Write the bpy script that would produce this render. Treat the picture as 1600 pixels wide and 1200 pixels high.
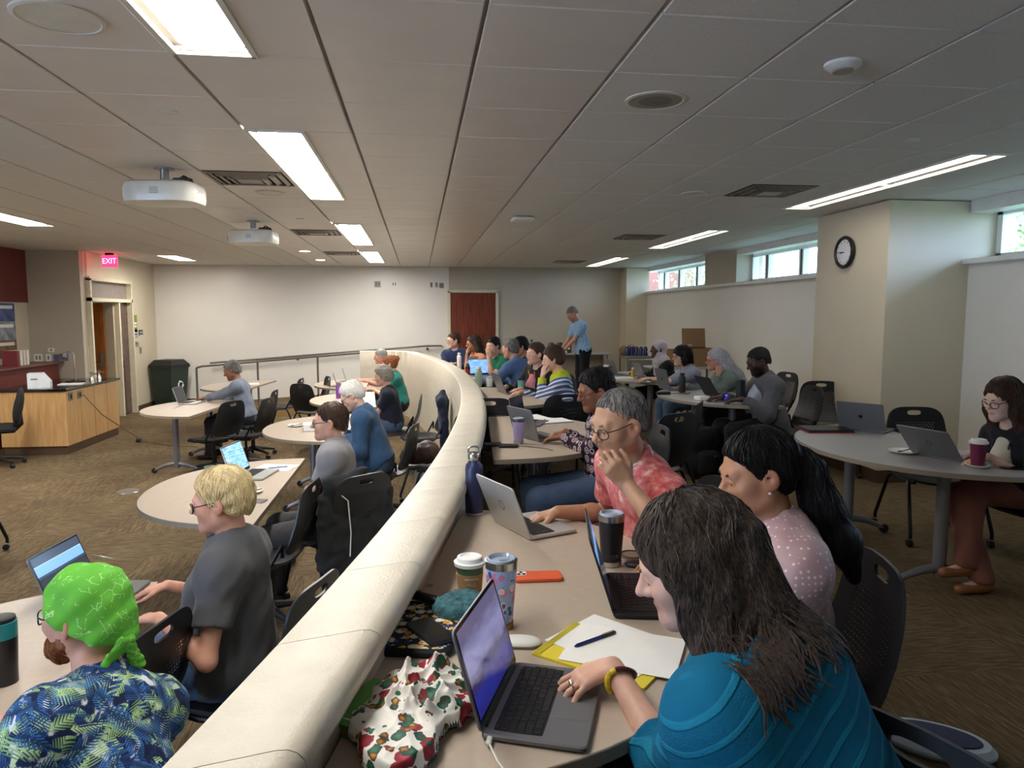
import bpy, math, random
import numpy as np
from mathutils import Vector, Matrix
random.seed(7); RNG = np.random.RandomState(7)
for o in list(bpy.data.objects): bpy.data.objects.remove(o)
SC = bpy.context.scene
COL = SC.collection
# ------------------------------------------------------------------ camera
FPX = 1115.0
PITCH = math.atan(108 / FPX); YAW = math.atan(147 / FPX * math.cos(PITCH)); HC = 1.58
cam_d = bpy.data.cameras.new('camera'); cam = bpy.data.objects.new('camera', cam_d); COL.objects.link(cam)
cam.location = (0, 0, HC); cam.rotation_euler = (math.pi/2 - PITCH, 0, -YAW)
cam_d.sensor_width = 36; cam_d.lens = FPX / 1600 * 36; cam_d.clip_start = .05; cam_d.clip_end = 300
SC.camera = cam
# ------------------------------------------------------------------ world, daylight, exposure
world = bpy.data.worlds.new('world'); SC.world = world; world.use_nodes = True
wn = world.node_tree; bg = wn.nodes['Background']
sky = wn.nodes.new('ShaderNodeTexSky'); sky.sky_type = 'HOSEK_WILKIE'; sky.turbidity = 4; sky.sun_direction = (-.5, .3, .75)
mixw = wn.nodes.new('ShaderNodeMixRGB'); mixw.inputs[0].default_value = .55; mixw.inputs[2].default_value = (.42, .62, 1, 1)
wn.links.new(sky.outputs[0], mixw.inputs[1]); wn.links.new(mixw.outputs[0], bg.inputs[0]); bg.inputs[1].default_value = 9.0
SC.view_settings.view_transform = 'Standard'; SC.view_settings.look = 'None'
SC.view_settings.exposure = 1.75; SC.view_settings.gamma = 1; SC.view_settings.use_curve_mapping = False
LAMP = 17.0      # strength of the ceiling troffers

ZU, ZL, ZC = 0.0, -0.31, 2.63     # upper floor, lower floor, ceiling
_cp, _sp = math.cos(PITCH), math.sin(PITCH); _cy, _sy = math.cos(YAW), math.sin(YAW)
FW = np.array([_sy*_cp, _cy*_cp, -_sp]); RT = np.array([_cy, -_sy, 0.]); UPV = np.cross(RT, FW)
def ray(x, y): return FW + RT*(x-800)/FPX - UPV*(y-600)/FPX
def atz(x, y, z):
    d = ray(x, y); return np.array([0, 0, HC]) + d*(z-HC)/d[2]
def aty(x, y, Y):
    d = ray(x, y); return np.array([0, 0, HC]) + d*Y/d[1]
def atd(x, y, dep): return np.array([0, 0, HC]) + ray(x, y)*dep
def px(p):
    d = np.array(p, float) - np.array([0, 0, HC]); f = d @ FW
    return (800 + FPX*(d@RT)/f, 600 - FPX*(d@UPV)/f, f)
# ------------------------------------------------------------------ materials
def lin(c):
    if isinstance(c, str):
        c = c.lstrip('#'); c = [int(c[i:i+2], 16)/255 for i in (0, 2, 4)]
    return tuple(((v/12.92) if v <= .04045 else ((v+.055)/1.055)**2.4) for v in c[:3]) + (1,)
MATS = {}
class NT:
    def __init__(s, name):
        s.m = bpy.data.materials.new(name); s.m.use_nodes = True; s.t = s.m.node_tree
        s.b = s.t.nodes['Principled BSDF']; MATS[name] = s.m
    def n(s, typ, **kw):
        nd = s.t.nodes.new('ShaderNode'+typ)
        for k, v in kw.items():
            if k.startswith('_'): setattr(nd, k[1:], v)
            else: nd.inputs[int(k[1:]) if k[0] == 'i' and k[1:].isdigit() else k].default_value = v
        return nd
    def l(s, a, b): s.t.links.new(a, b)
    def co(s, kind='Object', scale=(1, 1, 1), rot=(0, 0, 0)):
        if kind == 'loc': tc = s.n('Attribute', _attribute_name='loc').outputs['Vector']
        else: tc = s.n('TexCoord').outputs[kind]
        mp = s.n('Mapping'); mp.inputs['Scale'].default_value = scale; mp.inputs['Rotation'].default_value = rot
        s.l(tc, mp.inputs[0]); return mp.outputs[0]
    def noise(s, co, scale, detail=3, rough=.5):
        nd = s.n('TexNoise', Scale=scale, Detail=detail, Roughness=rough); s.l(co, nd.inputs['Vector']); return nd.outputs['Fac']
    def vor(s, co, scale, feature='F1', rnd=1):
        nd = s.n('TexVoronoi', Scale=scale, Randomness=rnd); nd.feature = feature; s.l(co, nd.inputs['Vector']); return nd
    def ramp(s, fac, stops, const=False):
        r = s.n('ValToRGB'); cr = r.color_ramp
        if const: cr.interpolation = 'CONSTANT'
        while len(cr.elements) < len(stops): cr.elements.new(.5)
        for e, (p, c) in zip(cr.elements, stops): e.position = p; e.color = lin(c) if not isinstance(c, tuple) or len(c) == 3 else c
        s.l(fac, r.inputs[0]); return r.outputs[0]
    def mix(s, f, a, b):
        m = s.n('MixRGB')
        for i, v in zip((0, 1, 2), (f, a, b)):
            if hasattr(v, 'links'): s.l(v, m.inputs[i])
            elif i == 0: m.inputs[0].default_value = v
            else: m.inputs[i].default_value = lin(v)
        return m.outputs[0]
    def math(s, op, a, b=0., c=None):
        m = s.n('Math', _operation=op)
        for i, v in enumerate((a, b) if c is None else (a, b, c)):
            if hasattr(v, 'links'): s.l(v, m.inputs[i])
            else: m.inputs[i].default_value = v
        return m.outputs[0]
    def bump(s, h, strength=.3, dist=.01):
        b = s.n('Bump', Strength=strength, Distance=dist); s.l(h, b.inputs['Height']); s.l(b.outputs[0], s.b.inputs['Normal'])
    def base(s, c):
        if hasattr(c, 'links'): s.l(c, s.b.inputs['Base Color'])
        else: s.b.inputs['Base Color'].default_value = lin(c)
    def fin(s, rough=.5, metal=0, spec=None, **kw):
        s.b.inputs['Roughness'].default_value = rough; s.b.inputs['Metallic'].default_value = metal
        if spec is not None: s.b.inputs['Specular IOR Level'].default_value = spec
        for k, v in kw.items(): s.b.inputs[k.replace('_', ' ')].default_value = v
        return s.m
def M(name, col=None, rough=.5, metal=0, var=.06, vs=8, bump=0, bs=60, spec=None, **kw):
    """plain procedural material: base colour with a little noise and optional fine relief"""
    if name in MATS: return MATS[name]
    t = NT(name); co = t.co()
    c = lin(col)
    f = t.noise(co, vs)
    lo = tuple(v*(1-var) for v in c[:3])+(1,); hi = tuple(min(1, v*(1+var)) for v in c[:3])+(1,)
    t.base(t.ramp(f, [(.3, lo), (.7, hi)]))
    if bump: t.bump(t.noise(co, bs, 4), bump, .005)
    return t.fin(rough, metal, spec, **kw)
def EM(name, col, strength):
    if name in MATS: return MATS[name]
    t = NT(name); t.base(col); t.b.inputs['Emission Color'].default_value = lin(col); t.b.inputs['Emission Strength'].default_value = strength
    return t.fin(.4)
# ------------------------------------------------------------------ object helpers
def tag(o, label=None, cat=None, group=None, kind=None):
    if label: o['label'] = label
    if cat: o['category'] = cat
    if group: o['group'] = group
    if kind: o['kind'] = kind
    return o
def thing(name, loc, rz=0, label=None, cat=None, group=None, kind=None):
    o = bpy.data.objects.new(name, None); COL.objects.link(o); o.location = loc; o.rotation_euler.z = rz
    o.empty_display_size = .05
    return tag(o, label, cat, group, kind)
def link(name, me, parent=None, loc=None, rot=None):
    o = bpy.data.objects.new(name, me); COL.objects.link(o)
    if parent is not None: o.parent = parent
    if loc is not None: o.location = loc
    if rot is not None: o.rotation_euler = rot
    return o
def copy_tree(o, parent=None):
    c = o.copy(); COL.objects.link(c); c.parent = parent
    for ch in list(o.children): copy_tree(ch, c)
    return c
class MB:
    def __init__(s): s.v = []; s.f = []; s.uv = None
    def add(s, vs, fs):
        k = len(s.v); s.v += [tuple(map(float, p)) for p in vs]; s.f += [tuple(i+k for i in f) for f in fs]; return s
    def box(s, c, d, rz=0, ch=0.0, R=None):
        x, y, z = d[0]/2, d[1]/2, d[2]/2
        if ch <= 0:
            vs = [(a*x, b*y, e*z) for a in (-1, 1) for b in (-1, 1) for e in (-1, 1)]
            fs = [(0, 1, 3, 2), (4, 6, 7, 5), (0, 4, 5, 1), (2, 3, 7, 6), (0, 2, 6, 4), (1, 5, 7, 3)]
        else:
            vs = []; idx = {}
            for a in (-1, 1):
                for b in (-1, 1):
                    for e in (-1, 1):
                        for ax in range(3):
                            p = [a*(x-ch), b*(y-ch), e*(z-ch)]; p[ax] = (a*x, b*y, e*z)[ax]
                            idx[(a, b, e, ax)] = len(vs); vs.append(tuple(p))
            fs = []
            for sg in (-1, 1):
                q = [idx[(sg, b, e, 0)] for b, e in ((-1, -1), (1, -1), (1, 1), (-1, 1))]; fs.append(q if sg > 0 else q[::-1])
                q = [idx[(a, sg, e, 1)] for a, e in ((-1, -1), (-1, 1), (1, 1), (1, -1))]; fs.append(q if sg > 0 else q[::-1])
                q = [idx[(a, b, sg, 2)] for a, b in ((-1, -1), (1, -1), (1, 1), (-1, 1))]; fs.append(q if sg > 0 else q[::-1])
            for a in (-1, 1):
                for b in (-1, 1):
                    fs.append([idx[(a, b, -1, 0)], idx[(a, b, 1, 0)], idx[(a, b, 1, 1)], idx[(a, b, -1, 1)]][::(1 if a*b > 0 else -1)][::-1])
                    fs.append([idx[(a, -1, b, 0)], idx[(a, 1, b, 0)], idx[(a, 1, b, 2)], idx[(a, -1, b, 2)]][::(1 if a*b > 0 else -1)])
                    fs.append([idx[(-1, a, b, 1)], idx[(1, a, b, 1)], idx[(1, a, b, 2)], idx[(-1, a, b, 2)]][::(1 if a*b > 0 else -1)][::-1])
                    for e in (-1, 1):
                        q = [idx[(a, b, e, 0)], idx[(a, b, e, 1)], idx[(a, b, e, 2)]]; fs.append(q if a*b*e > 0 else q[::-1])
        if R is None: R = Matrix.Rotation(rz, 3, 'Z')
        return s.add([R @ Vector(p) + Vector(c) for p in vs], fs)
    def tube(s, pts, r, n=8, caps=True, flat=None):
        pts = [Vector(p) for p in pts]; m = len(pts)
        rs = r if hasattr(r, '__len__') else [r]*m
        t0 = (pts[1]-pts[0]).normalized()
        u = t0.orthogonal().normalized(); vs = []
        for i in range(m):
            t = (pts[min(i+1, m-1)]-pts[max(i-1, 0)]).normalized()
            u = (u - t*u.dot(t)); u = u.normalized() if u.length > 1e-6 else t.orthogonal().normalized()
            w = t.cross(u)
            for k in range(n):
                a = 2*math.pi*k/n; vs.append(pts[i] + (u*math.cos(a) + w*math.sin(a))*rs[i])
        fs = [(i*n+k, i*n+(k+1) % n, (i+1)*n+(k+1) % n, (i+1)*n+k) for i in range(m-1) for k in range(n)]
        if caps: fs += [tuple(range(n))[::-1], tuple(range((m-1)*n, m*n))]
        return s.add(vs, fs)
    def lathe(s, prof, n=24, c=(0, 0, 0), R=None, caps=True):
        vs = []; m = len(prof)
        for r, z in prof:
            for k in range(n):
                a = 2*math.pi*k/n; vs.append(Vector((r*math.cos(a), r*math.sin(a), z)))
        fs = [(i*n+k, i*n+(k+1) % n, (i+1)*n+(k+1) % n, (i+1)*n+k) for i in range(m-1) for k in range(n)]
        if caps: fs += [tuple(range(n))[::-1], tuple(range((m-1)*n, m*n))]
        return s.add([(R @ p if R else p) + Vector(c) for p in vs], fs)
    def prism(s, poly, z0, z1, ch=0):
        n = len(poly); P = np.array(poly, float)
        if ch <= 0: rings = [(P, z0), (P, z1)]
        else:
            c = P.mean(0); d = P-c; L = np.linalg.norm(d, axis=1, keepdims=True); Q = c + d*(1-ch/np.maximum(L, 1e-6))
            rings = [(Q, z0), (P, z0+ch), (P, z1-ch), (Q, z1)]
        vs = [(p[0], p[1], z) for R_, z in rings for p in R_]; m = len(rings)
        fs = [(i*n+k, i*n+(k+1) % n, (i+1)*n+(k+1) % n, (i+1)*n+k) for i in range(m-1) for k in range(n)]
        fs += [tuple(range(n))[::-1], tuple(range((m-1)*n, m*n))]
        return s.add(vs, fs)
    def quad(s, a, b, c, d): return s.add([a, b, c, d], [(0, 1, 2, 3)])
    def mesh(s, name, mat, smooth=False, ang=40):
        me = bpy.data.meshes.new(name); me.from_pydata(s.v, [], s.f); me.update()
        if mat is not None: me.materials.append(mat)
        if smooth:
            me.polygons.foreach_set('use_smooth', [True]*len(me.polygons))
            try: me.set_sharp_from_angle(angle=math.radians(ang))
            except Exception: pass
        return me
    def build(s, name, mat, parent=None, smooth=False, loc=None, rot=None, ang=40):
        return link(name, s.mesh(name, mat, smooth, ang), parent, loc, rot)
def struct(name, mb, mat, smooth=False): return tag(mb.build(name, mat, None, smooth), kind='structure')
def text_mesh(name, body, size, mat, ext=.0004, align='CENTER'):
    cu = bpy.data.curves.new(name, 'FONT'); cu.body = body; cu.size = size; cu.extrude = ext; cu.align_x = align; cu.align_y = 'CENTER'
    ob = bpy.data.objects.new(name, cu); COL.objects.link(ob)
    dg = bpy.context.evaluated_depsgraph_get(); me = bpy.data.meshes.new_from_object(ob.evaluated_get(dg))
    bpy.data.objects.remove(ob); me.materials.clear(); me.materials.append(mat); me.name = name
    return me
def rrect(w, h, r, n=5):
    pts = []
    for cx, cy, a0 in ((w/2-r, h/2-r, 0), (-w/2+r, h/2-r, 90), (-w/2+r, -h/2+r, 180), (w/2-r, -h/2+r, 270)):
        for i in range(n+1):
            a = math.radians(a0+90*i/n); pts.append((cx+r*math.cos(a), cy+r*math.sin(a)))
    return pts
def RZ(a): return Matrix.Rotation(a, 3, 'Z')
def RX(a): return Matrix.Rotation(a, 3, 'X')
def RY(a): return Matrix.Rotation(a, 3, 'Y')
# ------------------------------------------------------------------ surface materials
def carpet():
    t = NT('carpet'); co = t.co('Object', (1, 1, 1))
    ck = t.n('TexVoronoi', Scale=1.64, Randomness=0.0); ck.distance = 'CHEBYCHEV'; t.l(co, ck.inputs['Vector'])
    sel = t.math('GREATER_THAN', t.n('SeparateColor').outputs[0], .5)
    t.l(ck.outputs['Color'], sel.node.inputs[0].links[0].from_node.inputs[0])
    a = t.noise(t.co('Object', (9, 90, 1), (0, 0, .9)), 1, 4, .6); b = t.noise(t.co('Object', (90, 9, 1), (0, 0, .75)), 1, 4, .6)
    m = t.mix(sel, a, b)
    fine = t.noise(co, 320, 2); big = t.noise(co, 1.3, 3)
    f = t.math('ADD', t.math('MULTIPLY', m, .7), t.math('MULTIPLY', fine, .3))
    f2 = t.math('ADD', f, t.math('MULTIPLY', t.math('SUBTRACT', big, .5), .25))
    t.base(t.ramp(f2, [(.3, '#3c3124'), (.46, '#5d4e39'), (.58, '#75644a'), (.75, '#96856a')]))
    t.bump(f, .5, .006); return t.fin(.95, spec=.15)
M_CARPET = carpet()
M_WHITE = M('white_wall_paint', '#e2ddd2', .35, var=.02, vs=2, bump=.04, bs=90)
M_CREAM = M('cream_wall_paint', '#d3c6ab', .6, var=.03, vs=2, bump=.05, bs=120)
M_TAN = M('beige_wall_paint', '#b9ae9b', .6, var=.03, vs=2, bump=.05, bs=120)
M_BLOCK = M('cream_block_paint', '#cac1ae', .45, var=.05, vs=14, bump=.35, bs=160)
M_BASE = M('brown_vinyl_base', '#4f3b2a', .6)
M_RED = M('dark_red_paint', '#6e2a22', .55)
M_TILE_S = M('satin_ceiling_tile', '#ddd6ce', .36, var=.03, vs=3, bump=.02, bs=200)
M_TILE_M = M('matte_ceiling_tile', '#dad7d1', .75, var=.05, vs=60, bump=.25, bs=260)
M_TEE = M('ceiling_tee', '#a59e92', .5)
M_WOODTRIM = M('ramp_wood', '#a98a5c', .5)
def wood(name, c0, c1, c2, rough=.35, sc=(14, 14, 1.2)):
    t = NT(name); co = t.co('Object', sc)
    n = t.noise(co, 2.2, 6, .6); w = t.noise(t.co('Object', (sc[0]*6, sc[1]*6, sc[2])), 3, 3)
    f = t.math('ADD', t.math('MULTIPLY', n, .75), t.math('MULTIPLY', w, .25))
    t.base(t.ramp(f, [(.3, c0), (.5, c1), (.72, c2)])); t.bump(w, .08, .002); return t.fin(rough)
M_DOOR = wood('cherry_door_veneer', '#4a1d10', '#71301a', '#8a4424', .35)
M_OAKDOOR = wood('orange_oak_door', '#8a4a1c', '#a9642a', '#c07c3c', .35)
M_MAPLE = wood('maple_veneer', '#b08552', '#c79c66', '#d8b37c', .4)
M_FRAME = M('cream_door_frame', '#d8cfb2', .4)
M_ALU = M('brushed_aluminium', '#9b9a96', .35, .9)
M_RAIL = M('grey_rail_paint', '#6f6a62', .4, .3)
M_STEEL = M('steel', '#b9b9b6', .25, 1)
M_BLACK = M('black_plastic', '#17171a', .45, bump=.05, bs=200)
M_BLACKM = M('black_metal', '#101012', .35, .3)
M_WPLAST = M('white_plastic', '#e4e2da', .35)
M_GLASSD = M('smoked_glass', '#5b4a44', .08, spec=.8)

# ------------------------------------------------------------------ floors
CXA, CYA, RA = -26.6, 7.6, 27.0        # centre and radius of the curved half wall (left face)
def arc(r, y): return (CXA + math.sqrt(r*r - (y-CYA)**2), y)
ys = np.linspace(-1.6, 13.2, 40)
def wall_line(off):
    """polyline of the half wall offset to the right of its left face"""
    pts = [arc(RA+off, y) for y in ys]
    ex, ey = arc(RA+off, 13.2)
    r = .55 + off                           # rounded return towards the ramp rail
    c = (arc(RA, 13.2)[0]-.55, 13.2)
    for i in range(1, 9):
        a = math.radians(90*i/8); pts.append((c[0]+r*math.cos(a), c[1]+r*math.sin(a)))
    pts.append((-1.10, c[1]+r)); return pts
WL = wall_line(.1)
b = MB(); poly = [(6.2, -2.2), (6.2, 16.2), (.35, 16.2), (.35, 13.85)] + [p for p in WL[:-1] if p[1] < 13.7 and p[0] > -.3][::-1] + [(-.3, -2.2)]
b.prism(poly, -.28, 0); struct('floor_upper', b, M_CARPET)
b = MB(); b.box((-3.2, 7, ZL-.05), (9.4, 19, .1)); struct('floor', b, M_CARPET)
b = MB(); b.add([(-4.45, 13.75, ZL), (.36, 13.75, 0), (.36, 16.1, 0), (-4.45, 16.1, ZL), (-4.45, 13.75, ZL-.02), (.36, 13.75, ZL-.02), (.36, 16.1, ZL-.02), (-4.45, 16.1, ZL-.02)],
    [(0, 1, 2, 3), (0, 4, 5, 1), (1, 5, 6, 2), (3, 2, 6, 7), (0, 3, 7, 4)]); struct('floor_ramp', b, M_CARPET)
b = MB(); b.add([(-4.3, 13.72, ZL), (-1.1, 13.72, ZL), (-1.1, 13.72, .02), (-4.3, 13.72, ZL+.09), (-4.3, 13.745, ZL), (-1.1, 13.745, ZL), (-1.1, 13.745, .02), (-4.3, 13.745, ZL+.09)],
    [(0, 1, 2, 3), (4, 7, 6, 5), (3, 2, 6, 7), (0, 3, 7, 4), (1, 5, 6, 2)]); struct('trim_1', b, M_WOODTRIM)
# ------------------------------------------------------------------ curved half wall of painted blocks
hw = thing('wall_curved', (0, 0, 0), kind='structure')
full = {}
def resample(off, n):
    P = np.array(wall_line(off)); L = np.r_[0, np.cumsum(np.linalg.norm(np.diff(P, axis=0), axis=1))]
    return lambda t: np.array([np.interp(t*L[-1], L, P[:, 0]), np.interp(t*L[-1], L, P[:, 1])]), L[-1]
fL, lenL = resample(0, 0); fR, _ = resample(.2, 0)
LOW = .775      # the rounded cap oversails the lower face a little
def wall_piece(t0, t1, sect, nseg):
    """sect: (offset 0..1 across, z) ring"""
    mb = MB(); m = len(sect); vs = []
    for i in range(nseg+1):
        t = t0+(t1-t0)*i/nseg; a, c = fL(t), fR(t)
        for o, z in sect: p = a+(c-a)*o; vs.append((p[0], p[1], z))
    fs = [(i*m+k, (i+1)*m+k, (i+1)*m+(k+1) % m, i*m+(k+1) % m) for i in range(nseg) for k in range(m)]
    fs += [tuple(range(m)), tuple(range(nseg*m, nseg*m+m))[::-1]]
    return mb.add(vs, fs)
wall_piece(0, 1, [(.012, ZL), (LOW-.012, ZL), (LOW-.012, .893), (.012, .893)], 90).build('core', M_BLOCK, hw)
nb = 38; zs = [ZL, -.01, .29, .59]
for ci in range(4):
    z0 = zs[ci]+.002; z1 = (zs[ci+1] if ci < 3 else .9)-.002
    for k in range(nb):
        sh = .5 if ci % 2 else 0
        t0, t1 = (k+sh)/nb, min(1, (k+sh+1)/nb)
        if k == 0: t0 = 0
        if t0 >= 1: continue
        g = .0012/lenL
        if ci < 3: sect = [(0, z0), (LOW, z0), (LOW, z1), (0, z1)]
        else:
            rr = .04; sect = [(0, z0), (LOW, z0), (LOW, z1-.12), (.85, z1-.09), (.97, z1-.06)] + [(1-(rr/.2)*(1-math.cos(a)), z1-rr+rr*math.sin(a)) for a in np.radians([0, 22, 45, 67, 90])] \
                + [((.012/.2)*(1-math.sin(a)), z1-.012+.012*math.cos(a)) for a in np.radians([0, 45, 90])]
        wall_piece(t0+g, t1-(g if t1 < 1 else 0), sect, 4).build('block', M_BLOCK, hw, smooth=(ci == 3))
pl = fL(.74); 
# ------------------------------------------------------------------ room walls
b = MB(); b.box((-2.42, 16.06, 1.16), (6.22, .12, 3.0)); struct('wall_back', b, M_WHITE)
b = MB(); b.box((2.95, 16.08, 1.32), (4.6, .12, 2.7)); struct('wall_back_right', b, M_TAN)
b = MB(); b.box((-5.56, 15.35, 1.16), (.12, 1.5, 3.0)); b.box((-5.56, 12.8425, 1.16), (.12, .115, 3.0)); b.box((-5.56, 13.75, 2.42), (.12, 1.74, .45)); struct('wall_left', b, M_CREAM)
b = MB(); b.box((-5.951, 12.72, 1.16), (.9, .12, 3.0)); struct('wall_left_return', b, M_TAN)
b = MB(); b.box((-6.38, 6.5, 1.16), (.1, 12.6, 3.0)); struct('wall_left_near', b, M_CREAM)
b = MB(); b.box((-6.32, 8.5, 2.2), (.03, 8.3, .84)); struct('trim_2', b, M_RED)
b = MB(); b.box((-.1, -2.1, 1.16), (12.6, .12, 3.0)); struct('wall_near', b, M_CREAM)
b = MB(); b.box((5.32, 6.95, .99), (.46, 18.2, 2.14)); struct('wall_right', b, M_WHITE)
b = MB(); b.box((5.3, 6.95, 2.07), (.56, 18.2, .05), ch=.008); struct('trim_3', b, M_WPLAST)
for i, (y0, y1, x0) in enumerate(((11.06, 12.34, 5.1), (-2.1, .9, 5.1))):
    b = MB(); b.box(((x0+5.55)/2, (y0+y1)/2, 2.36), (5.55-x0, y1-y0, .54)); struct('wall_right_pier_%d' % i, b, M_TAN)
b = MB(); b.box((4.83, 6.7, 1.31), (1.12, 1.18, 2.62)); struct('wall_column', b, M_CREAM)
b = MB(); b.box((4.83, 6.7, .06), (1.14, 1.20, .12)); struct('baseboard_column', b, M_BASE)
b = MB(); b.box((4.87, 15.8, 1.31), (.52, .5, 2.62)); struct('wall_corner_pier', b, M_CREAM)
for i, (x0, y0, x1, y1, z) in enumerate(((-5.49, 14.75, -5.49, 16, ZL), (-5.5, 15.99, -4.4, 15.99, ZL), (1.85, 16.01, 4.6, 16.01, 0), (5.08, 7.3, 5.08, 15.5, 0), (5.08, -2, 5.08, 6.1, 0), (-6.4, 12.65, -5.5, 12.65, ZL))):
    b = MB(); b.box(((x0+x1)/2, (y0+y1)/2, z+.05), (abs(x1-x0)+.02, abs(y1-y0)+.02, .1)); struct('baseboard_%s' % ['left', 'back', 'back_right', 'right', 'right_near', 'left_return'][i], b, M_BASE)
# window heads (shade boxes) and windows
b = MB(); b.box((5.2, 14.05, 2.59), (.2, 3.5, .1)); b.box((5.2, 9.2, 2.59), (.2, 3.75, .1)); b.box((5.17, 3.5, 2.575), (.2, 5.2, .12)); struct('trim_4', b, M_WPLAST)
def glass():
    t = NT('window_glass'); t.base('#ffffff'); m = t.fin(.02)
    tr = t.n('BsdfTransparent'); mx = t.n('MixShader', i0=.08); out = t.t.nodes['Material Output']
    t.l(tr.outputs[0], mx.inputs[1]); t.l(t.b.outputs[0], mx.inputs[2]); t.l(mx.outputs[0], out.inputs[0]); return m
M_GLASS = glass()
for wi, (y0, y1, mul) in enumerate(((12.34, 15.56, (13.35, 14.3, 15.2)), (7.29, 11.06, (8.2, 9.55, 10.55)), (.9, 6.1, (1.8, 3.1, 4.4, 5.72)))):
    w = thing('window_%d' % (wi+1), (5.4, (y0+y1)/2, 2.09), kind='structure'); yc = (y0+y1)/2
    b = MB(); h = .46
    b.box((0, 0, .03), (.1, y1-y0, .06)); b.box((0, 0, h-.02), (.1, y1-y0, .06))
    for e in (y0+.03, y1-.03): b.box((0, e-yc, h/2), (.1, .06, h))
    b.build('frame', M_WPLAST, w)
    ed = [y0] + list(mul) + [y1]
    for m in mul:
        MB().box((0, m-yc, h/2), (.09, .12, h-.1), ch=.004).build('mullion', M_WPLAST, w)
        MB().box((-.052, m-yc-.02, h/2), (.012, .014, h-.1)).build('gasket', M_BLACK, w)
    for a, c in zip(ed, ed[1:]):
        MB().box((.01, (a+c)/2-yc, h/2), (.006, c-a-.1, h-.1)).build('pane', M_GLASS, w)
# ------------------------------------------------------------------ ceiling
b = MB(); b.box((-.6, 7, ZC+.07), (13.0, 18.6, .08)); ceil = struct('ceiling', b, M_TEE)
TX0, TY0, TS = .853, 3.13, .6075
LIGHTS = [(-.8, 1.915, 2.42), (-.8, 5.56, 2.42), (-.8, 9.8125, 2.42), (-.8, 13.4575, 2.42)]
LIGHTR = [(3.73, 5.56, 2.42), (3.73, 9.8125, 2.42), (3.73, 14.065, 2.42)]
LIGHTX = [(-4.4, 14.065, 1.2), (-4.4, 7.99, 2.42)]
def cell(x): i = math.floor((x-TX0)/TS); return TX0+i*TS, TX0+(i+1)*TS
def nogo(x, y):
    for lx, ly, L in LIGHTS + LIGHTR + LIGHTX:
        c0, c1 = cell(lx)
        if c0 < x < c1 and abs(y-ly) < L/2: return True
    return False
tb = MB(); tb.box((0, 0, .015), (TS-.016, TS-.006, .03), ch=.004); tmS = tb.mesh('ceiling_tile', M_TILE_S); tmM = tb.mesh('ceiling_tile', M_TILE_M)
near, far = [], []
for i in range(-12, 8):
    for j in range(-8, 22):
        x, y = TX0+(i+.5)*TS, TY0+(j+.5)*TS
        if not (-6.3 < x < 5.3 and -1.9 < y < 15.9): continue
        if y > .8:
            u, v, f = px((x, y, ZC))
            vis = f > 0 and -150 < u < 1750 and -120 < v < 600
        else: vis, f = False, 99
        (near if vis else far).append((f, x, y))
near.sort(); far += near[285:]; near = near[:285]
def satin(x): return -2.19 < x < .853
for f, x, y in near:
    if nogo(x, y) : continue
    link('ceiling_tile', tmS if satin(x) else tmM, ceil, (x, y, ZC))
fs_, fm_ = MB(), MB()
for f, x, y in far:
    if nogo(x, y): continue
    (fs_ if satin(x) else fm_).box((x, y, ZC+.015), (TS-.016, TS-.006, .03))
tag(fs_.build('far_satin_tiles', M_TILE_S, ceil), kind='stuff'); tag(fm_.build('far_matte_tiles', M_TILE_M, ceil), kind='stuff')
# filler strip beside the light row (the fixtures are narrower than a tile)
M_LAMP = EM('troffer_diffuser', '#fffcf7', LAMP)
M_LFRAME = M('light_frame_white', '#d9d4c8', .4)
def troffer(x, y, L, wd, label, nosec=2, lamp=None):
    lamp = lamp or M_LAMP
    t = thing('ceiling_light', (x, y, ZC), 0, label, 'light', 'recessed ceiling lights')
    b = MB()
    for s in (-1, 1):
        b.box((s*(wd/2+.012), 0, .0), (.024, L+.03, .02)); b.box((0, s*(L/2+.006), 0), (wd+.02, .02, .02))
    b.build('frame', M_LFRAME, t)
    c0, c1 = cell(x); e0, e1 = c0-x+.008, c1-x-.008; fm = M_TILE_S if satin(x) else M_TILE_M
    for q0, q1 in ((e0, -wd/2-.025), (wd/2+.025, e1)):
        if q1-q0 > .02: MB().box(((q0+q1)/2, 0, .012), (q1-q0, L, .024)).build('filler_panel', fm, t)
    seg = L/nosec
    for k in range(nosec):
        yc = -L/2+seg*(k+.5); b = MB(); n = 8; vs = []
        for q in range(n+1):
            u = q/n*2-1
            zz = .035-.03*math.cos(u*math.pi/2)
            for e in (-1, 1): vs.append((u*wd/2, yc+e*(seg/2-.015), zz))
        b.add(vs, [(2*q, 2*q+1, 2*q+3, 2*q+2) for q in range(n)]); b.build('diffuser', lamp, t, smooth=True)
        MB().box((0, yc+seg/2-.008, .012), (wd, .014, .012)).build('divider', M_LFRAME, t)
    return t
ord_ = ['nearest lit ceiling troffer in the row above the curved wall', 'second lit troffer from the camera in the row above the curved wall', 'third lit troffer from the camera in the row above the curved wall', 'farthest lit troffer in the row above the curved wall']
for k, ((x, y, L_), lb) in enumerate(zip(LIGHTS, ord_)): troffer(x, y, L_, .29, lb, lamp=EM('dimmed_diffuser', '#fffcf7', LAMP*.5) if k == 0 else EM('half_dimmed_diffuser', '#fffcf7', LAMP*.75) if k == 1 else None)
ordr = ['lit ceiling strip overhead by the window side, nearest the camera', 'long lit ceiling strip beside the column with the clock', 'middle lit ceiling strip along the window wall', 'farthest lit ceiling strip along the window wall']
M_LAMP_MAIN, M_LAMP = M_LAMP, EM('dim_strip_diffuser', '#f4f1ea', LAMP*.13)
for (x, y, L_), lb in zip(LIGHTR, ordr[1:]): troffer(x, y, L_, .25, lb)
M_LAMP = M_LAMP_MAIN
troffer(*LIGHTX[0], .3, 'lit ceiling panel near the exit sign and recycling bin', 1)
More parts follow.
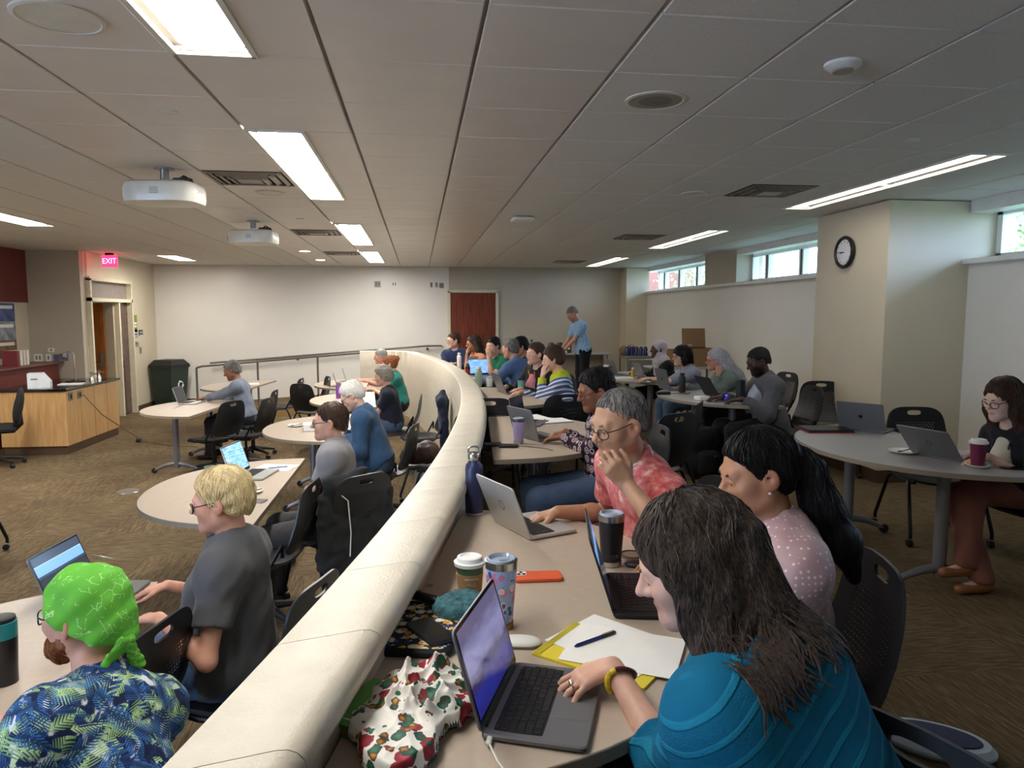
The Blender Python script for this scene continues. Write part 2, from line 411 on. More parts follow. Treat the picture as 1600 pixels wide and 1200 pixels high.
troffer(*LIGHTX[1], .3, 'lit ceiling panel above the wooden lectern desk side of the room', 2)
def downlight(x, y, lb):
    t = thing('downlight', (x, y, ZC), 0, lb, 'light', 'round downlights')
    MB().lathe([(.09, -.006), (.115, -.004), (.115, .004), (.09, .004)], 24, caps=False).build('trim_ring', M_LFRAME, t, True)
    MB().lathe([(.0, -.002), (.09, -.002)], 24, caps=False).build('lens', M_LAMP, t)
downlight(-1.84, 12.3, 'round downlight nearer of two beside the far troffer'); downlight(-1.84, 14.2, 'round downlight farther of two close to the back wall')
# vents, speakers, sprinklers
M_VENT = M('vent_metal', '#8f8a82', .35, .6); M_DARK = M('vent_dark', '#2a2826', .8)
def vent(x, y, lb):
    t = thing('ceiling_vent', (x, y, ZC), 0, lb, 'vent', 'square ceiling air vents')
    MB().box((0, 0, -.001), (.57, .57, .004)).build('backing', M_DARK, t)
    for k, (s, z) in enumerate(((.55, -.004), (.42, -.012), (.29, -.02))):
        b = MB()
        for q in (-1, 1):
            b.box((0, q*(s/2-.02), z), (s, .04, .006), R=RX(q*.35)); b.box((q*(s/2-.02), 0, z), (.04, s, .006), R=RY(-q*.35))
        b.build('louver', M_VENT, t)
    MB().box((0, 0, -.022), (.18, .18, .006)).build('center_plate', M_VENT, t)
vent(-1.27, 5.86, 'nearest square air vent left of the second troffer'); vent(-1.27, 9.5, 'middle square air vent near the second projector'); vent(-1.27, 12.6, 'farthest square air vent by the downlights')
vent(2.98, 5.86, 'square air vent beside the long light strip near the clock'); vent(2.98, 9.5, 'square air vent farther along the window side'); vent(2.98, 14.0, 'small looking square air vent near the back right wall')
M_GRILLE = M('speaker_grille', '#a39c8c', .6, bump=.4, bs=500)
def speaker(x, y, r, lb, col=None):
    t = thing('ceiling_speaker', (x, y, ZC), 0, lb, 'speaker', 'round ceiling speakers')
    MB().lathe([(r, 0), (r, -.006), (r-.015, -.009), (r-.02, -.006)], 36, caps=False).build('rim', M_LFRAME, t, True)
    MB().lathe([(r-.02, -.005), (r*.55, -.005), (.0, -.005)], 36, caps=False).build('grille', M_GRILLE if col is None else col, t, True)
    if col is None: MB().lathe([(r*.55, -.007), (0, -.007)], 28, caps=False).build('cone_cover', M('cone_grey', '#7f7a6d', .7), t, True)
speaker(1.17, 3.5, .15, 'round grey speaker in the matte ceiling right of the satin tiles'); speaker(-1.25, 2.83, .15, 'round speaker at the upper left by the nearest troffer', M_LFRAME)
speaker(-1.25, 6.5, .12, 'round speaker just past the nearest air vent', M_TILE_S); speaker(2.4, 6.06, .12, 'faint round speaker on the window side ceiling', M_TILE_M)
def sprinkler(x, y, lb, big=False):
    t = thing('sprinkler_cover' if not big else 'smoke_detector', (x, y, ZC), 0, lb, 'sprinkler' if not big else 'detector', 'small ceiling discs')
    if big:
        MB().lathe([(.075, 0), (.075, -.012), (.05, -.03), (.02, -.034), (0, -.034)], 24, caps=False).build('base', M_WPLAST, t, True)
        MB().lathe([(.045, -.03), (.04, -.036), (0, -.036)], 20, caps=False).build('sensor_grille', M_GRILLE, t, True)
    else:
        MB().lathe([(.04, 0), (.042, -.006), (.036, -.009), (0, -.009)], 20, caps=False).build('cap', M_LFRAME, t, True)
        MB().lathe([(.05, 0), (.05, -.003), (.041, -.003)], 20, caps=False).build('collar', M_LFRAME, t, True)
sprinkler(1.78, 2.9, 'round smoke detector at the top right of the ceiling', True)
for x, y, lb in ((-1.27, 4.02, 'small sprinkler disc above the nearer projector'), (2.97, 4.08, 'small sprinkler disc at right, between detector and long light strip'), (2.99, 7.95, 'small sprinkler disc past the clock column'), (-1.27, 8.2, 'small sprinkler disc above the farther projector')): sprinkler(x, y, lb)
t = thing('wireless_access_point', (1.13, 7.75, ZC), 0, 'white rounded square wireless unit on the matte ceiling', 'access point')
MB().prism(rrect(.24, .24, .05), -.045, -.012, .01).build('housing', M_WPLAST, t, True); MB().prism(rrect(.14, .14, .03), -.012, 0).build('mount', M_TEE, t)
# projectors
def projector(x, y, rz, lb):
    t = thing('projector', (x, y, ZC), rz, lb, 'projector', 'ceiling projectors')
    b = MB(); vs = []; n = 40; prof = [(.86, -.30), (.97, -.295), (1.0, -.26), (1.0, -.20), (.96, -.165), (.85, -.15)]
    sh = [(.26*math.copysign(abs(math.cos(a))**.55, math.cos(a)), .19*math.copysign(abs(math.sin(a))**.55, math.sin(a))) for a in np.linspace(0, 2*math.pi, n, endpoint=False)]
    for k, z in prof: vs += [(p[0]*k, p[1]*k, z+.045) for p in sh]
    b.add(vs, [(i*n+k, i*n+(k+1) % n, (i+1)*n+(k+1) % n, (i+1)*n+k) for i in range(len(prof)-1) for k in range(n)] + [tuple(range(n))[::-1], tuple(range((len(prof)-1)*n, len(prof)*n))])
    body = b.build('body', M('projector_white', '#dcd9cd', .3), t, True)
    MB().lathe([(.055, 0), (.05, .02), (.035, .024), (0, .02)], 24, (-.25, -.02, -.185), RY(-math.pi/2)).build('lens', M_BLACKM, t, True)
    for k in range(4): MB().box((.01, -.190, -.165-.012*k), (.06, .006, .005)).build('vent_slot', M_VENT, t)
    MB().prism(rrect(.12, .03, .01), -.2, -.192).build('status_panel', M_WPLAST, t)
    me = text_mesh('lettering', 'EPSON', .035, M_VENT); o = link('lettering', me, t, (.255, -.07, -.175), (math.pi/2, 0, math.radians(62)))
    MB().tube([(0, 0, 0), (0, 0, -.09)], .03, 14).build('pole', M_ALU, t, True); MB().lathe([(.07, 0), (.07, -.008)], 20).build('flange', M_ALU, t)
    b = MB(); b.box((0, 0, -.095), (.13, .1, .02)); b.box((-.07, .03, -.103), (.18, .02, .012), rz=.4); b.box((.07, -.03, -.103), (.2, .02, .012), rz=-.3); b.box((.05, .08, -.1), (.16, .02, .012), rz=.9); b.build('bracket', M_STEEL, t)
    b = MB(); b.box((.13, .0, -.085), (.12, .06, .03), rz=-.2); b.tube([(.1, .0, -.08), (.13, .02, -.05), (.19, .0, -.08), (.21, -.02, -.1)], .008, 6); b.build('cable_bundle', M_BLACK, t)
projector(-1.80, 5.55, math.radians(-8), 'white ceiling projector hanging nearer the camera'); projector(-1.83, 8.5, math.radians(-8), 'white ceiling projector hanging farther back, smaller looking')
# exit sign
t = thing('exit_sign', (-5.2, 13.1, ZC), math.radians(-15), 'red lit exit sign hanging from the ceiling by the left door', 'sign')
MB().box((0, 0, -.14), (.3, .02, .2), ch=.004).build('panel', EM('exit_panel', '#ff2a55', 1.1), t); MB().box((0, 0, -.02), (.12, .06, .04)).build('canopy', M_DARK, t)
link('lettering', text_mesh('lettering', 'EXIT', .13, EM('exit_text', '#ff8fa0', 1.4)), t, (0, -.0115, -.14), (math.pi/2, 0, 0))
# ------------------------------------------------------------------ doors
d = thing('door_1', (1.22, 15.99, 0), kind='structure')
b = MB(); [b.box((s*.535, -.01, 1.05), (.06, .1, 2.1)) for s in (-1, 1)]; b.box((0, -.01, 2.1), (1.13, .1, .06)); b.build('door_frame', M_FRAME, d)
MB().box((0, -.02, 1.035), (1.0, .045, 2.06)).build('door_leaf', M_DOOR, d)
for z in (.25, 1.0, 1.8): MB().tube([(.5, -.05, z-.05), (.5, -.05, z+.05)], .008, 8).build('hinge', M_ALU, d)
MB().tube([(-.42, -.05, 1.0), (-.42, -.09, 1.0), (-.3, -.09, 1.0)], .011, 8).build('handle', M_STEEL, d)
d = thing('door_2', (-5.5, 13.75, ZL), kind='structure')     # opens in the left wall, seen edge-on
b = MB()
for y in (-.87, .87): b.box((0, y, 1.25), (.14, .06, 2.5))
for z in (2.15, 2.5): b.box((0, 0, z), (.14, 1.8, .06))
b.box((0, .28, 1.07), (.12, .06, 2.12)); b.build('door_frame', M_FRAME, d)
MB().box((-.03, 0, 2.33), (.01, 1.68, .3)).build('transom_pane', M('grey_glass', '#8a7f78', .15, spec=.6), d)
MB().box((-.03, .58, 1.07), (.012, .54, 2.1)).build('side_pane', M('plum_glass', '#5a4340', .12, spec=.6), d)
MB().box((-.02, .45, 1.25), (.014, .1, .17)).build('notice', M('dark_notice', '#3a3d46', .6), d)
MB().box((-.60, .15, 1.06), (.86, .045, 2.1)).build('door_leaf', M_OAKDOOR, d)
MB().box((-.09, .20, 1.06), (.15, .08, 2.1)).build('jamb_return', M('jamb_beige', '#b3a68c', .6), d)
MB().box((-.42, .10, 1.0), (.5, .05, .035)).build('push_bar', M_STEEL, d); MB().box((-.21, .10, 1.08), (.06, .04, .28)).build('latch_case', M_STEEL, d)
MB().box((-1.1, .75, 1.2), (.05, 3.4, 3.0)).box((-.7, 2.5, 1.2), (1.1, .05, 3.0)).box((-.7, -.93, 1.2), (1.1, .05, 3.0)).box((-.7, .75, 2.6), (1.1, 3.3, .05)).build('corridor_wall', M('corridor_paint', '#a08f74', .7), d)
# ------------------------------------------------------------------ ramp rails
def rail(name, pts, posts, lb, brackets=()):
    t = thing(name, pts[0], 0, lb, 'handrail'); o = Vector(pts[0])
    MB().tube([Vector(p)-o for p in pts], .021, 10).build('rail', M_RAIL, t, True)
    for x, y, z0, z1 in posts: MB().tube([Vector((x, y, z0))-o, Vector((x, y, z1))-o], .019, 10).build('post', M_RAIL, t, True)
    for x, y, z in brackets:
        b = MB(); b.tube([Vector((x, y, z))-o, Vector((x, y, z-.05))-o, Vector((x, y+.1, z-.07))-o], .009, 6); b.lathe([(.03, 0), (.03, .008)], 12, Vector((x, y+.09, z-.07))-o, RX(-math.pi/2)); b.build('bracket', M_RAIL, t, True)
rail('ramp_rail', [(-4.1, 13.9, .60), (-4.0, 13.9, .63), (-1.1, 13.9, .86)], [(-4.1, 13.9, ZL, .60), (-3.0, 13.9, ZL+.05, .71), (-1.9, 13.9, ZL+.1, .8)], 'grey post rail along the open side of the ramp')
rail('wall_handrail', [(-4.4, 15.86, .56), (-4.2, 15.86, .575), (.2, 15.86, .9), (.5, 15.86, .9), (.52, 15.95, .88)], [], 'sloping grey handrail fixed to the white back wall', [(-3.9, 15.86, .59), (-2.6, 15.86, .69), (-1.2, 15.86, .79), (.2, 15.86, .9)])
# ------------------------------------------------------------------ outdoors seen through the high windows
M_GRASS = M('outdoor_grass', '#4d6a33', .9, var=.3, vs=3); b = MB(); b.box((26, 9, 1.35), (40, 70, .1)); struct('ground_outside', b, M_GRASS)
M_BRICK = M('brick_red', '#7d4a3c', .8, var=.2, vs=12)
t = thing('brick_building', (14.6, 43, 1.4), 0, 'brick building corner seen through the farthest window', 'building'); MB().box((0, 0, 3), (3, 5, 6)).build('wall', M_BRICK, t); MB().box((0, 0, 6.1), (3.4, 5.4, .3)).build('roof_edge', M_FRAME, t)
def tree(x, y, h, lb, seed):
    r = np.random.RandomState(seed); t = thing('leafy_tree', (x, y, 1.4), 0, lb, 'tree')
    b = MB(); b.tube([(0, 0, 0), (.1, 0, h*.4), (0, .1, h*.75)], [.16, .12, .05], 8)
    for k in range(9):
        a = r.rand()*6.28; z = h*(.15+.5*r.rand()); b.tube([(.05, 0, z), (math.cos(a)*1.0, math.sin(a)*1.0, z+.5), (math.cos(a)*1.9, math.sin(a)*1.9, z+.7)], [.05, .035, .015], 6)
    b.build('trunk', M('tree_bark', '#8b7f6c', .9), t, True)
    n = 4200; c = r.randn(n, 3)*np.array([1.15, 1.35, h*.24])+np.array([0, 0, h*.5]); b = MB(); vs = []; fs = []
    for i in range(n):
        d = r.randn(3); d /= np.linalg.norm(d); e = np.cross(d, r.randn(3)); e /= np.linalg.norm(e); s = .05+.05*r.rand(); q = c[i]
        k = len(vs); vs += [q-d*s, q+e*s*.5, q+d*s, q-e*s*.5]; fs.append((k, k+1, k+2, k+3))
    b.add(vs, fs); tag(b.build('leaves', M('tree_leaf', '#7f9a55', .6, var=.4, vs=2), t), kind='stuff')
tree(9.2, 7.2, 4.5, 'leafy tree outside the window nearest the camera', 3); tree(13.5, 17.0, 4.2, 'leafy tree outside the window behind the column', 4); tree(15.5, 36, 5, 'leafy tree beside the brick building outside', 5)
# ------------------------------------------------------------------ tables
M_TOP = M('taupe_laminate', '#b3a391', .42, var=.04, vs=40); M_BAND = M('taupe_edge_band', '#8f8170', .5); M_TOPG = M('grey_laminate', '#a6a2a0', .4, var=.04, vs=40)
M_LEG = M('silver_leg_paint', '#85858a', .35, .5)
def dshape(a, b, n=40, p=2.0):
    pts = [(a, 0)]
    for i in range(1, n):
        t = math.pi*i/n; c, s = math.cos(t), math.sin(t)
        pts.append((a*math.copysign(abs(c)**(2/p), c), b*abs(s)**(2/p)))
    pts.append((-a, 0)); return pts
def ring(mb, poly, z0, z1):
    n = len(poly); vs = [(p[0], p[1], z) for z in (z0, z1) for p in poly]
    mb.add(vs, [(k, (k+1) % n, n+(k+1) % n, n+k) for k in range(n)])
_tb = {}
def make_table(top):
    t = thing('training_table', (0, 0, 0)); a, b = .92, .87; poly = dshape(a, b, 40, 2.15)
    MB().prism(poly, .712, .74, .002).build('tabletop', top, t)
    pb = [(x*1.003, -.002 if i in (0, len(poly)-1) else y*1.003) for i, (x, y) in enumerate(poly)]
    e = MB(); ring(e, pb, .711, .737); e.build('edge_band', M_BAND, t)
    MB().box((0, .32, .69), (1.0, .08, .04)).build('crossbar', M_BLACK, t)
    for s in (-1, 1):
        MB().tube([(s*.52, .33, .07), (s*.52, .33, .70)], .036, 14).build('leg', M_LEG, t, True)
        MB().box((s*.52, .33, .695), (.22, .16, .03), ch=.005).build('mount_plate', M_BLACK, t)
        f = MB(); ys_ = np.linspace(-.26, .26, 11); f.tube([(s*.52, .33+y, .115-.075*(y/.26)**2) for y in ys_], [.017+.012*(1-abs(y)/.26) for y in ys_], 10); fo = f.build('foot', M_LEG, t, True)
        for q in (-1, 1):
            c = MB(); c.lathe([(.032, -.014), (.034, 0), (.032, .014)], 14, (s*.52, .33+q*.27, .034), RY(math.pi/2)); c.build('castor', M_BLACK, t, True)
    return t
def table(x, y, z, deg, lb, top=None):
    top = top or M_TOP
    if top.name not in _tb:
        _tb[top.name] = make_table(top); o = _tb[top.name]
    else: o = copy_tree(_tb[top.name])
    o.location = (x, y, z); o.rotation_euler.z = math.radians(deg)
    return tag(o, lb, 'table', 'half round training tables')
T1 = table(-.005, 2.13, 0, -102, 'half round table nearest the camera with the green book and floral tumbler')
table(.50, 5.0, 0, -94.5, 'half round table beside the curved wall with the lavender tumbler')
table(.62, 7.35, 0, -90, 'half round table beside the curved wall with the pale green bottle')
table(.52, 9.8, 0, -86, 'half round table by the curved wall with two blue laptop screens')
table(3.3, 9.4, 0, 90, 'half round table at the back right where the headscarf wearer sits', M_TOPG)
table(3.38, 7.08, 0, 88, 'half round table with black bottles where the blazer wearer sits', M_TOPG)
table(3.36, 4.16, 0, 85, 'half round table at right with a closed black laptop in a red case', M_TOPG)
table(-1.13, 2.25, ZL, 90, 'lower half round table at the left bottom with the teal tumbler')
table(-.915, 4.92, ZL, 90, 'lower half round table with an open silver laptop and paper cup')
table(-.70, 7.5, ZL, 92, 'lower half round table with the thick paperback where blue sweater sits')
table(-.60, 9.95, ZL, 94, 'lower half round table with the purple bottle')
table(-2.5, 9.35, ZL, 84, 'lower half round table where the man in grey shirt sits alone')
table(-2.6, 12.1, ZL, 84, 'lower half round table at the back near the ramp with white papers')
table(-.85, 12.2, ZL, 92, 'lower half round table farthest back beside the curved wall end')
table(-4.35, 5.75, ZL, -75, 'lower half round table cut off by the left edge of the picture')
# ------------------------------------------------------------------ chairs
def chair_shell_mat():
    t = NT('black_perforated_shell'); t.base('#1b1b1e'); m = t.fin(.42)
    co = t.co('UV', (1, 1, 1)); sep = t.n('SeparateXYZ'); t.l(co, sep.inputs[0])
    rowf = t.math('MULTIPLY', sep.outputs[1], 62); row = t.math('FLOOR', rowf); off = t.math('MULTIPLY', t.math('MODULO', row, 2), .5)
    fx = t.math('SUBTRACT', t.math('FRACT', t.math('ADD', t.math('MULTIPLY', sep.outputs[0], 56), off)), .5); fy = t.math('SUBTRACT', t.math('FRACT', rowf), .5)
    d = t.math('SQRT', t.math('ADD', t.math('MULTIPLY', fx, fx), t.math('MULTIPLY', fy, fy)))
    hole = t.math('LESS_THAN', d, .26)
    inx = t.math('LESS_THAN', t.math('ABSOLUTE', sep.outputs[0]), .15); iny = t.math('LESS_THAN', t.math('ABSOLUTE', t.math('SUBTRACT', sep.outputs[1], -.03)), .13)
    k = t.math('MULTIPLY', hole, t.math('MULTIPLY', inx, iny))
    tr = t.n('BsdfTransparent'); mx = t.n('MixShader'); t.l(k, mx.inputs[0]); t.l(t.b.outputs[0], mx.inputs[1]); t.l(tr.outputs[0], mx.inputs[2]); t.l(mx.outputs[0], t.t.nodes['Material Output'].inputs[0]); return m
M_SHELL = chair_shell_mat()
def shell(outer, hole, fn, th, name, mat):
    """perforated shell: rings from a hole (or centre) to an outline, bent by fn(u, v) -> point, thickness th"""
    n = len(outer); m = 7; O = np.array(outer); H = np.array(hole); UV = []
    for i in range(m+1):
        for k in range(n): UV.append(H[k]+(O[k]-H[k])*(i/m))
    P = np.array([fn(u, v) for u, v in UV]); e = 1e-3
    N = []
    for u, v in UV:
        a = np.array(fn(u+e, v))-np.array(fn(u-e, v)); c = np.array(fn(u, v+e))-np.array(fn(u, v-e)); q = np.cross(a, c); N.append(q/np.linalg.norm(q))
    N = np.array(N); vs = np.vstack([P+N*th/2, P-N*th/2]); K = (m+1)*n; fs = []
    for i in range(m):
        for k in range(n):
            a, b_, c, d_ = i*n+k, i*n+(k+1) % n, (i+1)*n+(k+1) % n, (i+1)*n+k
            fs.append((a, d_, c, b_)); fs.append((a+K, b_+K, c+K, d_+K))
    for k in range(n):
        k2 = (k+1) % n
        fs.append((m*n+k, m*n+k+K, m*n+k2+K, m*n+k2)); fs.append((k, k2, k2+K, k+K))
    me = bpy.data.meshes.new(name); me.from_pydata([tuple(p) for p in vs], [], fs); me.materials.append(mat)
    uvl = me.uv_layers.new(name='UVMap'); U2 = UV+UV
    for li, l in enumerate(me.loops): uvl.data[li].uv = U2[l.vertex_index]
    me.polygons.foreach_set('use_smooth', [True]*len(me.polygons))
    try: me.set_sharp_from_angle(angle=math.radians(50))
    except Exception: pass
    return me
def sell(w, h, p, n=44, c=(0, 0), taper=0):
    out = []
    for i in range(n):
        a = 2*math.pi*i/n; x = w/2*math.copysign(abs(math.cos(a))**(2/p), math.cos(a)); y = h/2*math.copysign(abs(math.sin(a))**(2/p), math.sin(a))
        out.append((c[0]+x*(1+taper*y/(h/2)), c[1]+y))
    return out
def back_fn(u, v):   # v: -0.21..0.21 up the back, sitter faces +Y
    z = .69+v*.98; y = -.205-.10*(v+.21)/.42 - .05*max(0, v)**1.5*4 + .55*u*u - .045*math.cos((v+.02)*7)
    return (u*.97, y, z)
def seat_fn(u, v): return (u, v+.01, .452 - .02*math.cos(u*6)*math.cos(v*5) - (.06*max(0, (v-.12))**1.3*4))
ME_BACK = shell(sell(.46, .42, 4.2, taper=-.10), sell(.105, .036, 3.0, c=(0, .165)), back_fn, .010, 'backrest', M_SHELL)
ME_SEAT = shell(sell(.47, .45, 3.6), sell(.002, .002, 2), seat_fn, .016, 'seat', M_SHELL)
_ch = {}
def make_chair(kind):
    t = thing('mesh_chair', (0, 0, 0)); link('backrest', ME_BACK, t); link('seat', ME_SEAT, t)
    for s in (-1, 1):
        MB().tube([(s*.215, -.19, .50), (s*.245, -.20, .58), (s*.245, -.12, .44), (s*.235, .05, .425), (s*.22, .17, .43)], .013, 8).build('side_frame', M_BLACKM, t, True)
    if kind == 'leg':
        for s in (-1, 1):
            for q in (-1, 1):
                x0, y0 = s*.235, (.12 if q > 0 else -.12); x1, y1 = s*.27, (.25 if q > 0 else -.27)
                l = MB().tube([(x0, y0, .43), (x0+s*.012, y0+q*.03, .40), (x1, y1, .10), (x1, y1, .062)], .0125, 8).build('leg', M_BLACKM, t, True)
                MB().lathe([(.024, -.016), (.026, 0), (.024, .016)], 12, (x1, y1-.01, .027), RY(math.pi/2)).build('castor', M_BLACK, t, True)
    else:
        MB().box((0, 0, .405), (.24, .24, .05), ch=.012).build('mechanism', M_BLACK, t); MB().tube([(0, 0, .39), (0, 0, .26), (0, 0, .255), (0, 0, .1)], [.016, .016, .026, .028], 12).build('gas_column', M_BLACKM, t, True)
        for k in range(5):
            a = 2*math.pi*k/5+.3; c, s = math.cos(a), math.sin(a)
            MB().tube([(c*.03, s*.03, .115), (c*.16, s*.16, .098), (c*.29, s*.29, .072)], [.03, .022, .014], 8).build('star_arm', M_BLACK, t, True)
            w = MB(); w.lathe([(.026, -.02), (.028, -.006), (.028, .006), (.026, .02)], 12, (c*.29, s*.29, .03), RZ(a) @ RX(math.pi/2)); w.build('castor', M_BLACK, t, True)
        for s in (-1, 1): MB().tube([(s*.22, -.1, .43), (s*.1, 0, .40)], .013, 8).build('under_frame', M_BLACKM, t, True)
    return t
def chair(x, y, z, face, lb, kind='leg', cat='chair', grp='black mesh chairs'):
    if kind not in _ch: _ch[kind] = make_chair(kind); o = _ch[kind]
    else: o = copy_tree(_ch[kind])
    o.location = (x, y, z); o.rotation_euler.z = math.radians(face-90)
    return tag(o, lb, cat, grp)
# ------------------------------------------------------------------ laptops
M_SILVER = M('silver_aluminium', '#b5b3ae', .38, .3); M_SPACE = M('space_grey_aluminium', '#6f6e70', .4, .25); M_THINK = M('matte_black_laptop', '#19191b', .55)
M_KEY = M('key_black', '#131315', .5); M_KEYW = M('key_well', '#0c0c0d', .6); M_BEZEL = M('screen_bezel', '#0b0b0d', .12)
def screen_mat(name, kind):
    t = NT('screen_'+name); co = t.co('Generated'); sep = t.n('SeparateXYZ'); t.l(co, sep.inputs[0])
    if kind == 'blue': c = t.ramp(t.noise(t.co('Generated', (3, 9, 14)), 1.5, 2), [(.3, '#4f86c6'), (.5, '#79a9dc'), (.7, '#a9c8ea')])
    elif kind == 'darkblue': c = t.ramp(sep.outputs[2], [(.0, '#1c2230'), (.55, '#2b3850'), (.6, '#6f9bd8'), (.8, '#8fb4e6'), (.82, '#3a4150')], True)
    elif kind == 'room':  # reflection of the room painted into the display colours, which also glow
        c = t.ramp(t.math('ADD', sep.outputs[2], t.math('MULTIPLY', t.noise(co, 4, 2), .3)), [(.0, '#1a1c4a'), (.35, '#23257a'), (.5, '#2a2450'), (.62, '#6d6a90'), (.8, '#7f7da3'), (1, '#5a5570')])
    else: c = t.ramp(t.noise(co, 3, 2), [(.3, '#15171d'), (.7, '#2c313c')])
    t.base(c); t.l(c, t.b.inputs['Emission Color']); t.b.inputs['Emission Strength'].default_value = .32 if kind != 'dark' else .1
    return t.fin(.12)
def laptop(x, y, z, rz, lb, shellm, w=.31, d=.215, open_=110, keys=False, screen='blue', logo=None, keym=None):
    """user sits on local -Y; hinge on +Y"""
    t = thing('laptop', (x, y, z), math.radians(rz), lb, 'laptop', 'open laptops')
    base = MB().prism(rrect(w, d, .012, 3), .003, .015, .003).build('base', shellm, t)
    MB().prism(rrect(w*.88, d*.47, .004, 2), .0151, .0156).build('key_well', M_KEYW, t).location = (0, d*.16, 0)
    km = keym or M_KEY
    if keys:
        rows = [14, 14, 14, 13, 12]; kw = w*.86/14; kd = d*.45/5.6
        unit = MB().box((0, 0, .0165), (kw*.84, kd*.82, .0022), ch=.0006).mesh('key', km); half = MB().box((0, 0, .0165), (kw*.84, kd*.4, .0022), ch=.0005).mesh('key', km); sp = MB().box((0, 0, .0165), (kw*5, kd*.82, .0022), ch=.0006).mesh('key', km)
        wide = MB().box((0, 0, .0165), (kw*1.5, kd*.82, .0022), ch=.0006).mesh('key', km)
        y0 = d*.16+d*.45/2
        for k in range(14): link('key', half, base, (-w*.43+kw*(k+.5), y0-kd*.25, 0))
        for r in range(4):
            for k in range(14 if r < 1 else 13 if r < 3 else 12):
                nk = 14 if r < 1 else 13 if r < 3 else 12; step = w*.86/nk
                link('key', unit if nk == 14 else (wide if k in (0, nk-1) else unit), base, (-w*.43+step*(k+.5), y0-kd*(.55+r+.5), 0))
        for xx, m_ in [(-w*.43+kw*(q+.5), unit) for q in range(4)]+[(-w*.43+kw*7, sp)]+[(-w*.43+kw*(q+.5), unit) for q in range(10, 14)]: link('key', m_, base, (xx, y0-kd*5.05, 0))
    else:
        b = MB(); kw = w*.86/12; kd = d*.45/5
        for r in range(5):
            for k in range(12): b.box((-w*.43+kw*(k+.5), d*.16+d*.225-kd*(r+.5), .0163), (kw*.82, kd*.8, .002))
        tag(b.build('keyboard', km, t), kind='stuff')
    MB().prism(rrect(w*.42, d*.34, .004, 2), .0151, .0154).build('trackpad', shellm, t).location = (0, -d*.28, 0)
    a = math.radians(open_-90); R = RX(-a)      # lid leans back
    hy = d/2-.004
    lid = MB().prism(rrect(w, d, .012, 3), 0, .006, .0015); lid.v = [tuple(R @ Vector((p[0], .006-p[2], p[1]+d/2)) + Vector((0, hy, .014))) for p in lid.v]
    lo = lid.build('lid', shellm, t)
    def onlid(wd, hd, yo, zc, nm, mat):
        q = MB().quad(*[R @ Vector((sx*wd/2, yo, zc+sz*hd/2)) + Vector((0, hy, .014)) for sx, sz in ((-1, -1), (1, -1), (1, 1), (-1, 1))])
        return q.build(nm, mat, t)
    onlid(w*.97, d*.96, -.0004, d*.51, 'bezel', M_BEZEL); onlid(w*.93, d*.86, -.0009, d*.53, 'display', MATS.get('screen_'+screen) or screen_mat(screen, screen))
    MB().tube([(-w*.42, hy, .014), (w*.42, hy, .014)], .005, 8).build('hinge', M_BEZEL, t, True)
    if logo:
        if logo == 'oval':
            L = MB(); L.lathe([(.016, 0), (.018, .0006), (.02, 0)], 20, caps=False); pts = L.v
        else:
            L = MB(); L.prism([(.012*math.cos(q)*(1+.12*math.cos(2*q)), .014*math.sin(q)) for q in np.linspace(0, 2*math.pi, 20, endpoint=False)], 0, .0006); pts = L.v
        L.v = [tuple(R @ Vector((-p[0], .0061+p[2], p[1]+d*.5)) + Vector((0, hy, .014))) for p in pts]; L.build('logo', M('logo_dark', '#6b6865', .2, .6) if logo == 'oval' else M('logo_sheen', '#3a393a', .15, .7), t)
    return t
# ------------------------------------------------------------------ small goods
def cup_paper(x, y, z, lb, h=.115, body='#4f6b46', sleeve='#b08a5c', lid='#efeeea', r=.041, lettering=False, hand=False):
    t = thing('paper_cup', (x, y, z), 0, lb, 'cup', 'cups and tumblers')
    MB().lathe([(.0, 0), (r*.72, 0), (r*.72, .004), (r, h)], 28, caps=False).build('cup_body', M('cup_'+body, body, .5), t, True)
    if sleeve: 
        s = MB().lathe([(r*.80, h*.2), (r*.815, h*.2), (r*.985, h*.78), (r*.95, h*.78)], 28, caps=False).build('sleeve', M('sleeve_'+sleeve, sleeve, .8, bump=.1, bs=300), t, True)
    if lid:
        MB().lathe([(r+.004, h-.004), (r+.005, h+.006), (r-.002, h+.008), (r-.005, h+.02), (r-.012, h+.022), (r-.016, h+.017), (0, h+.017)], 28, caps=False).build('lid', M('lid_'+lid, lid, .35), t, True)
    return t
def tumbler(x, y, z, lb, mat, h=.17, r0=.030, r1=.044, base=None, rim=M_STEEL, lid='clear', band=.02):
    t = thing('tumbler', (x, y, z), 0, lb, 'tumbler', 'cups and tumblers')
    b0 = .0
    if base is not None: MB().lathe([(0, 0), (r0-.002, 0), (r0+.001, .002), (r0+.002, .018)], 32, caps=False).build('base_ring', base, t, True); b0 = .018
    MB().lathe([(0, b0), (r0, b0+.001), (r0+(r1-r0)*.12, h*.2), (r1, h-band)], 36, caps=False).build('body', mat, t, True)
    MB().lathe([(r1, h-band), (r1+.001, h), (r1-.002, h+.001), (r1-.003, h-band)], 36, caps=False).build('rim', rim, t, True)
    if lid == 'clear': MB().lathe([(r1-.003, h-.006), (r1-.004, h+.006), (r1-.009, h+.007), (r1-.012, h-.004), (0, h-.004)], 32, caps=False).build('lid', M('clear_lid', '#aab4c4', .06, spec=.9), t, True); MB().box((.008, 0, h), (.03, .014, .007), ch=.003).build('slider', M('clear_lid', '#aab4c4'), t)
    elif lid == 'black': MB().lathe([(r1-.002, h), (r1-.003, h+.012), (r1-.008, h+.014), (0, h+.012)], 32, caps=False).build('lid', M_BLACK, t, True)
    return t
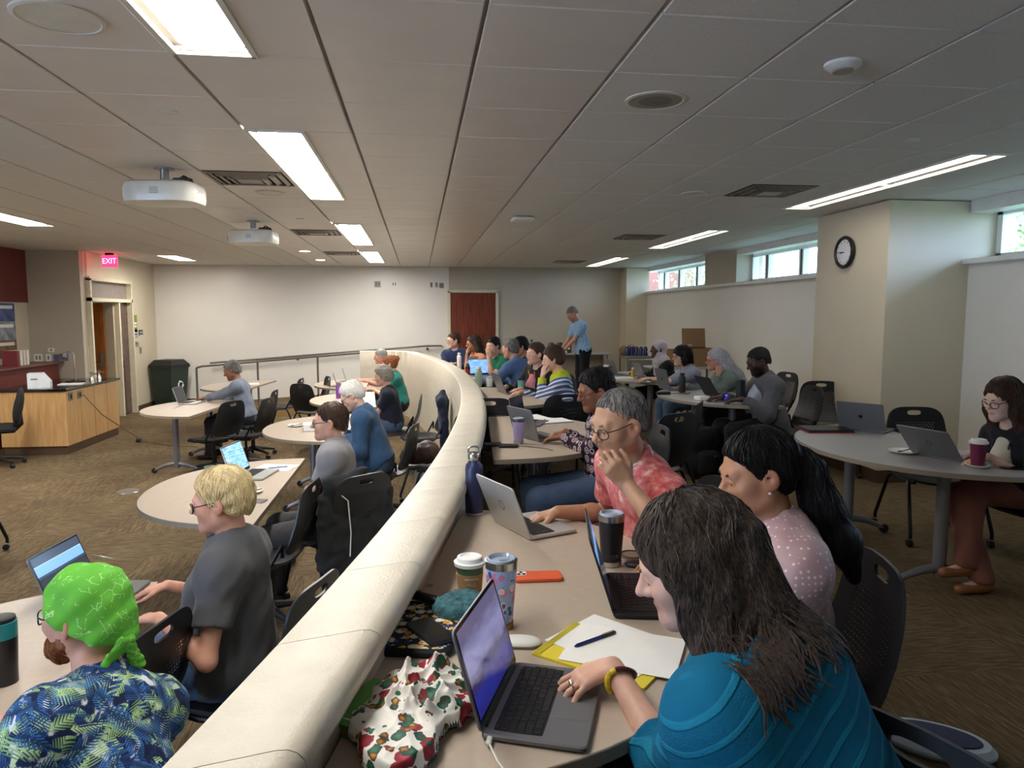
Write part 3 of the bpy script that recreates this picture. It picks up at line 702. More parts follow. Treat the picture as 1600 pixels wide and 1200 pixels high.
def bottle(x, y, z, lb, mat, h=.26, r=.037, capm=None, neck=.45, loop=False, base=None):
    t = thing('water_bottle', (x, y, z), 0, lb, 'bottle', 'water bottles'); capm = capm or M_BLACK
    MB().lathe([(0, 0.001), (r-.002, 0.001), (r, .014)], 32, caps=False).build('base_ring', base or mat, t, True)
    MB().lathe([(r, .014), (r, h*.72), (r*.93, h*.78), (r*.62, h*.83), (r*.6, h*.86)], 32, caps=False).build('body', mat, t, True)
    MB().lathe([(r*.68, h*.855), (r*.7, h*.86), (r*.7, h*.95), (r*.62, h*.97), (0, h*.97)], 28, caps=False).build('cap', capm, t, True)
    if loop: MB().tube([(-r*.6, 0, h*.94), (-r*.62, 0, h*1.03), (-r*.3, 0, h*1.06), (r*.3, 0, h*1.06), (r*.62, 0, h*1.03), (r*.6, 0, h*.94)], .004, 8).build('carry_loop', M_STEEL, t, True)
    return t
def slab(name, x, y, z, w, d, h, rz, lb, cat, mat, r=.01, grp=None):
    o = MB().prism(rrect(w, d, r, 4), 0, h, min(.002, h*.25)).build(name, mat, None, True, (x, y, z), (0, 0, math.radians(rz))); return tag(o, lb, cat, grp)
M_PAPER = M('paper_white', '#eceae4', .7, var=.02)
ZT, ZLT = .7405, ZL+.7405
def P1(u, v, z=ZT): return atz(u, v, z)
# ------------------------------------------------------------------ implicit-surface modelling for people, bags and cloth
def nrm(v): v = np.asarray(v, float); return v/max(1e-9, np.linalg.norm(v))
class Sdf:
    def __init__(s): s.p = []; s.planes = []; s.disp = None
    def cap(s, a, b, r1, r2=None, k=.02, flat=None, op=1, clip=None):
        s.p.append(('c', np.asarray(a, float), np.asarray(b, float), r1, r1 if r2 is None else r2, k, flat, op, clip)); return s
    def ell(s, c, ax, rad, k=.02, op=1): s.p.append(('e', np.asarray(c, float), np.asarray(ax, float), np.asarray(rad, float), None, k, None, op, None)); return s
    def sph(s, c, r, k=.02, op=1): return s.cap(c, c, r, r, k, None, op)
    def bbox(s, pr):
        if pr[0] == 'c': R = max(pr[3], pr[4])*(max(1, pr[6][1]) if pr[6] else 1); return np.minimum(pr[1], pr[2])-R, np.maximum(pr[1], pr[2])+R
        R = max(pr[3]); return pr[1]-R, pr[1]+R
    def dist(s, pr, X, Y, Z):
        if pr[0] == 'c':
            a, b, r1, r2, flat, clip = pr[1], pr[2], pr[3], pr[4], pr[6], pr[8]
            ba = b-a; L = ba@ba
            t = np.clip(((X-a[0])*ba[0]+(Y-a[1])*ba[1]+(Z-a[2])*ba[2])/L, 0, 1) if L > 1e-10 else 0.
            wx, wy, wz = X-a[0]-t*ba[0], Y-a[1]-t*ba[1], Z-a[2]-t*ba[2]
            q = 1
            if flat is not None:
                n, q = flat; m = (wx*n[0]+wy*n[1]+wz*n[2])*(1/q-1); wx = wx+n[0]*m; wy = wy+n[1]*m; wz = wz+n[2]*m
            d = (np.sqrt(wx*wx+wy*wy+wz*wz)-(r1+(r2-r1)*t))*min(1, q)
            if clip is not None: d = np.maximum(d, (X-clip[0][0])*clip[1][0]+(Y-clip[0][1])*clip[1][1]+(Z-clip[0][2])*clip[1][2])
            return d
        c, A, rad = pr[1], pr[2], pr[3]
        x, y, z = X-c[0], Y-c[1], Z-c[2]
        l = [(x*A[i][0]+y*A[i][1]+z*A[i][2])/rad[i] for i in range(3)]
        k0 = np.sqrt(l[0]**2+l[1]**2+l[2]**2); k1 = np.sqrt((l[0]/rad[0])**2+(l[1]/rad[1])**2+(l[2]/rad[2])**2)
        return k0*(k0-1)/np.maximum(k1, 1e-6)
    def comb(s, F, d, k, op):
        if op > 0:
            h = np.maximum(k-np.abs(F-d), 0)/k; return np.minimum(F, d)-h*h*k*.25
        d = -d; h = np.maximum(k-np.abs(F-d), 0)/k; return np.maximum(F, d)+h*h*k*.25
    def points(s, P):
        F = np.full(len(P), 1.); X, Y, Z = P[:, 0], P[:, 1], P[:, 2]
        for pr in s.p: F = s.comb(F, s.dist(pr, X, Y, Z), pr[5], pr[7])
        for c, n in s.planes: F = np.maximum(F, (P-c)@n)
        if s.disp: F = F+s.disp(X, Y, Z)
        return F
    def field(s, lo, hi, h):
        ax = [np.arange(lo[i], hi[i]+h, h) for i in range(3)]
        F = np.full([len(a) for a in ax], .5, np.float32)
        for pr in s.p:
            bl, bh = s.bbox(pr); pad = pr[5]+2.5*h
            sl = [slice(max(0, int((bl[i]-pad-lo[i])/h)), max(0, int((bh[i]+pad-lo[i])/h)+2)) for i in range(3)]
            X, Y, Z = ax[0][sl[0]][:, None, None], ax[1][sl[1]][None, :, None], ax[2][sl[2]][None, None, :]
            if 0 in (X.size, Y.size, Z.size): continue
            F[tuple(sl)] = s.comb(F[tuple(sl)], s.dist(pr, X, Y, Z), pr[5], pr[7])
        X, Y, Z = ax[0][:, None, None], ax[1][None, :, None], ax[2][None, None, :]
        for c, n in s.planes: F = np.maximum(F, (X-c[0])*n[0]+(Y-c[1])*n[1]+(Z-c[2])*n[2])
        if s.disp: F = F+s.disp(X, Y, Z)
        return F, ax
    def extent(s):
        L = [s.bbox(p) for p in s.p if p[7] > 0]; return np.min([l for l, _ in L], 0), np.max([u for _, u in L], 0)
    def mesh(s, h, box=None, skip=()):
        lo, hi = s.extent() if box is None else box
        lo = np.asarray(lo)-(2*h if box is None else 0); hi = np.asarray(hi)+(2*h if box is None else 0)
        F, ax = s.field(lo, hi, h)
        return nets(F, lo, h, skip)
def nets(F, lo, h, skip=()):
    S = F < 0; c = [slice(0, -1), slice(1, None)]
    cnt = sum(S[c[i], c[j], c[k]].astype(np.int8) for i in (0, 1) for j in (0, 1) for k in (0, 1))
    mixed = (cnt > 0) & (cnt < 8)
    for sl, sh in skip:      # cells inside another, finer box are left out
        i0 = np.maximum(0, np.ceil((np.asarray(sl)-lo)/h)).astype(int); i1 = np.maximum(0, np.floor((np.asarray(sh)-lo)/h)).astype(int)
        mixed[i0[0]:i1[0], i0[1]:i1[1], i0[2]:i1[2]] = False
    I, J, K = np.nonzero(mixed); N = len(I)
    if N == 0: return np.zeros((0, 3)), np.zeros((0, 4), int)
    corners = [(i, j, k) for i in (0, 1) for j in (0, 1) for k in (0, 1)]
    V = np.stack([F[I+i, J+j, K+k] for i, j, k in corners], 1).astype(float)
    acc = np.zeros((N, 3)); num = np.zeros(N)
    for a in range(8):
        for b_ in range(a+1, 8):
            ca, cb = np.array(corners[a]), np.array(corners[b_])
            if abs(ca-cb).sum() != 1: continue
            m = (V[:, a] < 0) != (V[:, b_] < 0)
            t = np.where(m, V[:, a]/np.where(m, V[:, a]-V[:, b_], 1), 0)
            acc += np.where(m[:, None], ca+t[:, None]*(cb-ca), 0); num += m
    P = (np.stack([I, J, K], 1)+acc/num[:, None])*h+lo
    idx = -np.ones(mixed.shape, np.int64); idx[I, J, K] = np.arange(N)
    quads = []
    for ax in range(3):
        o = [i for i in range(3) if i != ax]
        sl0 = [slice(None)]*3; sl1 = [slice(None)]*3; sl0[ax] = slice(0, -1); sl1[ax] = slice(1, None)
        E = S[tuple(sl0)] != S[tuple(sl1)]; e = np.array(np.nonzero(E))
        ok = (e[o[0]] >= 1) & (e[o[1]] >= 1) & (e[o[0]] < mixed.shape[o[0]]) & (e[o[1]] < mixed.shape[o[1]]); e = e[:, ok]
        q = []
        for d0, d1 in ((-1, -1), (0, -1), (0, 0), (-1, 0)):
            f = e.copy(); f[o[0]] += d0; f[o[1]] += d1; q.append(idx[f[0], f[1], f[2]])
        Q = np.stack(q, 1); inside = S[e[0], e[1], e[2]]
        flip = inside if ax == 1 else ~inside
        Q[flip] = Q[flip][:, ::-1]
        quads.append(Q[(Q >= 0).all(1)])
    return P, np.vstack(quads)
def sdf_mesh(name, parts, mat, origin=(0, 0, 0), attr=None, col=None, relax=1):
    vs = []; fs = []; k = 0
    for P, Q in parts:
        if relax and len(P):
            for _ in range(relax):
                A = np.zeros_like(P); n = np.zeros(len(P))
                for i in range(4): np.add.at(A, Q[:, i], P[Q[:, (i+1) % 4]]+P[Q[:, (i-1) % 4]]); np.add.at(n, Q[:, i], 2)
                ok = n > 0; P = P.copy(); P[ok] = P[ok]*.5+.5*A[ok]/n[ok, None]
        vs.append(P); fs.append(Q+k); k += len(P)
    P = np.vstack(vs); Q = np.vstack(fs)
    me = bpy.data.meshes.new(name); me.vertices.add(len(P)); me.vertices.foreach_set('co', (P-np.asarray(origin)).astype(np.float32).ravel())
    me.loops.add(Q.size); me.loops.foreach_set('vertex_index', Q.ravel().astype(np.int32))
    me.polygons.add(len(Q)); me.polygons.foreach_set('loop_start', np.arange(0, Q.size, 4, dtype=np.int32)); 
    try: me.polygons.foreach_set('loop_total', np.full(len(Q), 4, np.int32))
    except Exception: pass
    me.update(calc_edges=True); me.validate(); me.materials.append(mat)
    me.polygons.foreach_set('use_smooth', [True]*len(me.polygons))
    if attr is not None: a = me.attributes.new('loc', 'FLOAT_VECTOR', 'POINT'); a.data.foreach_set('vector', attr(P).astype(np.float32).ravel())
    if col is not None: a = me.color_attributes.new('tone', 'FLOAT_COLOR', 'POINT'); a.data.foreach_set('color', col(P).astype(np.float32).ravel())
    return me
def wrinkle(seed, amp, wl=.09, n=6):
    r = np.random.RandomState(seed); ks = []
    for _ in range(n):
        d = nrm(r.randn(3)*np.array([1, 1, .8])); ks.append((d*6.28/(wl*(.6+.9*r.rand())), r.rand()*6.28, .5+.5*r.rand()))
    def f(X, Y, Z):
        w1 = np.sin(X*31+Z*17+1)*.35+np.sin(Y*27-Z*23)*.35
        t = 0
        for k, p, a in ks: t = t+a*np.sin(X*k[0]+Y*k[1]+Z*k[2]+p+w1*2)
        return amp*t/n*1.6
    return f
# ------------------------------------------------------------------ skin, cloth and hair materials
def skin(name, c, lip=None):
    if name in MATS: return MATS[name]
    t = NT(name); co = t.co(); n = t.noise(co, 22, 4); base = lin(c)
    lo = tuple(v*.86 for v in base[:3])+(1,); hi = tuple(min(1, v*1.1) for v in base[:3])+(1,)
    cc = t.ramp(n, [(.3, lo), (.7, hi)])
    tone = t.n('Attribute', _attribute_name='tone')
    m = t.n('MixRGB', i0=1.); m.blend_type = 'MULTIPLY'; t.l(cc, m.inputs[1]); t.l(tone.outputs['Color'], m.inputs[2])
    t.base(m.outputs[0]); t.bump(t.noise(co, 180, 3), .12, .002)
    t.b.inputs['Subsurface Weight'].default_value = .08; t.b.inputs['Subsurface Radius'].default_value = (.012, .005, .003)
    return t.fin(.5, spec=.35)
SK = {'light': '#cfa088', 'pale': '#d8b09a', 'rosy': '#c9927a', 'tan': '#ad7a5a', 'brown': '#8a5a40', 'dark': '#4a3024', 'olive': '#b78a6b'}
def fabric(name, c, c2=None, rough=.85, scale=500, var=.12):
    if name in MATS: return MATS[name]
    t = NT(name); co = t.co('loc'); n = t.noise(co, 9, 4); w = t.noise(co, scale, 2)
    b = lin(c); lo = tuple(v*(1-var) for v in b[:3])+(1,); hi = tuple(min(1, v*(1+var)) for v in b[:3])+(1,)
    f = t.math('ADD', t.math('MULTIPLY', n, .6), t.math('MULTIPLY', w, .4))
    t.base(t.ramp(f, [(.35, lo), (.65, hi)])); t.bump(w, .25, .002)
    t.b.inputs['Sheen Weight'].default_value = .1
    return t.fin(rough, spec=.25)
def hairmat(name, c, c2):
    if name in MATS: return MATS[name]
    t = NT(name); co = t.co('Object', (1, 1, .16)); n = t.noise(co, 170, 3, .6); n2 = t.noise(t.co(), 7, 2)
    f = t.math('ADD', t.math('MULTIPLY', n, .7), t.math('MULTIPLY', n2, .3))
    t.base(t.ramp(f, [(.33, c), (.68, c2)])); t.bump(n, .6, .004); return t.fin(.5, spec=.25)
M_EYEW = M('eye_white', '#e6e0d8', .2); M_IRIS = M('eye_iris', '#1e140d', .1)
I3 = np.eye(3)
def ik(S, W, l1, l2, pole):
    S, W = np.asarray(S, float), np.asarray(W, float); d = W-S; L = np.linalg.norm(d)
    if L > (l1+l2)*.995: W = S+d/L*(l1+l2)*.995; d = W-S; L = np.linalg.norm(d)
    a = (l1*l1-l2*l2+L*L)/(2*L); h = math.sqrt(max(0, l1*l1-a*a)); u = d/L; p = np.asarray(pole, float); p = nrm(p-u*(p@u))
    return S+u*a+p*h, W
def person(label, head, hip, face, hyaw=None, hpitch=10, hroll=0, zf=0, sk='light', sex='m', size=1., build=1., shirt=None, sleeve='short', pants=None, shoe='#1d1b1a',
           hair=None, hairm=None, rh=None, lh=None, res=.010, hres=None, glasses=None, collar=0., legs=True, kneeout=.10, feet=None, stand=False, wr=1., beard=None, shirt_len=.06, thin_neck=1., seed=1, strands=0, skirt=False, shirtgrow=0., jacket=None, kneefwd=0., extra=None, necklen=.165, loose=0.):
    """rh / lh: dict(w=wrist, d=hand direction, n=palm direction, curl=bend, pole=elbow direction)"""
    head = np.asarray(head, float); hip = np.asarray(hip, float); s = size; fa = math.radians(face); f = np.array([math.cos(fa), math.sin(fa), 0.]); up = np.array([0, 0, 1.]); r = np.cross(f, up)
    hy = math.radians(face if hyaw is None else hyaw); hp = math.radians(hpitch); hr = math.radians(hroll)
    h_f = np.array([math.cos(hy)*math.cos(hp), math.sin(hy)*math.cos(hp), -math.sin(hp)]); h_r = np.array([math.sin(hy), -math.cos(hy), 0.]); h_u = np.cross(h_r, h_f)
    h_r, h_u = h_r*math.cos(hr)-h_u*math.sin(hr), h_u*math.cos(hr)+h_r*math.sin(hr)
    A = np.array([h_r, h_f, h_u]); hs = s*(1.0 if sex == 'm' else .96)
    def H(x, y, z): return head+(h_r*x+h_f*y+h_u*z)*hs
    up0 = nrm(head-hip)
    N = head-(h_u*.45+up0*.55)*necklen*s-f*.03*s
    T = N-hip; TL = np.linalg.norm(T); u = T/TL
    r2 = nrm(np.cross(f, u)); tf = nrm(np.cross(u, r2))       # torso frame (r2, tf, u)
    sw = (.176 if sex == 'm' else .157)*s*(.5+.5*build)
    SL, SR = N-u*.078*s-r2*sw, N-u*.078*s+r2*sw
    if hres is None: hres = res*.5
    b = build; q = TL/.53
    body = Sdf(); torso = []
    def tor(g, S_):      # torso primitives with growth g
        S_.cap(hip-r2*.075*s, hip+r2*.075*s, .112*b*s+g, k=.05, flat=(tf, .95))
        S_.cap(hip+u*.03, hip+u*.20*q, .135*b*s+g, .128*b*s+g, k=.06, flat=(tf, .78))
        S_.cap(hip+u*.20*q, hip+u*.40*q, .132*b*s+g, .142*s*(.6+.4*b)+g, k=.06, flat=(tf, .72))
        S_.cap(SL+r2*.03*s+u*.0, SR-r2*.03*s, .056*s+g, k=.06)
        S_.cap(N-u*.03*s, SL+r2*.03*s+u*.015*s, .052*s+g, .044*s+g, k=.06); S_.cap(N-u*.03*s, SR-r2*.03*s+u*.015*s, .052*s+g, .044*s+g, k=.06)
        S_.sph(SL, .048*s+g, k=.06); S_.sph(SR, .048*s+g, k=.06)
        if b > 1.05: S_.sph(hip+u*.14*q+tf*.06*b, .12*b*s+g, k=.08)
        if sex == 'f':
            for e in (-1, 1): S_.sph(hip+u*.33*q+tf*.085*s+r2*e*.068*s, .058*s+g, k=.05)
    tor(-.012, body)
    # neck and head
    body.cap(N-u*.03, H(0, -.02, -.06), .058*s*thin_neck, .052*s*thin_neck, k=.03)
    body.ell(H(0, -.014, .03), A, np.array([.076, .098, .087])*hs, k=.02)
    body.ell(H(0, .028, -.03), A, np.array([.064, .066, .08])*hs, k=.03)
    jw = .05 if sex == 'm' else .044
    for e in (-1, 1):
        body.cap(H(e*jw, .0, -.055), H(e*.014, .07, -.092), .028*hs, .02*hs, k=.03)
        body.sph(H(e*.042, .056, -.02), .026*hs, k=.03)
    body.sph(H(0, .076, -.093), .02*hs, k=.025)
    body.cap(H(-.036, .078, .024), H(.036, .078, .024), .013*hs, k=.02)
    for e in (-1, 1):
        body.sph(H(e*.032, .104, .0), .016*hs, k=.014, op=-1)
        body.sph(H(e*.032, .076, .0), .0135*hs, k=.004)
        body.cap(H(e*.021, .089, .0065), H(e*.043, .084, .0055), .0055*hs, k=.004)
    body.cap(H(0, .086, .014), H(0, .114, -.022), .008*hs, .0115*hs, k=.012)
    for e in (-1, 1): body.sph(H(e*.011, .1, -.027), .0085*hs, k=.008)
    body.ell(H(0, .086, -.053), A, np.array([.023, .014, .0065])*hs, k=.006); body.ell(H(0, .084, -.064), A, np.array([.019, .0145, .007])*hs, k=.006)
    for e in (-1, 1):
        body.ell(H(e*.079, -.008, -.008), np.array([nrm(h_r*1+h_f*-.35*e*e), nrm(h_f+h_r*.3*e), h_u]), np.array([.010, .020, .033])*hs, k=.006)
        body.sph(H(e*.088, -.002, -.004), .010*hs, k=.006, op=-1)
    # arms
    l1, l2 = .285*s, .255*s
    arms = []
    for sd, S0, hd in ((-1, SL, lh), (1, SR, rh)):
        if hd is None: hd = {}
        w = hd.get('w'); 
        if w is None: w = hip+f*.22+r*sd*.10+up*.10
        E_, W = ik(S0, w, l1, l2, hd.get('pole', -up*.8+r*sd*.5-f*.2))
        d = nrm(hd.get('d', nrm(W-E_))); n = np.asarray(hd.get('n', -up), float); n = nrm(n-d*(n@d)); th = np.cross(d, n)*sd
        arms.append((sd, S0, E_, W, d, n, th, hd))
        am = 1. if sex == 'm' else .88
        body.cap(S0, E_, .047*s*am, .038*s*am, k=.02); body.cap(E_, E_+(W-E_)*.35, .038*s*am, .039*s*am, k=.02); body.cap(E_+(W-E_)*.35, W, .039*s*am, .026*s*am, k=.02)
        hz = s*(1. if sex == 'm' else .92); curl = hd.get('curl', .5); spread = hd.get('spread', .12)
        for i in range(4):
            o = (i-1.5)*.019*hz; kn = W+d*(.088-.006*abs(i-1.2))*hz-th*o*1.0
            body.cap(W+d*.012*hz-th*o*.6, kn, .0135*hz, .0115*hz, k=.012)
            dirn = nrm(d-th*(i-1.5)*spread); nn = n; a0 = curl*(.55+.12*i*hd.get('fan', 0)); pt = kn; ln = (.043, .026, .021); sc = (.95, 1.06, 1., .78)[i]*hz
            ang = 0
            for j in range(3):
                ang += a0*(1.0, 1.25, .8)[j]; dd = dirn*math.cos(ang)+nn*math.sin(ang); p2 = pt+dd*ln[j]*sc
                body.cap(pt, p2, (.0095, .0085, .0078)[j]*hz*am**.5, (.0087, .0078, .0066)[j]*hz*am**.5, k=.004 if j else .007); pt = p2
        b0 = W+d*.022*hz+th*.022*hz; dd = nrm(th*.75+d*.75+n*.25); p2 = b0+dd*.042*hz; body.cap(b0, p2, .0145*hz, .0115*hz, k=.012)
        d2 = nrm(th*.25+d*.95+n*.35); p3 = p2+d2*.031*hz; body.cap(p2, p3, .0105*hz, .0095*hz, k=.005); d3 = nrm(d+n*.3); body.cap(p3, p3+d3*.024*hz, .0095*hz, .0075*hz, k=.004)
    # legs
    HL, HR = hip-r*.085*s, hip+r*.085*s; legp = []
    for sd, h0 in ((-1, HL), (1, HR)):
        if stand: an = np.array([h0[0]+r[0]*sd*.03, h0[1]+r[1]*sd*.03, zf+.085]); kn = (h0+an)/2+f*.02; 
        else:
            kn = h0+f*(.43*s+kneefwd)+r*sd*kneeout*.6-up*.03; kn[2] = max(zf+.43*s, kn[2]-.02)
            an = np.array([kn[0], kn[1], zf+.085])+f*(.02 if feet is None else feet[0])
        if extra and ('ankle', sd) in extra: kn = np.asarray(extra[('knee', sd)], float); an = np.asarray(extra[('ankle', sd)], float)
        legp.append((sd, h0, kn, an))
        body.cap(h0, kn, .078*s*b, .054*s, k=.03); body.cap(kn, an, .052*s, .034*s, k=.03); body.cap(an-up*.03, an-up*.045+f*.13, .03, .024, k=.02)
    pname = 'person'
    base = np.array([hip[0], hip[1], zf])
    def tone(P):
        q_ = (P-head)@A.T/hs; c = np.ones((len(P), 4))
        def blend(m, col): c[:, :3] = c[:, :3]*(1-m[:, None])+c[:, :3]*np.array(col)*m[:, None]
        lipm = np.clip(1.4-np.sqrt((q_[:, 0]/.024)**2+((q_[:, 2]+.0585)/.011)**2), 0, 1)*(q_[:, 1] > .07); blend(np.minimum(1, lipm), (.82, .52, .5))
        chk = np.clip(1-np.sqrt(((np.abs(q_[:, 0])-.045)/.03)**2+((q_[:, 2]+.03)/.03)**2), 0, 1)*(q_[:, 1] > .03); blend(chk*.5, (1.02, .82, .78))
        ear = (np.abs(q_[:, 0]) > .074)*(np.abs(q_[:, 2]) < .05)*(np.abs(q_[:, 1]) < .035); blend(ear*.5, (1, .78, .74))
        if beard is not None:
            bm = np.clip((-q_[:, 2]-.028-.35*np.maximum(0, .03-q_[:, 1]))/.012, 0, 1)*np.clip((q_[:, 1]+.01)/.02, 0, 1)*(q_[:, 2] > -.135)*(lipm < .3); blend(bm*beard[0], beard[1])
        return np.clip(c, 0, 1)
    hb = (head-.19*hs, head+.19*hs); parts = [body.mesh(hres, hb)]; skip = [(hb[0]+res*1.2, hb[1]-res*1.2)]
    fine = res*.6
    for sd, S0, E_, W, d, n, th, hd in arms:
        c = W+d*.085*s; bx = (c-.125*s, c+.125*s); parts.append(body.mesh(max(fine, .004), bx)); skip.append((bx[0]+res*1.2, bx[1]-res*1.2))
    parts.append(body.mesh(res, None, skip))
    me = sdf_mesh('body', parts, skin('skin_'+sk, SK[sk]), base, None, tone)
    P_ = link(pname, me, None, base); tag(P_, label, 'person', 'people in the room')
    def loc(P): return np.stack([(P-hip)@r2, (P-hip)@tf, (P-hip)@u], 1)
    def cloth(name, S_, mat, rr=None): return link(name, sdf_mesh(name, [S_.mesh(rr or res)], mat, base, loc), P_)
    # shirt
    g = .010+.35*res+shirtgrow
    sh = Sdf(); tor(g, sh)
    for sd, S0, E_, W, d, n, th, hd in arms:
        am = 1. if sex == 'm' else .9; ux = nrm(E_-S0); fx = nrm(W-E_)
        if sleeve == 'short':
            c = S0+(E_-S0)*.62; sh.cap(S0, c+ux*.05, .050*s*am+g, .054*s*am+g, k=.035, clip=(c, ux))
        elif sleeve == 'half':
            sh.cap(S0, E_, .056*s*am+g, .054*s*am+g, k=.035, clip=(E_-ux*.01, ux))
        elif sleeve == 'long':
            sh.cap(S0, E_, .054*s*am+g, .047*s*am+g, k=.035); sh.cap(E_, W-fx*.012, .047*s*am+g, .032*s*am+g, k=.03, clip=(W-fx*.02, fx))
        elif sleeve == 'roll':
            c = E_+fx*.08; sh.cap(S0, E_, .056*s*am+g, .05*s*am+g, k=.035); sh.cap(E_, c+fx*.04, .05*s*am+g, .048*s*am+g, k=.03, clip=(c, fx))
    if loose:
        for e, S0 in ((-1, SL), (1, SR)):
            sh.cap(S0-u*.01+r2*e*.01, hip+u*.05+r2*e*.10, .06*s+loose, .10*s+loose, k=.08); sh.cap(N-u*.05-tf*.03, S0-tf*.01, .07*s+loose*.5, .06*s+loose*.5, k=.07)
        sh.cap(hip+u*.1-tf*.03, N-u*.1-tf*.04, .13+loose, .11+loose, k=.08)
    nd = nrm(H(0, -.02, -.06)-(N-u*.03))
    if collar:
        sh.cap(N-nd*.02, N+nd*(.02+collar), .064*s*thin_neck+.01, .06*s*thin_neck+.01, k=.012, clip=(N+nd*(.012+collar)-tf*.0, nrm(nd+tf*.45)))
    sh.cap(N+tf*.015, N+nd*.25+tf*.05, .060*s*thin_neck+.002, .062*s, k=.006, op=-1)
    if shirt_len < .5: sh.planes.append((hip-u*shirt_len, -nrm(u*.7+f*.35 if not stand else u)))
    sh.disp = wrinkle(seed, .0045*wr, .085)
    cloth('shirt' if not jacket else 'jacket', sh, shirt)
    if jacket:     # open front panel showing the top below
        j = Sdf(); jo = .02 if sex == 'f' else 0.; j.cap(hip+u*.10*q+tf*(.085+jo), hip+u*.33*q+tf*(.10+jo), .065*s+g, .062*s+g, k=.03); j.cap(hip+u*.33*q+tf*(.10+jo), N-u*.03+tf*.03, .062*s+g, .045*s+g, k=.03); j.cap(N-nd*.01+tf*.0, N+nd*.028, .066*s, .062*s, k=.012)
        j.cap(N+tf*.015, N+nd*.25+tf*.05, .060*s, .062*s, k=.006, op=-1); j.disp = wrinkle(seed+9, .003, .06); cloth('inner_shirt', j, jacket)
    # trousers and shoes
    if legs:
        tr = Sdf(); g2 = .012+.3*res
        tr.cap(hip-r*.08*s, hip+r*.08*s, .112*b*s+g2*.6, k=.05)
        for sd, h0, kn, an in legp:
            if skirt: tr.cap(h0, kn, .09*s*b+g2, .08*s+g2, k=.04); tr.cap(kn, an+up*.16, .078*s+g2, .085*s+g2, k=.04, clip=(an+up*.12, -up))
            else: tr.cap(h0, kn, .082*s*b+g2, .062*s+g2, k=.035); tr.cap(kn, an, .06*s+g2, .05*s+g2, k=.03, clip=(an-up*.02, -up))
        if not stand: pass
        tr.disp = wrinkle(seed+3, .004*wr, .08); cloth('trousers', tr, pants or fabric('dark_trousers', '#191a20'))
        for sd, h0, kn, an in legp:
            so = Sdf(); so.cap(an-up*.045-f*.035, an-up*.05+f*.14, .036+.2*res, .031+.2*res, k=.02, flat=(up, .9)); so.cap(an-up*.03, an-up*.03, .04, k=.03); so.planes.append((np.array([0, 0, zf+.002]), np.array([0, 0, -1.])))
            cloth('shoe', so, M('shoe_'+shoe, shoe, .45), max(res, .009))
    # face details
    for e in (-1, 1):
        ev = MB(); ev.lathe([(.0118*hs*math.sin(a), -.0118*hs*math.cos(a)) for a in np.linspace(.02, 3.12, 9)], 12)
        o = ev.build('eye', M_EYEW, P_, True); o.matrix_local = Matrix.Translation(Vector(H(e*.032, .0785, -.002)-base)); o.scale = (1, 1, .8)
        iv = MB().lathe([(.006*hs*math.sin(a), -.006*hs*math.cos(a)) for a in np.linspace(.02, 3.12, 7)], 10).build('iris', M_IRIS, o, True); iv.location = Vector((h_f-h_u*.25)*.0072*hs)
        bc = (hairm.name if hairm else 'x')
        bm = MB(); bm.tube([Vector(H(e*.014, .092, .021)-base), Vector(H(e*.03, .0925, .027)-base), Vector(H(e*.048, .080, .022)-base)], [.0035*hs, .0042*hs, .0025*hs], 6); bm.build('eyebrow', hairm if hairm else M('brow_dark', '#2a1d16', .7), P_, True)
    if glasses:
        gm = M('glasses_'+glasses, glasses, .25); G = MB()
        for e in (-1, 1):
            pts = [Vector(H(e*(.034+.0235*math.copysign(abs(math.cos(a))**.75, math.cos(a))), .103-.012*abs(math.cos(a)) * (1 if math.cos(a) > 0 else 0), -.004+.0185*math.copysign(abs(math.sin(a))**.75, math.sin(a)))-base) for a in np.linspace(0, 2*math.pi, 17)]
            G.tube(pts, .0021, 6, False); G.tube([Vector(H(e*.058, .09, .004)-base), Vector(H(e*.077, .06, .008)-base), Vector(H(e*.082, .0, .012)-base), Vector(H(e*.081, -.022, -.006)-base)], .0021, 6)
        G.tube([Vector(H(-.0105, .104, .0)-base), Vector(H(0, .1085, .003)-base), Vector(H(.0105, .104, .0)-base)], .002, 6)
        G.build('glasses', gm, P_, True)
    ctx = dict(P=P_, H=H, A=A, base=base, head=head, h_r=h_r, h_f=h_f, h_u=h_u, hs=hs, N=N, u=u, r2=r2, tf=tf, hip=hip, arms=arms, loc=loc, cloth=cloth, res=res, f=f, r=r, SL=SL, SR=SR, body=body, nd=nd, s=s, shirt=sh)
    if hair: hair(ctx, hairm, hres, strands, seed)
    return ctx
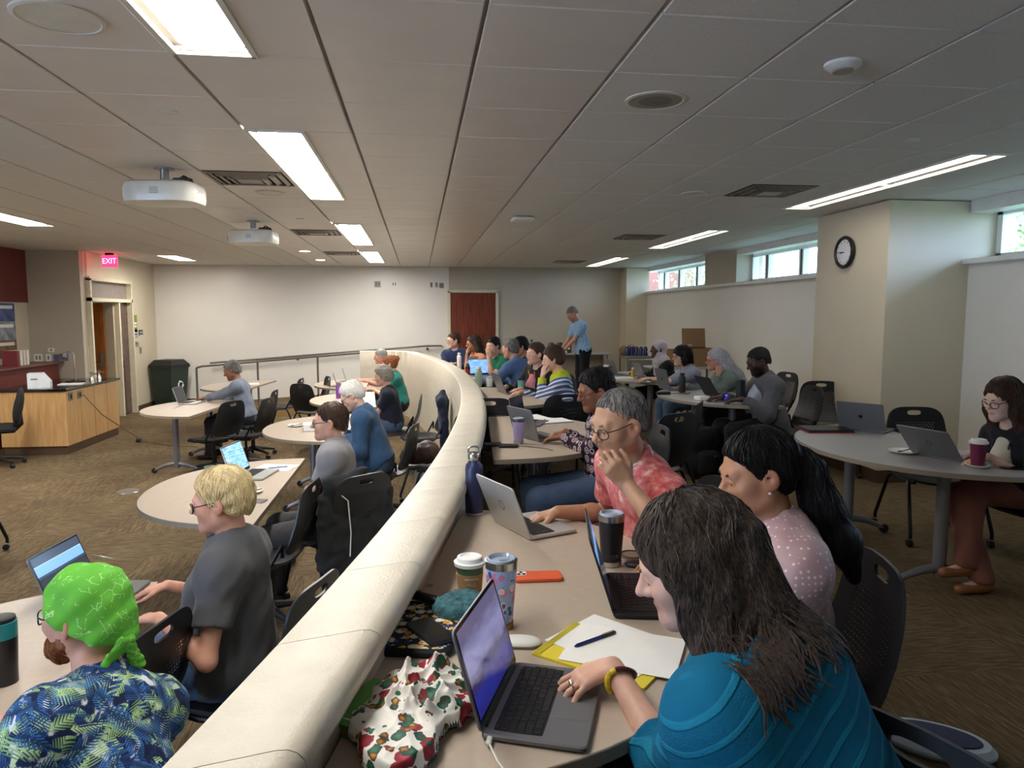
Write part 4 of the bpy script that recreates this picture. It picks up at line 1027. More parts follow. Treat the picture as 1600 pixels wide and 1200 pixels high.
# ------------------------------------------------------------------ hair styles
def hair_base(c, t=.010, front=1., low=.0, faceback=0.):
    H, A, hs = c['H'], c['A'], c['hs']; S = Sdf()
    S.ell(H(0, -.024, .037), A, np.array([.075+t*.75, .100+t, .086+t*1.1])*hs, k=.02)
    S.ell(H(0, -.055, -.02), A, np.array([.066+t*.6, .058+t, .07])*hs, k=.03)
    return S
def cut_face(S, c, fy=.13, fz=-.05, rz=.14, low=None, rx=.15):
    H, A, hs, h_u, h_f = c['H'], c['A'], c['hs'], c['h_u'], c['h_f']
    S.ell(H(0, fy, fz), A, np.array([rx, .12, rz])*hs, k=.01, op=-1)
    if low is not None: S.planes.append((H(0, 0, low), nrm(-h_u*1+h_f*.7)))
def strands(c, S, mat, n, length, seed, r=.0016, start=None, out=.002, grav=1., wave=.004, step=.012):
    if n <= 0: return
    rng = np.random.RandomState(seed); H, hs, base = c['H'], c['hs'], c['base']
    P = start if start is not None else np.array([H(*(nrm(rng.randn(3)*np.array([1, 1, .8])+np.array([0, -.25, .7]))*np.array([.085, .105, .095])+np.array([0, -.015, .03]))) for _ in range(n*3)])
    def grad(P):
        e = 2e-3; return np.stack([S.points(P+e*np.eye(3)[i])-S.points(P-e*np.eye(3)[i]) for i in range(3)], 1)/(2*e)
    def proj(P, off):
        for _ in range(3):
            d = S.points(P)-off; g = grad(P); P = P-g*(d/np.maximum(1e-3, (g*g).sum(1)))[:, None]
        return P
    P = proj(P, out); ok = np.abs(S.points(P)-out) < .004; P = P[ok][:n]; n = len(P)
    if n == 0: return
    down = np.array([0, 0, -1.])*grav+(-c['h_f'])*.25; cr = H(0, -.03, .13); path = [P.copy()]; ph = rng.rand(n)*6.28; L = length*(.6+.6*rng.rand(n)); m = int(length*1.2/step)
    jit = rng.randn(n, 3)*.25; live = np.ones(n, bool)
    for i in range(m):
        g = grad(P); g /= np.maximum(1e-6, np.linalg.norm(g, axis=1))[:, None]
        rad = P-cr; rad /= np.linalg.norm(rad, axis=1)[:, None]; near = np.clip(1-np.linalg.norm(P-cr, axis=1)/(.12*hs), 0, 1)[:, None]
        d = down+rad*near*1.5+jit*.5; d = d-g*(d*g).sum(1)[:, None]; d /= np.maximum(1e-6, np.linalg.norm(d, axis=1))[:, None]
        side = np.cross(g, d); Q = P+d*step+side*(np.sin(ph+i*.55)*wave)[:, None]; Q = proj(Q, out)
        live &= (i*step < L) & (np.linalg.norm(Q-P, axis=1) < step*3); P = np.where(live[:, None], Q, P); path.append(P.copy())
    path = np.array(path); b = MB()
    for k in range(n):
        pts = [path[0, k]]
        for i in range(1, len(path)):
            if np.linalg.norm(path[i, k]-pts[-1]) > step*.4: pts.append(path[i, k])
        if len(pts) < 3: continue
        q = len(pts); rr = [r*(.5+.8*math.sin(math.pi*min(.95, (i+.6)/q))) for i in range(q)]
        b.tube([Vector(p-base) for p in pts], rr, 4, False)
    tag(b.build('hair_locks', mat, c['P'], True), kind='stuff')
def hair_short(t=.012, low=-.012, fy=.13, fz=-.05, rz=.145, n=0, ln=.05, amp=.003):
    def f(c, mat, res, ns, seed):
        S = hair_base(c, t); cut_face(S, c, fy, fz, rz, low, .21); S.disp = wrinkle(seed+20, amp, .035)
        c['cloth']('hair', S, mat, max(res, .004)); strands(c, S, mat, ns, ln, seed)
    return f
def hair_long(chains, t=.014, fy=.14, fz=-.06, rz=.152, rx=.092, ln=.3, amp=.005, r=.0017, low=None, wave=.004, k=.035, wisps=0):
    def f(c, mat, res, ns, seed):
        S = hair_base(c, t); H = c['H']
        for ch in chains(c):
            for a, b in zip(ch, ch[1:]): S.cap(a[0], b[0], a[1], b[1], k=k)
        cut_face(S, c, fy, fz, rz, low, rx); S.disp = wrinkle(seed+20, amp, .04)
        c['cloth']('hair', S, mat, max(res, .005)); strands(c, S, mat, ns, ln, seed, r, wave=wave)
        if wisps:
            S2 = Sdf(); S2.p = [q for q in S.p if q[7] > 0] + [q for q in c['shirt'].p if q[7] > 0]; rg = np.random.RandomState(seed+5)
            N, u, r2, tf = c['N'], c['u'], c['r2'], c['tf']; st = np.array([N+r2*x+u*(.0+.05*rg.rand())-tf*(.08+.06*rg.rand()) for x in rg.uniform(-.2, .2, wisps*2)] + [c['H'](-.1, .01+.03*rg.randn(), -.14) for _ in range(wisps//3)])
            strands(c, S2, mat, wisps*2, .085, seed+7, r*1.1, start=st, out=.004, wave=.006)
    return f
# ------------------------------------------------------------------ patterned cloths
def m_sweater():
    t = NT('teal_ribbed_knit'); co = t.co('loc'); sp = t.n('SeparateXYZ'); t.l(co, sp.inputs[0])
    v = t.math('ADD', t.math('MULTIPLY', sp.outputs[0], -13.), t.math('MULTIPLY', sp.outputs[2], 25.))
    w = t.math('ABSOLUTE', t.math('SUBTRACT', t.math('FRACT', v), .5)); rib = t.ramp(w, [(.0, '#ffffff'), (.09, '#ffffff'), (.15, '#000000')])
    fine = t.noise(co, 420, 2); base = t.mix(t.noise(co, 10, 2), '#0d5674', '#126a8b'); c = t.mix(rib, base, '#1c7692')
    t.base(c); h = t.math('ADD', t.math('MULTIPLY', rib, .6), t.math('MULTIPLY', fine, .5)); t.bump(h, .7, .006); return t.fin(.9, spec=.15)
def m_fronds():
    t = NT('blue_green_frond_print'); co = t.co('loc', (1, 1, 1)); bg_ = t.ramp(t.noise(co, 26, 3), [(.46, '#141f3e'), (.56, '#1e2f58'), (.62, '#c9cdd0')]); cur = bg_
    for k, (sc, off, c0, c1, rot) in enumerate(((11.5, 7.7, '#b5cf9d', '#54774f', 1.2), (12.2, 12.3, '#a3c48e', '#476b49', 2.9), (13., .0, '#16294f', '#2f5c9c', .6), (12.0, 3.1, '#1d3152', '#3d77b8', 2.1))):
        mp = t.n('Mapping'); mp.inputs['Location'].default_value = (off, off*.7, off*1.3); t.l(co, mp.inputs[0]); v = t.vor(mp.outputs[0], sc)
        pos = v.outputs['Position']; sub = t.n('VectorMath', _operation='SUBTRACT'); mm = t.n('VectorMath', _operation='SCALE'); t.l(mp.outputs[0], mm.inputs[0]); mm.inputs['Scale'].default_value = 1.
        t.l(mm.outputs[0], sub.inputs[0]); dv = t.n('VectorMath', _operation='SCALE'); t.l(pos, dv.inputs[0]); dv.inputs['Scale'].default_value = 1.; t.l(dv.outputs[0], sub.inputs[1])
        vr = t.n('VectorRotate', _rotation_type='EULER_XYZ'); t.l(sub.outputs[0], vr.inputs['Vector']); sc_ = t.n('VectorMath', _operation='SCALE'); t.l(v.outputs['Color'], sc_.inputs[0]); sc_.inputs['Scale'].default_value = 6.28*rot; t.l(sc_.outputs[0], vr.inputs['Rotation'])
        sx = t.n('SeparateXYZ'); t.l(vr.outputs[0], sx.inputs[0]); x, y = sx.outputs[0], t.math('ABSOLUTE', sx.outputs[1])
        wdt = t.math('SUBTRACT', .022, t.math('MULTIPLY', t.math('MULTIPLY', x, x), 11.)); inside = t.math('LESS_THAN', y, wdt)
        st = t.math('SINE', t.math('MULTIPLY', t.math('SUBTRACT', x, t.math('MULTIPLY', y, .8)), 900.)); on = t.math('GREATER_THAN', st, t.math('SUBTRACT', t.math('MULTIPLY', y, 50.), .8))
        msk = t.math('MULTIPLY', inside, on); col = t.mix(t.math('MULTIPLY', y, 45), c0, c1); cur = t.mix(msk, cur, col)
    t.base(cur); t.bump(t.noise(co, 300, 2), .15, .002); return t.fin(.8, spec=.2)
def m_redhaw():
    t = NT('coral_palm_print'); co = t.co('loc', (1, 1, .45)); n = t.noise(co, 34, 5, .65); n2 = t.noise(t.co('loc'), 9, 3)
    c = t.ramp(t.math('ADD', t.math('MULTIPLY', n, .75), t.math('MULTIPLY', n2, .25)), [(.36, '#b04a4c'), (.48, '#cc6a66'), (.56, '#d98a80'), (.62, '#e6c2b4')]); t.base(c); t.bump(t.noise(co, 300, 2), .15, .002); return t.fin(.75, spec=.25)
def m_dots():
    t = NT('dusty_pink_dotted_satin'); co = t.co('loc'); v = t.vor(co, 62, rnd=.35); f = t.math('LESS_THAN', v.outputs['Distance'], .24); c = t.mix(f, t.mix(t.noise(co, 12, 3), '#a98382', '#bf9a96'), '#e0cdc8'); t.base(c); t.b.inputs['Sheen Weight'].default_value = .3; return t.fin(.5)
def m_medal():
    t = NT('plum_medallion_print'); co = t.co('loc'); v = t.vor(co, 19, rnd=.3); c = t.ramp(v.outputs['Distance'], [(.0, '#d8cfd4'), (.07, '#4d2b3c'), (.16, '#b9a6ae'), (.24, '#3b2733'), (.34, '#c9bcc0'), (.42, '#5d3a4a'), (.52, '#1f1a22')], True); t.base(c); return t.fin(.85, spec=.2)
def m_stripe(name, yoke, a, b, f, yz):
    t = NT(name); co = t.co('loc'); sp = t.n('SeparateXYZ'); t.l(co, sp.inputs[0]); z = t.math('ADD', sp.outputs[2], t.math('MULTIPLY', t.math('ABSOLUTE', sp.outputs[0]), -.25))
    s = t.math('GREATER_THAN', t.math('FRACT', t.math('MULTIPLY', z, f)), .6); c = t.mix(s, a, b); c2 = t.mix(t.math('GREATER_THAN', z, yz), c, yoke); t.base(c2); t.bump(t.noise(co, 400, 2), .3, .003); return t.fin(.9, spec=.15)
def m_plaid():
    t = NT('blue_check_cotton'); co = t.co('loc'); sp = t.n('SeparateXYZ'); t.l(co, sp.inputs[0]); a = t.math('GREATER_THAN', t.math('FRACT', t.math('MULTIPLY', sp.outputs[0], 38)), .7); b_ = t.math('GREATER_THAN', t.math('FRACT', t.math('MULTIPLY', sp.outputs[2], 38)), .7)
    t.base(t.mix(t.math('MULTIPLY', t.math('ADD', a, b_), .5), '#9cc4e6', '#5d86b0')); return t.fin(.85)
def m_bandana():
    t = NT('lime_bandana_print'); co = t.co('Object'); d = t.n('TexNoise', Scale=14., Detail=2); t.l(co, d.inputs['Vector']); ad = t.n('VectorMath', _operation='ADD'); sc = t.n('VectorMath', _operation='SCALE'); t.l(d.outputs['Color'], sc.inputs[0]); sc.inputs['Scale'].default_value = .05; t.l(co, ad.inputs[0]); t.l(sc.outputs[0], ad.inputs[1])
    v = t.n('TexVoronoi', Scale=48.); v.feature = 'DISTANCE_TO_EDGE'; t.l(ad.outputs[0], v.inputs['Vector']); e = t.math('LESS_THAN', v.outputs['Distance'], .03); m = t.math('GREATER_THAN', t.noise(co, 30, 2), .52)
    t.base(t.mix(t.math('MULTIPLY', t.math('MULTIPLY', e, m), .75), t.mix(t.noise(co, 16, 3), '#4f9c2b', '#6ab53f'), '#b4dc90')); t.bump(t.noise(t.co('Object', (1, 1, 1)), 40, 3), .3, .006); return t.fin(.75, spec=.25)
def m_floral(name, ground, cols, sc=30, th=.32, second=None):
    t = NT(name); co = t.co('Object'); d = t.n('TexNoise', Scale=sc*2.5, Detail=2); t.l(co, d.inputs['Vector']); ad = t.n('VectorMath', _operation='ADD'); s_ = t.n('VectorMath', _operation='SCALE'); t.l(d.outputs['Color'], s_.inputs[0]); s_.inputs['Scale'].default_value = .35/sc; t.l(co, ad.inputs[0]); t.l(s_.outputs[0], ad.inputs[1])
    cur = None; g = ground
    for k, (c0, c1, fr) in enumerate(cols):
        mp = t.n('Mapping'); mp.inputs['Location'].default_value = (k*.37, k*.61, k*.23); t.l(ad.outputs[0], mp.inputs[0]); v = t.vor(mp.outputs[0], sc*(1+.35*k)); sx = t.n('SeparateColor'); t.l(v.outputs['Color'], sx.inputs[0])
        m = t.math('MULTIPLY', t.math('LESS_THAN', v.outputs['Distance'], th*(1-.12*k)), t.math('LESS_THAN', sx.outputs[0], fr)); col = t.mix(t.math('MULTIPLY', v.outputs['Distance'], 3.2), c0, c1); cur = t.mix(m, cur if cur is not None else ground, col)
    t.base(cur); return t
# ------------------------------------------------------------------ people
UZ, LZ = .54, ZL+.54
def lift(p, dx, dy, z): return (p[0]+dx, p[1]+dy, z)
hm_dark = hairmat('hair_black', '#070606', '#1d1917'); hm_brown = hairmat('hair_brown', '#2a1b13', '#54392a'); hm_grey = hairmat('hair_grey', '#6d6a66', '#a9a6a0'); hm_white = hairmat('hair_white', '#b9b4aa', '#e4e0d8')
hm_blond = hairmat('hair_blond', '#a68a5e', '#e2cf9f'); hm_brgrey = hairmat('hair_brown_streaked', '#1c1512', '#56463a'); hm_salt = hairmat('hair_salt_pepper', '#34312f', '#8f8a84'); hm_auburn = hairmat('hair_auburn', '#4a2413', '#9a5a2f'); hm_silver = hairmat('hair_silver', '#8b8a8c', '#c9cbd2')
denim = fabric('blue_denim', '#4a5b75', var=.2); darkp = fabric('black_trousers', '#15151a')
# near table --------------------------------------------------------------
h = atd(1078, 878, 1.36); C1 = np.array(h)
def teal_chains(c):
    H, N, u, r2, tf = c['H'], c['N'], c['u'], c['r2'], c['tf']; L = []
    for e in (-1, 1):
        L.append([(H(e*.078, -.03, .02), .036), (H(e*.088, -.03, -.07), .042), (N+r2*e*.09+u*.02-tf*.02, .046), (N+r2*e*.12-u*.05-tf*.06, .036), (N+r2*e*.12-u*.10-tf*.075, .015)])
    L.append([(H(0, -.09, .0), .06), (N-tf*.05+u*.02, .072), (N-tf*.085-u*.05, .06), (N-tf*.105-u*.12, .025)])
    L.append([(H(-.082, .02, .03), .022), (H(-.092, .02, -.07), .026), (H(-.092, .01, -.15), .024), (H(-.08, .0, -.2), .012)])
    L.append([(H(.082, .02, .03), .022), (H(.092, .02, -.07), .026), (H(.092, .01, -.15), .024)])
    return L
w1 = atz(958, 1042, .80)
p = person('woman in teal ribbed sweater with long dark streaked hair at the nearest laptop', h, (.72, .98, UZ), 130, hyaw=163, hpitch=24, sk='light', sex='f', size=1.0, shirt=m_sweater(), sleeve='roll', pants=darkp, hair=hair_long(teal_chains, fy=.135, fz=-.055, rz=.14, rx=.075, ln=.36, wave=.006, r=.0020, t=.018, wisps=130), hairm=hm_brgrey, strands=900, res=.007, hres=.0038,
    lh=dict(w=w1, d=(-.93, -.12, -.22), n=(-.1, .0, -1), curl=.55, pole=(.2, -.6, -.6), spread=.2), rh=dict(w=(.62, 1.34, .62), d=(-.6, .4, -.2), curl=.4), shirtgrow=.004, loose=.010, wr=.9, seed=3)
W = p['arms'][0][3]; E0 = p['arms'][0][2]; fx = nrm(W-E0); bc = W-fx*.035-p['base']; u1 = nrm(np.cross(fx, [0, 0, 1])); u2 = np.cross(fx, u1)
for k, (cn, cc) in enumerate((('brown_bead', '#4a1f17'), ('yellow_bead', '#d9b61f'), ('brown_bead', '#4a1f17'))):
    a0 = k*2.1; MB().tube([Vector(bc+fx*(.006*math.sin(a*2))+(u1*math.cos(a)+u2*math.sin(a))*.033) for a in np.linspace(a0, a0+2.1, 9)], .0062, 8).build('bracelet', M(cn, cc, .35, var=.4, vs=120), p['P'], True)
kn = p['arms'][0]; MB().tube([Vector(W+kn[4]*.105-kn[6]*.01-p['base']+(kn[6]*math.cos(a)+kn[5]*math.sin(a))*.0115) for a in np.linspace(0, 6.28, 13)], .0016, 6).build('ring', M_STEEL, p['P'], True)
h = atd(1180, 738, 2.02)
def pony(c):
    H, N, u, r2, tf = c['H'], c['N'], c['u'], c['r2'], c['tf']
    return [[(H(0, -.095, .03), .05), (H(0, -.125, .0), .034), (H(-.01, -.15, -.04), .045), (H(-.01, -.15, -.04)+np.array([.035, -.02, -.10]), .05), (H(-.01, -.15, -.04)+np.array([.09, -.05, -.2]), .045), (H(-.01, -.15, -.04)+np.array([.12, -.06, -.3]), .018)]]
p = person('woman in dusty pink dotted blouse with a long black ponytail', h, (1.04, 1.85, UZ), 170, hyaw=178, hpitch=17, sk='tan', sex='f', shirt=m_dots(), sleeve='half', pants=darkp, hair=hair_short(t=.011, low=-.05, fy=.125, fz=-.062, rz=.155, ln=.12, amp=.0015), hairm=hm_dark, strands=350, res=.007, hres=.004,
    rh=dict(w=(.83, 2.20, .785), d=(-.9, .25, -.2), curl=.5), lh=dict(w=(.82, 1.95, .785), d=(-.95, .1, -.2), curl=.5), shirtgrow=.010, seed=5)
S = Sdf()
for ch_ in pony(p):
    for a, b_ in zip(ch_, ch_[1:]): S.cap(a[0], b_[0], a[1], b_[1], k=.03)
S.disp = wrinkle(29, .003, .04); p['cloth']('ponytail', S, hm_dark, .005); strands(p, S, hm_dark, 160, .3, 9, start=np.array([p['H'](.04*math.cos(i), -.14, .0+.04*math.sin(i)) for i in range(400)]))
S = Sdf(); [S.sph(p['H'](.028*math.cos(a)-.0, -.132, .004+.028*math.sin(a)), .014, k=.01) for a in np.linspace(0, 6.28, 9)]; S.disp = wrinkle(4, .005, .02); p['cloth']('scrunchie', S, M('cream_scrunchie', '#cfc4b0', .9, bump=.5), .005)
MB().lathe([(.001, -.004), (.005, 0), (.001, .004)], 10, Vector(p['H'](-.083, .006, -.044)-p['base'])).build('earring', M_WPLAST, p['P'], True)
h = atd(966, 662, 2.6)
p = person('man in coral palm print shirt resting his chin on his hand', h, (.97, 2.68, UZ), 196, hyaw=202, hpitch=14, sk='olive', shirt=m_redhaw(), sleeve='short', pants=denim, hair=hair_short(t=.004, low=.006, fy=.125, fz=-.05, rz=.155, ln=.035, amp=.002), hairm=hm_salt, strands=330, res=.007, hres=.0036, glasses='#2b2624', collar=.022, beard=(.35, (.55, .5, .48)),
    rh=dict(w=atz(872, 800, .785), d=(-.95, .05, -.22), n=(0, 0, -1), curl=.5, pole=(.2, .5, -.8), spread=.16), lh=dict(w=atd(980, 758, 2.44), d=(-.6, -.0, .8), n=(-.1, .9, .1), curl=1.3, pole=(.9, -.35, -.7)), shirtgrow=.006, seed=8)
Hh, N_ = p['H'], p['N']; pts = [N_+p['r2']*e*.062+p['tf']*y+p['nd']*.035 for e, y in ((-1, .09), (-1.15, .0), (-.8, -.055), (0, -.075), (.8, -.055), (1.15, 0), (1, .09))]
MB().tube([Vector(q-p['base']) for q in pts], [.009, .007, .006, .006, .006, .007, .009], 8).build('neckband_headphones', M_WPLAST, p['P'], True)
chair(.98, 2.70, 0, 196, 'black chair of the man in the coral shirt'); chair(.985, 1.88, 0, 166, 'black chair with the ponytail woman seated'); chair(.53, .89, 0, 205, 'black chair of the teal sweater woman at the bottom right')
# second and third tables -----------------------------------------------------
h = atd(929, 610, 4.35)
p = person('person in plum medallion print shirt typing with glasses on', h, (h[0]+.07, h[1]-.02, UZ), 178, hyaw=186, hpitch=18, sk='brown', shirt=m_medal(), sleeve='long', pants=denim, hair=hair_short(t=.016, low=-.012), hairm=hm_dark, strands=160, res=.010, hres=.0055, glasses='#7a4a3a', rh=dict(w=(.99, 4.72, .785), d=(-.95, .1, -.2), curl=.45), lh=dict(w=(.93, 4.50, .79), d=(-.8, .5, -.1), curl=.6), seed=11)
WW = p['arms'][0][3]; MB().tube([Vector(WW-nrm(WW-p['arms'][0][2])*.03-p['base'])+Vector((0, 0, .0)), Vector(WW-nrm(WW-p['arms'][0][2])*.06-p['base'])], .036, 14).build('wristwatch', M_BLACK, p['P'], True)
chair(h[0]+.12, h[1]+.0, 0, 178, 'black chair of the person in the plum print shirt')
h = atd(863, 561, 7.3)
person('person in lime and blue striped sweater with cheek on hand', h, (h[0]+.15, h[1]-.08, UZ), 168, hyaw=172, hpitch=14, sk='light', sex='f', shirt=m_stripe('lime_blue_striped_knit', '#b7c02b', '#55648f', '#d8dbe0', 24., .36), sleeve='long', pants=denim, hair=hair_short(t=.022, low=-.045, n=0), hairm=hm_brown, strands=120, res=.012, hres=.007, lh=dict(w=h+np.array([-.11, -.05, -.17]), d=(.2, .1, .95), n=(.8, .4, 0), curl=.5, pole=(0, -.3, -1)), rh=dict(w=(h[0]-.30, h[1]+.1, .79), d=(-1, 0, -.2)), seed=13)
chair(h[0]+.2, h[1]-.08, 0, 168, 'black chair of the striped sweater sitter')
h = atd(836, 553, 7.95)
p = person('smiling woman in black cardigan with an orange lanyard', h, (h[0]+.12, h[1]+.16, UZ), 215, hyaw=205, hpitch=4, sk='light', sex='f', shirt=fabric('black_cardigan', '#1b1a1d'), jacket=m_floral('orange_pink_print', '#b9707c', (('#d98a4a', '#c8643c', .5), ('#5b7fa8', '#d7b2c0', .5)), 40).fin(.8), sleeve='long', pants=darkp, hair=hair_short(t=.014, low=-.05, n=0, fz=-.055), hairm=hm_brown, strands=100, res=.012, hres=.007, rh=dict(w=(h[0]-.33, h[1]-.05, .79), d=(-.8, -.5, -.1), curl=.8), lh=dict(w=(h[0]-.2, h[1]-.30, .79), d=(-.8, -.4, -.1)), seed=14)
MB().tube([Vector(p['N']-p['base']+p['tf']*.11+p['r2']*e*.05-p['u']*z) for e, z in ((-1, .0), (-.6, .12), (0, .22), (.6, .12), (1, .0))], .008, 6).build('lanyard', M('orange_lanyard', '#d4763a', .7), p['P'])
chair(h[0]+.15, h[1]+.2, 0, 215, 'black chair behind the lanyard woman')
# far table on the wall side --------------------------------------------------------
h = atd(797, 545, 8.9)
person('man in blue denim shirt seen from behind leaning on the table', h, (h[0]+.2, h[1]-.16, UZ), 135, hyaw=140, hpitch=10, sk='rosy', build=1.12, shirt=fabric('denim_blue_shirt', '#4a6288', var=.2), sleeve='long', pants=darkp, hair=hair_short(t=.008), hairm=hm_salt, strands=80, res=.012, hres=.007, collar=.02, lh=dict(w=(h[0]-.34, h[1]-.12, .80), d=(-.9, .3, -.1), pole=(-.2, -.8, -.3)), rh=dict(w=(h[0]-.2, h[1]+.25, .79), d=(-.7, .6, -.1)), seed=15)
chair(h[0]+.24, h[1]-.19, 0, 135, 'black chair of the man in the denim shirt')
h = atd(812, 542, 9.7)
person('black haired person mostly hidden behind the denim shirt man', h, (h[0]+.16, h[1]+.05, UZ), 190, hpitch=18, sk='tan', shirt=fabric('navy_tee', '#1e2334'), pants=darkp, hair=hair_short(t=.018, low=-.02), hairm=hm_dark, strands=80, res=.013, hres=.007, seed=16)
h = atd(770, 541, 10.1)
person('man in green shirt resting his face on his hand', h, (h[0]+.16, h[1]+.1, UZ), 215, hyaw=222, hpitch=12, sk='light', shirt=fabric('green_shirt', '#1f6b4c'), pants=darkp, hair=hair_short(t=.016, low=-.01), hairm=hm_dark, strands=80, res=.013, hres=.007, lh=dict(w=h+np.array([-.07, -.11, -.16]), d=(0, .1, .95), n=(0, .9, .1), curl=.6, pole=(-.2, -.3, -1)), seed=17)
h = atd(739, 537, 10.8)
def longb(c):
    H, N, u, r2, tf = c['H'], c['N'], c['u'], c['r2'], c['tf']; return [[(H(0, -.09, .0), .06), (N-tf*.07, .075), (N-tf*.12-u*.16, .07), (N-tf*.12-u*.3, .04)]] + [[(H(e*.08, -.02, 0), .03), (H(e*.085, -.03, -.1), .035), (N+r2*e*.08-tf*.05-u*.06, .04)] for e in (-1, 1)]
p = person('woman in peach top with long dark hair and sunglasses on her head', h, (h[0]+.14, h[1]+.05, UZ), 195, hpitch=10, sk='tan', sex='f', shirt=fabric('peach_top', '#d08b66'), pants=darkp, hair=hair_long(longb), hairm=hm_brgrey, strands=120, res=.013, hres=.007, glasses='#5a3a2a', lh=dict(w=h+np.array([-.1, -.08, -.17]), d=(.1, .2, .95), n=(.9, .2, 0), curl=.7, pole=(-.2, -.3, -1)), seed=18)
b = MB(); [b.lathe([(.02, 0), (.022, .004), (0, .006)], 12, Vector(p['H'](e*.03, .03, .135)-p['base'])) for e in (-1, 1)]; b.build('sunglasses', M_BEZEL, p['P'], True)
h = atd(708, 532, 11.7)
person('man in navy shirt and glasses at the farthest table near the door', h, (h[0]+.08, h[1]+.12, UZ), 250, hyaw=205, hpitch=10, sk='pale', shirt=fabric('navy_shirt', '#2a3656'), sleeve='long', pants=denim, hair=hair_short(t=.014), hairm=hm_brown, strands=80, res=.013, hres=.007, glasses='#3a302c', collar=.02, rh=dict(w=(h[0]-.05, h[1]-.3, .80), d=(-.6, -.7, 0), curl=.8), lh=dict(w=(h[0]+.02, h[1]-.32, .80), d=(-.8, -.5, 0), curl=.8), seed=19)
h = atd(894, 491, 13.1); hp_ = atd(911, 543, 13.2)
person('man in light blue checked shirt standing bent over the food counter', h, (hp_[0], hp_[1], .93), 192, hyaw=195, hpitch=45, sk='rosy', size=1.06, shirt=m_plaid(), sleeve='short', pants=fabric('dark_navy_trousers', '#14161f'), hair=hair_short(t=.004, low=.01), hairm=hm_salt, strands=0, res=.013, hres=.008, stand=True, collar=.015, rh=dict(w=(hp_[0]-.38, hp_[1]+.35, .88), d=(-.3, .3, -.9)), lh=dict(w=(hp_[0]-.35, hp_[1]+.05, .92), d=(-.5, .3, -.8)), seed=20)
# window side ----------------------------------------------------------------------
h = atd(1028, 546, 9.9); cream = fabric('cream_headscarf', '#b8a694')
p = person('woman in pale headscarf and black top at the back right table', h, (h[0]+.2, h[1], UZ), 182, hpitch=4, sk='dark', sex='f', shirt=fabric('black_top', '#121216'), sleeve='long', pants=darkp, hair=None, hairm=hm_dark, res=.013, hres=.007, rh=dict(w=(h[0]-.25, h[1]+.1, .79), d=(-1, 0, -.1)), lh=dict(w=(h[0]-.2, h[1]-.1, .79), d=(-1, .1, -.1)), seed=21)
S = hair_base(p, .018); N_, u_, tf_, r_ = p['N'], p['u'], p['tf'], p['r2']; S.cap(p['H'](0, -.01, -.08), N_+tf_*.03, .085, .1, k=.04); S.cap(N_+tf_*.04, N_-u_*.16+tf_*.10, .09, .07, k=.04); S.cap(N_-r_*.08, N_+r_*.08, .08, k=.05); cut_face(S, p, .135, -.02, .098, None, .075); S.disp = wrinkle(2, .006, .06); p['cloth']('headscarf', S, fabric('pale_headscarf', '#b4aab0', var=.2), .01)
h = atd(1064, 556, 8.75)
def bob(c):
    H = c['H']; return [[(H(e*.08, -.02, .02), .03), (H(e*.085, -.01, -.06), .034), (H(e*.08, .0, -.1), .025)] for e in (-1, 1)] + [[(H(0, -.09, .0), .06), (H(0, -.09, -.09), .06)]]
person('woman with black bob and pale vest top over tee reaching to her laptop', h, (h[0]+.24, h[1]-.02, UZ), 180, hpitch=10, sk='pale', sex='f', shirt=fabric('pale_blue_top', '#8d93a8'), sleeve='half', pants=denim, hair=hair_long(bob, fz=-.07, rz=.13, t=.02), hairm=hm_dark, strands=80, res=.012, hres=.007, lh=dict(w=(h[0]-.33, h[1]+.12, .79), d=(-1, .2, -.1)), rh=dict(w=(h[0]-.35, h[1]+.2, .79), d=(-1, .2, -.1)), seed=22, glasses='#3a2a2a')
chair(h[0]+.28, h[1], 0, 180, 'black chair of the woman with the black bob')
h = atd(1118, 562, 7.95)
def silverh(c):
    H, N, u, r2, tf = c['H'], c['N'], c['u'], c['r2'], c['tf']; return [[(H(0, -.09, .02), .06), (H(0, -.13, -.06), .06), (N-tf*.13-u*.10, .075), (N-tf*.17-u*.27, .05)]] + [[(H(e*.08, -.03, .02), .03), (H(e*.085, -.06, -.08), .035), (N+r2*e*.08-tf*.09-u*.08, .045)] for e in (-1, 1)]
person('woman with long silver hair in grey green hoodie, cheek on hand', h, (h[0]+.30, h[1]-.03, UZ), 178, hpitch=6, sk='rosy', sex='f', build=1.15, shirt=fabric('grey_green_hoodie', '#6c7a78'), sleeve='long', pants=darkp, hair=hair_long(silverh, t=.016), hairm=hm_silver, strands=160, res=.012, hres=.007, glasses='#6a2a34', lh=dict(w=h+np.array([-.02, -.12, -.16]), d=(.15, .1, .95), n=(.1, .9, 0), curl=.4, pole=(-.5, -.3, -1)), rh=dict(w=(h[0]-.32, h[1]+.05, .79), d=(-1, 0, -.1)), seed=23)
chair(h[0]+.36, h[1], 0, 178, 'black chair of the silver haired woman')
h = atd(1184, 565, 6.85)
person('man in grey blazer with dark beard looking down', h, (h[0]+.15, h[1]-.02, UZ), 178, hpitch=24, sk='dark', size=1.03, shirt=fabric('grey_blazer', '#55555a', var=.15), jacket=fabric('pale_dress_shirt', '#a7abb6'), sleeve='long', pants=darkp, hair=hair_short(t=.007, low=.0), hairm=hm_dark, strands=60, res=.010, hres=.006, beard=(.85, (.25, .22, .2)), collar=.02, rh=dict(w=(h[0]-.3, h[1]+.1, .79), d=(-1, 0, -.1)), lh=dict(w=(h[0]-.22, h[1]-.16, .79), d=(-1, .3, -.1)), shirt_len=.16, seed=24, shirtgrow=.012)
chair(h[0]+.27, h[1], 0, 178, 'black chair of the man in the grey blazer')
h = atd(1566, 624, 4.15)
